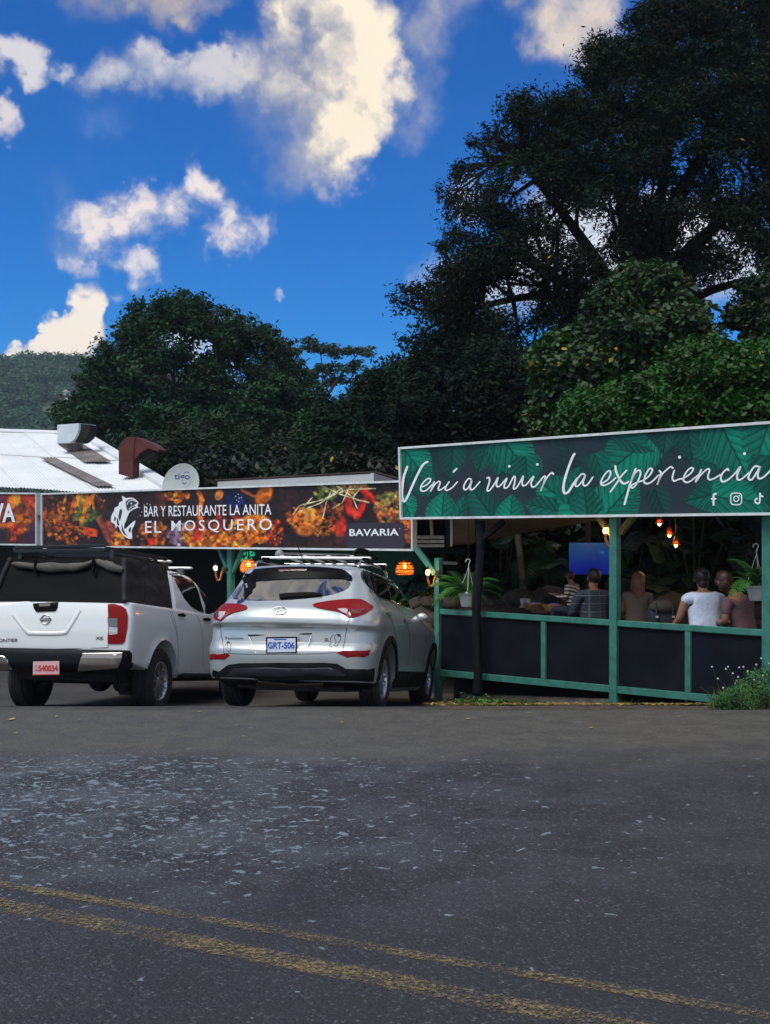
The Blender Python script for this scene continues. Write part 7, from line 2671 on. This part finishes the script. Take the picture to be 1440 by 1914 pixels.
ub = RAILP.shifted(1.0)
table(1.6, 3.2, .95, 1.75, .60, 'wooden table with baskets, in front of the child')
table(4.2, 6.6, .75, 1.5, .60, 'wooden table in front of the woman in white')
bench(2.75, 4.0, .55, 'bench under the man in the plaid shirt')
bench(4.1, 6.6, .42, 'bench under the woman in white')


def ware(name, x, y, dep, fn, label, cat):
    pl_ = RAILP.shifted(dep)
    u, z = pl_.px(x, y)
    c = pl_.at(u, .60)
    t = thing(name, c, label, cat)
    fn(t, c)


def tray(m):
    def f(t, c):
        link('basket_wall', MB().lathe([(.13, 0), (.155, .06), (.162, .075), (.15, .075), (.125, .01), (.001, .01)], 22, Matrix.Translation(c)).mesh('basket_wall', m, True), t)
        link('rim', MB().tube([c + Vector((.157 * math.cos(a), .157 * math.sin(a), .077)) for a in np.linspace(0, 2 * PI, 20)[:-1]], .009, 6, closed=True).mesh('rim', m, True), t)
        link('napkin', MB().ball(c + Vector((0, 0, .07)), (.10, .09, .04), 10, 6).mesh('napkin', mat('napkin', (.28, .20, .32), .9, var=.3, vscale=20), True), t)
    return f


WK1 = mat('wicker_brown', (.22, .11, .05), .8, var=.4, vscale=40, bump=.6, bscale=80, bdist=.004)
WK2 = mat('wicker_yellow', (.34, .21, .04), .8, var=.4, vscale=40, bump=.6, bscale=80, bdist=.004)
ware('bread_basket', 1000, 1140, 1.05, tray(WK1), 'round brown wicker basket on the table, left one', 'basket')
ware('bread_basket', 1037, 1142, 1.0, tray(WK2), 'yellowish wicker basket with a purple napkin, nearer the child', 'basket')
ware('cooking_pot', 1030, 1130, 1.35, lambda t, c: (link('bowl', MB().lathe([(.001, 0), (.09, 0), (.10, .02), (.11, .17), (.115, .18), (.10, .18), (.09, .03), (.001, .03)], 22, Matrix.Translation(c)).mesh('bowl', mat('navy_enamel', (.012, .016, .035), .3), True), t),
                                                    link('handle', MB().tube(spline([c + Vector(p) for p in [(-.11, 0, .15), (-.15, 0, .13), (-.15, 0, .09), (-.11, 0, .07)]], 3), .008, 6).mesh('handle', mat('navy_enamel'), True), t)),
     'dark navy pot beside the yellow basket', 'pot')
for (x, lb, k_) in ((979, 'white cup standing behind the brown basket', .05), (988, 'clear tumbler right of the white cup', .035)):
    ware('cup', x, 1132, 1.3, lambda t, c, k_=k_: (link('cup_body', MB().lathe([(.001, 0), (k_ * .7, 0), (k_, .13), (k_ * .9, .13), (k_ * .6, .01), (.001, .01)], 16, Matrix.Translation(c)).mesh('cup_body', mat('cup_white', (.5, .5, .48), .35), True), t),
                                                  link('saucer', MB().lathe([(.001, 0), (.06, .0), (.07, .012), (.001, .006)], 16, Matrix.Translation(c)).mesh('saucer', mat('cup_white'), True), t)), lb, 'cup')

# ================================================================== PEOPLE
SKIN = mat('skin_tan', (.24, .115, .066), .55, var=.08, vscale=10)
HAIRB = mat('black_hair', (.010, .008, .007), .5, bump=.5, bscale=90, bdist=.004)
HAIRR = mat('auburn_hair', (.045, .015, .008), .5, var=.3, vscale=20, bump=.5, bscale=90, bdist=.004)
HAIRO = mat('copper_hair', (.15, .06, .022), .5, var=.3, vscale=20, bump=.5, bscale=90, bdist=.004)


def plaid():
    m = bpy.data.materials.new('navy_plaid')
    m.use_nodes = True
    T = NT(m.node_tree)
    b = m.node_tree.nodes['Principled BSDF']
    s = T.sep(T.new('ShaderNodeTexCoord').outputs['Object'])
    base = (.014, .022, .035, 1)

    def band(v, per, wd):
        f = T.math('FRACT', T.math('MULTIPLY', v, 1 / per))
        return T.mr(T.math('ABSOLUTE', T.math('SUBTRACT', f, .5)), wd, wd * .6, 0, 1)
    a = T.math('MAXIMUM', band(s[2], .105, .06), band(T.math('ADD', s[0], T.math('MULTIPLY', T.math('ABSOLUTE', s[0]), .5)), .11, .05))
    c = T.mix(T.math('MULTIPLY', a, .55), base, (.16, .19, .21, 1))
    a2 = T.math('MAXIMUM', band(T.math('ADD', s[2], .05), .105, .2), band(T.math('ADD', s[0], .05), .11, .2))
    c = T.mix(T.math('MULTIPLY', a2, .3), c, (.03, .05, .07, 1))
    T.put(b.inputs['Base Color'], c)
    b.inputs['Roughness'].default_value = .85
    return m


def stripes():
    m = bpy.data.materials.new('striped_knit')
    m.use_nodes = True
    T = NT(m.node_tree)
    b = m.node_tree.nodes['Principled BSDF']
    s = T.sep(T.new('ShaderNodeTexCoord').outputs['Object'])
    f = T.math('FRACT', T.math('MULTIPLY', T.math('ADD', s[2], T.math('MULTIPLY', s[0], .25)), 1 / .05))
    T.put(b.inputs['Base Color'], T.mix(T.mr(f, .42, .5), (.03, .03, .035, 1), (.50, .46, .40, 1)))
    b.inputs['Roughness'].default_value = .9
    return m


def skinned(name, nodes, m, sub=2):
    """one continuous surface grown round a skeleton: nodes = {key: (pos, radius, parent)}"""
    keys = list(nodes)
    me = bpy.data.meshes.new(name)
    me.from_pydata([tuple(nodes[k][0]) for k in keys], [(keys.index(nodes[k][2]), keys.index(k)) for k in keys if nodes[k][2]], [])
    ob = bpy.data.objects.new(name, me)
    COL.objects.link(ob)
    sk = ob.modifiers.new('s', 'SKIN')
    sk.use_smooth_shade = True
    for i, k in enumerate(keys):
        r = nodes[k][1]
        me.skin_vertices[0].data[i].radius = r if hasattr(r, '__len__') else (r, r)
        me.skin_vertices[0].data[i].use_root = (i == 0)
    sb = ob.modifiers.new('d', 'SUBSURF')
    sb.levels = sub
    sb.render_levels = sub
    dg = bpy.context.evaluated_depsgraph_get()
    dg.update()
    out = bpy.data.meshes.new_from_object(ob.evaluated_get(dg))
    bpy.data.objects.remove(ob)
    bpy.data.meshes.remove(me)
    out.name = name
    out.materials.clear()
    out.materials.append(m)
    for p in out.polygons:
        p.use_smooth = True
    return out


def person(label, x, dep, yaw, shirt, hair, s=1.0, wide=1.0, lean=(0, 0), arms=((.20, .27, .17), (-.20, .27, .17)), hairstyle='short', head=(0, 0), skin=None, zp=.42, sleeve=.6, group=None):
    pl_ = RAILP.shifted(dep)
    u, _ = pl_.px(x, 1120)
    base = pl_.at(u, 0)
    base.z = zp
    t = thing('person', base, label, 'person', group, (0, 0, yaw))
    skin = skin or SKIN
    lx, ly = lean

    def V_(x_, y_, z_):
        f = max(0, z_) / .8
        return Vector(((x_ + lx * f * f) * s, (y_ + ly * f) * s, z_ * s))
    N = {'pelvis': (V_(0, 0, 0), (.15 * s * wide, .11 * s), None), 'waist': (V_(0, .0, .17), (.128 * s * wide, .095 * s), 'pelvis'), 'chest': (V_(0, .015, .36), (.150 * s * wide, .105 * s), 'waist'),
         'upper': (V_(0, .01, .475), (.105 * s * wide, .075 * s), 'chest'), 'neck': (V_(head[0] * .3, .02, .555), .05 * s, 'upper'),
         'jaw': (V_(head[0] * .8, .035 + head[1] * .6, .625), (.058 * s, .062 * s), 'neck'), 'head': (V_(head[0], .03 + head[1], .70), (.077 * s, .090 * s), 'jaw'), 'crown': (V_(head[0], .02 + head[1], .765), (.058 * s, .070 * s), 'head')}
    for i, sg in enumerate((1, -1)):
        ax, ay, az = arms[i]
        sh = V_(sg * .165 * wide, .01, .465)
        el = V_(sg * .215 * wide, .07, .23)
        wr = V_(ax, ay, az)
        k = 'rl'[i]
        N['sh' + k] = (sh, .058 * s, 'upper')
        N['el' + k] = (el, .043 * s, 'sh' + k)
        N['wr' + k] = (wr, .027 * s, 'el' + k)
        d = (wr - el).normalized()
        palm = wr + d * .06 * s
        N['pa' + k] = (palm, (.033 * s, .016 * s), 'wr' + k)
        side = d.cross(Vector((0, 0, 1)))
        side = side.normalized() if side.length > .1 else Vector((1, 0, 0))
        for j, (o_, ln) in enumerate(((-.027, .032), (-.009, .038), (.009, .036), (.027, .028))):
            a = palm + side * o_ * s + d * .03 * s
            b = a + d * ln * s
            c = b + (d + Vector((0, 0, -.9))).normalized() * ln * .7 * s
            N[f'f{k}{j}a'] = (a, .0095 * s, 'pa' + k)
            N[f'f{k}{j}b'] = (b, .0085 * s, f'f{k}{j}a')
            N[f'f{k}{j}c'] = (c, .007 * s, f'f{k}{j}b')
        th = wr + d * .03 * s - side * sg * .036 * s
        N[f't{k}a'] = (th, .011 * s, 'pa' + k)
        N[f't{k}b'] = (th + (d * .8 - side * sg * .4).normalized() * .035 * s, .009 * s, f't{k}a')
        N['hi' + k] = (V_(sg * .095 * wide, .05, -.03), .088 * s, 'pelvis')
        N['kn' + k] = (V_(sg * .13, .42, -.01), .060 * s, 'hi' + k)
        N['an' + k] = (V_(sg * .13, .45, -.40), .040 * s, 'kn' + k)
        N['to' + k] = (V_(sg * .14, .58, -.45), (.036 * s, .025 * s), 'an' + k)
    link('body', skinned('body', N, skin), t, local=True)
    g = lambda v, e=.014: tuple(q + e for q in (v if hasattr(v, '__len__') else (v, v)))
    S_ = {k: (N[k][0], g(N[k][1], .030), N[k][2]) for k in ('pelvis', 'waist', 'chest', 'upper')}
    S_['collar'] = (N['upper'][0].lerp(N['neck'][0], .55), .062 * s, 'upper')
    for k in 'rl':
        S_['sh' + k] = (N['sh' + k][0], g(N['sh' + k][1], .018), 'upper')
        a, b = N['sh' + k][0], N['el' + k][0]
        if sleeve <= 1:
            S_['sl' + k] = (a.lerp(b, sleeve), .056 * s, 'sh' + k)
        else:
            S_['el' + k] = (b, .054 * s, 'sh' + k)
            S_['sl' + k] = (b.lerp(N['wr' + k][0], sleeve - 1), .037 * s, 'el' + k)
    link('shirt', skinned('shirt', S_, shirt), t, local=True)
    Tr = {k: (N[k][0], g(N[k][1], .013), N[k][2]) for k in ('pelvis', 'hir', 'knr', 'hil', 'knl')}
    for k in 'rl':
        Tr['an' + k] = (N['kn' + k][0].lerp(N['an' + k][0], .85), .055 * s, 'kn' + k)
    link('trousers', skinned('trousers', Tr, mat('dark_denim', (.02, .028, .05), .9, var=.2)), t, local=True)
    hc = N['head'][0]
    hm = MB()
    hm.ball(hc + Vector((0, -.012, .018)) * s, (.092 * s, .106 * s, .104 * s), 18, 12)
    if hairstyle == 'bun':
        hm.ball(hc + Vector((0, -.09, .08)) * s, (.045 * s, .045 * s, .042 * s))
        hm.ball(hc + Vector((0, -.06, -.05)) * s, (.062 * s, .05 * s, .07 * s))
    elif hairstyle == 'long':
        hm.ball(hc + Vector((0, -.055, -.10)) * s, (.105 * s, .085 * s, .19 * s), 16, 10)
        hm.ball(hc + Vector((.03, -.085, -.24)) * s, (.085 * s, .06 * s, .17 * s), 16, 10)
    elif hairstyle == 'bob':
        hm.ball(hc + Vector((0, -.03, -.035)) * s, (.094 * s, .085 * s, .10 * s), 16, 10)
    # leave the face free
    hv = []
    for v in hm.v:
        r = v - hc
        if r.y > .058 * s and r.z < .070 * s:
            v = Vector((v.x * 1.0, hc.y + .058 * s, v.z))
        n = mnoise.noise(v * 40) * .011
        hv.append(v + Vector((n, n, 0)))
    hm.v = hv
    link('hair', hm.mesh('hair', hair, True), t, local=True)
    fc_ = MB()
    fc_.ball(hc + Vector((0, .098, -.012)) * s, (.012 * s, .018 * s, .022 * s), 8, 6)
    for sg in (-1, 1):
        fc_.ball(hc + Vector((sg * .082, .005, -.015)) * s, (.010 * s, .020 * s, .030 * s), 8, 6)
    link('nose_and_ears', fc_.mesh('nose_and_ears', skin, True), t, local=True)
    for sg in (-1, 1):
        link('eye', MB().ball(hc + Vector((sg * .030, .082, .008)) * s, .011 * s, 8, 6).mesh('eye', mat('eye', (.05, .035, .03), .2), True), t, local=True)
    link('mouth', MB().ball(hc + Vector((0, .080, -.052)) * s, (.024 * s, .012 * s, .006 * s), 8, 6).mesh('mouth', mat('lips', (.30, .09, .07), .5), True), t, local=True)
    return t


WSH = mat('white_shirt', (.50, .57, .70), .85, var=.05, vscale=6, bump=.6, bscale=9, bdist=.03)
PSH = mat('dusty_pink_shirt', (.13, .065, .070), .9, var=.12, vscale=6, bump=.6, bscale=9, bdist=.03)
BGE = mat('beige_top', (.15, .115, .085), .9, var=.1, vscale=6, bump=.5, bscale=9, bdist=.02)
person('woman in a sleeveless white top with dark hair up, back to the rail', 1321, .36, math.radians(8), WSH, HAIRB, 1.02, 1.35, (0, .10), ((.30, .22, .16), (-.34, .16, .14)), 'bun', (.0, .02), sleeve=.28)
person('person with auburn hair in a dusty pink shirt leaning towards the woman in white', 1398, .40, math.radians(38), PSH, HAIRR, 1.0, 1.2, (-.14, .16), ((.12, .34, .2), (-.02, .36, .2)), 'bob', (-.05, .05), sleeve=.7)
person('person with long copper hair and a beige top beside the middle post', 1190, .95, math.radians(-25), BGE, HAIRO, .92, 1.0, (.02, .05), ((.18, .3, .2), (-.18, .3, .2)), 'long', (0, 0), sleeve=.3)
person('man in a navy plaid shirt seated below the television', 1112, .50, math.radians(15), plaid(), HAIRB, 1.0, 1.28, (0, .06), ((.2, .30, .17), (-.2, .30, .17)), 'short', (.03, .0), zp=.40, sleeve=1.8)
person('small child in a striped top reaching over the table to the left', 1073, .80, math.radians(55), stripes(), HAIRR, .62, 1.0, (.0, .06), ((.12, .5, .30), (-.1, .40, .30)), 'short', (0, .02), zp=.66, sleeve=1.85)
# backpack on the bench
bpm = mat('navy_canvas', (.014, .018, .03), .8, var=.2, vscale=8, bump=.5, bscale=20, bdist=.01)
pl_ = RAILP.shifted(.55)
c = pl_.at(pl_.px(1238, 1130)[0], .62)
t = thing('backpack', c - Vector((0, 0, .28)), 'dark navy backpack with metal buckles left of the woman in white', 'backpack')
link('bag', MB().ball(c, (.20, .11, .25), 20, 14).mesh('bag', bpm, True), t)
link('front_pocket', MB().box(c + Vector((0, -.10, -.08)), (.24, .06, .20), bev=.02).mesh('front_pocket', bpm), t)
link('top_flap', MB().ball(c + Vector((0, -.03, .14)), (.17, .12, .09), 16, 10).mesh('top_flap', mat('olive_cloth', (.045, .04, .025), .85), True), t)
for sx in (-1, 1):
    link('strap', MB().tube(spline([c + Vector((sx * .10, -.10, .2)), c + Vector((sx * .10, -.15, .05)), c + Vector((sx * .10, -.14, -.15))], 4), .012, 6).mesh('strap', CORD), t)
    link('buckle', MB().box(c + Vector((sx * .10, -.165, .03)), (.035, .012, .025), bev=.004).mesh('buckle', mat('bar_alloy')), t)

# ================================================================== VERGE, WEEDS, LITTER
# strip of bare verge between the asphalt edge and the railing
def verge_x(y):
    return .62
vy = [10.74, 11.0, 11.4, 11.9, 12.4, 13, 13.6, 14.3, 15, 16, 17]
vm = mat('verge_litter', (0.075, 0.055, 0.035), .95, var=.55, vscale=7, bump=1.0, bscale=45, bdist=.03, dirt=.9, dirtcol=(.028, .045, .014), dscale=2.2)
sheet('verge', .5, 9, vy, lambda x, y: gz(y) - .014 + .034 * min(1, max(0, (y - 10.9) / .8)) + .02 * min(1, max(0, (y - 10.9) / .8)) * mnoise.noise(Vector((x * 2, y * 2, 0))), vm, nx=24, xf=lambda x, y, t: x + (.06 * math.sin(y * 5) if t == 0 else 0))


def blades(cs, n, h, col, w=.006, spread=.1, droop=.4):
    V, F, T = [], [], []
    cs = np.asarray(cs)
    for (cx_, cy_, cz_) in cs:
        for _ in range(n):
            a = R.uniform(0, 2 * PI)
            r = spread * math.sqrt(R.random())
            b = Vector((cx_ + r * math.cos(a), cy_ + r * math.sin(a), cz_))
            hh = h * R.uniform(.4, 1.1)
            t_ = R.uniform(0, 2 * PI)
            d = Vector((math.cos(t_), math.sin(t_), 0))
            s_ = Vector((-d.y, d.x, 0)) * w * R.uniform(.7, 1.4)
            m_ = b + Vector((0, 0, hh * .6)) + d * hh * droop * .3
            e = b + Vector((0, 0, hh * (1 - droop * .3))) + d * hh * droop
            o = len(V)
            V += [b - s_, b + s_, m_ + s_ * .8, m_ - s_ * .8, e]
            F += [(o, o + 1, o + 2, o + 3), (o + 3, o + 2, o + 4)]
            k = R.uniform(.6, 1.3)
            c_ = [q * k for q in (col if R.random() > .12 else (.16, .13, .05))] + [1]
            T += [c_] * 5
    return V, F, T


cs = []
for _ in range(110):
    y = R.uniform(12.2, 15.2)
    x = R.uniform(.85, 2.2) if R.random() < .7 else R.uniform(2.2, 4.5)
    p = Vector((x, y))
    u = (Vector((x, y, 0)) - RAILP.O).dot(RAILP.n)
    if u > .25:
        continue
    if mnoise.noise(Vector((x * 1.1, y * 1.1, 4))) < -.05:
        continue
    cs.append((x, y, gz(y) + .02))
V, F, T = blades(cs, 30, .075, (.035, .07, .018), .004, .16, .6)
link('grass', mesh_np('grass', [tuple(v) for v in V], F, LEAF, False, T), kind='stuff', label='sparse short grass on the verge in front of the rail')
# flat fallen litter (twigs and leaves) on the verge
NL = 2600
xs = NR.uniform(.45, 5.0, NL)
ys = NR.uniform(10.85, 15.5, NL)
keep = np.array([((Vector((x, y, 0)) - RAILP.O).dot(RAILP.n) < .35) for x, y in zip(xs, ys)])
xs, ys = xs[keep], ys[keep]
V, F, T = [], [], []
for x, y in zip(xs, ys):
    s_ = R.uniform(.012, .045)
    a = R.uniform(0, 2 * PI)
    d = Vector((math.cos(a), math.sin(a), R.uniform(-.3, .3))) * s_
    e = Vector((-math.sin(a), math.cos(a), R.uniform(-.4, .4))) * s_ * R.uniform(.2, .5)
    c = Vector((x, y, gz(y) + .045))
    o = len(V)
    V += [c - d, c + e, c + d, c - e]
    F.append((o, o + 1, o + 2, o + 3))
    col = R.choice([(.20, .12, .05), (.14, .09, .04), (.24, .18, .08), (.10, .10, .03), (.30, .22, .06), (.09, .06, .04)])
    T += [(*col, 1)] * 4
link('leaf_litter', mesh_np('leaf_litter', [tuple(v) for v in V], F, LEAF, False, T), kind='stuff', label='dry leaf litter scattered over the verge')
# single yellow leaves on the asphalt
LM = mat('fallen_leaf', (.36, .29, .08), .8, var=.3, vscale=30)
for i, (x, y) in enumerate([(22, 1346), (372, 1296 + 36), (30, 1372), (105, 1341), (990, 1334), (1270, 1341), (640, 1352), (1105, 1362), (455, 1378), (875, 1345)]):
    Z = CAMZ * FPX / (y - HOR)
    c = P(x, y, Z)
    L = .055 if i == 0 else R.uniform(.018, .03)
    a = R.uniform(0, PI)
    pts = []
    for k in range(9):
        f = k / 8
        pts.append((f * 2 - 1, .42 * math.sin(PI * f) ** .8))
    V = []
    for (u, v) in pts:
        for sg in (-1, 1):
            V.append(c + Vector(((u * math.cos(a) - sg * v * math.sin(a)) * L, (u * math.sin(a) + sg * v * math.cos(a)) * L, .006 + .010 * abs(v) + .006 * u * u)))
    me = mesh_np('fallen_leaf', [tuple(v) for v in V], [(2 * k, 2 * k + 2, 2 * k + 3, 2 * k + 1) for k in range(8)], LM, True)
    lb = ['largest yellow leaf lying on the road edge at far left', 'small dry leaf on the road below the pickup rear wheel', 'small dry leaf below the largest yellow leaf', 'dry leaf on the road edge under the pickup number plate',
          'dry leaf on the road edge in front of the verge', 'dry leaf on the road edge left of the weeds', 'dry leaf on the road below the SUV plate', 'small dry leaf on the road below the middle shelter post', 'dry leaf on the road below the SUV left wheel', 'small dry leaf on the road below the sign post'][i]
    solo('fallen_leaf', me, lb, 'leaf', 'fallen leaves on the road')
# flowering weeds at the lower right
V, F, T = [], [], []
wc = []
for _ in range(190):
    x = R.uniform(1338, 1500)
    Z = R.uniform(10.9, 12.0)
    top = np.interp(x, [1338, 1360, 1385, 1405, 1440, 1500], [1320, 1304, 1282, 1262, 1252, 1235])
    y = R.uniform(top, 1335)
    q = P(x, y, Z)
    if q.z < gz(Z):
        q.z = gz(Z) + R.uniform(0, .1)
    wc.append(tuple(q))
V, F, T = leaf_cloud(wc, [.075] * len(wc), 80, .015, (.05, .13, .045), aspect=.4, spread=.4, shade_var=.4)
wd_ = thing('weed_clump', P(1400, 1330, 11.4), 'clump of green flowering weeds at the lower right, in front of the rail', 'weeds')
link('leaves', mesh_np('leaves', V, F, LEAF, False, T), wd_)
V, F, T = blades([(q_[0], q_[1], gz(q_[1])) for q_ in wc if q_[2] < gz(q_[1]) + .3], 5, .24, (.05, .11, .035), .004, .10, .6)
link('grass_blades', mesh_np('grass_blades', [tuple(v) for v in V], F, LEAF, False, T), wd_)
fm_ = MB()
fl = []
for (x, y) in [(1331, 1246), (1361, 1246), (1357, 1250), (1382, 1247), (1390, 1246), (1414, 1242), (1377, 1272), (1380, 1265), (1374, 1277), (1342, 1268), (1423, 1230), (1426, 1262), (1398, 1254), (1434, 1260), (1410, 1270), (1370, 1258), (1438, 1240), (1352, 1285)]:
    Z = R.uniform(11.1, 11.8)
    q = P(x, y, Z)
    b = P(x + R.uniform(5, 40), 1318, Z)
    fm_.tube(spline([b, b.lerp(q, .5) + Vector((R.uniform(-.03, .03), 0, .03)), q], 4), .0022, 4, caps=False)
    fl.append(q)
link('flower_stems', fm_.mesh('flower_stems', STEMM), wd_)
WF = mat('white_petal', (.6, .62, .58), .8)
for q in fl:
    f_ = MB()
    for k in range(5):
        a = 2 * PI * k / 5
        d = Vector((math.cos(a), -.5, math.sin(a))).normalized() * .012
        e = Vector((-math.sin(a), 0, math.cos(a))) * .006
        f_.add([q, q + d * .6 + e, q + d, q + d * .6 - e], [(0, 1, 2, 3)])
    link('flower', f_.mesh('flower', WF), wd_)
# small weeds by the SUV front wheel
cs = [tuple(P(x, 1318, 12.6) + Vector((0, 0, -.1))) for x in (868, 880, 905, 915, 940)]
cs = [(c_[0], c_[1], gz(c_[1]) + .03) for c_ in cs]
V, F, T = leaf_cloud(cs, [.10] * 5, 90, .022, (.06, .14, .03), aspect=.5, spread=.45)
t = thing('weed_clump', cs[1], 'small low weeds at the foot of the dark sign post', 'weeds')
link('leaves', mesh_np('leaves', V, F, LEAF, False, T), t)

# ================================================================== AIR
HX = MB().box((0, 425, 52), (1300, 980, 110))
hz = bpy.data.materials.new('haze_air')
hz.use_nodes = True
hz.node_tree.nodes.clear()
T_ = NT(hz.node_tree)
pv = T_.new('ShaderNodeVolumePrincipled')
pv.inputs['Color'].default_value = (.66, .86, .97, 1)
pv.inputs['Density'].default_value = 0.00030
pv.inputs['Anisotropy'].default_value = 0.2
T_.l.new(pv.outputs[0], T_.new('ShaderNodeOutputMaterial').inputs['Volume'])
link('haze', HX.mesh('haze', hz), kind='stuff')
SC.cycles.volume_bounces = 0
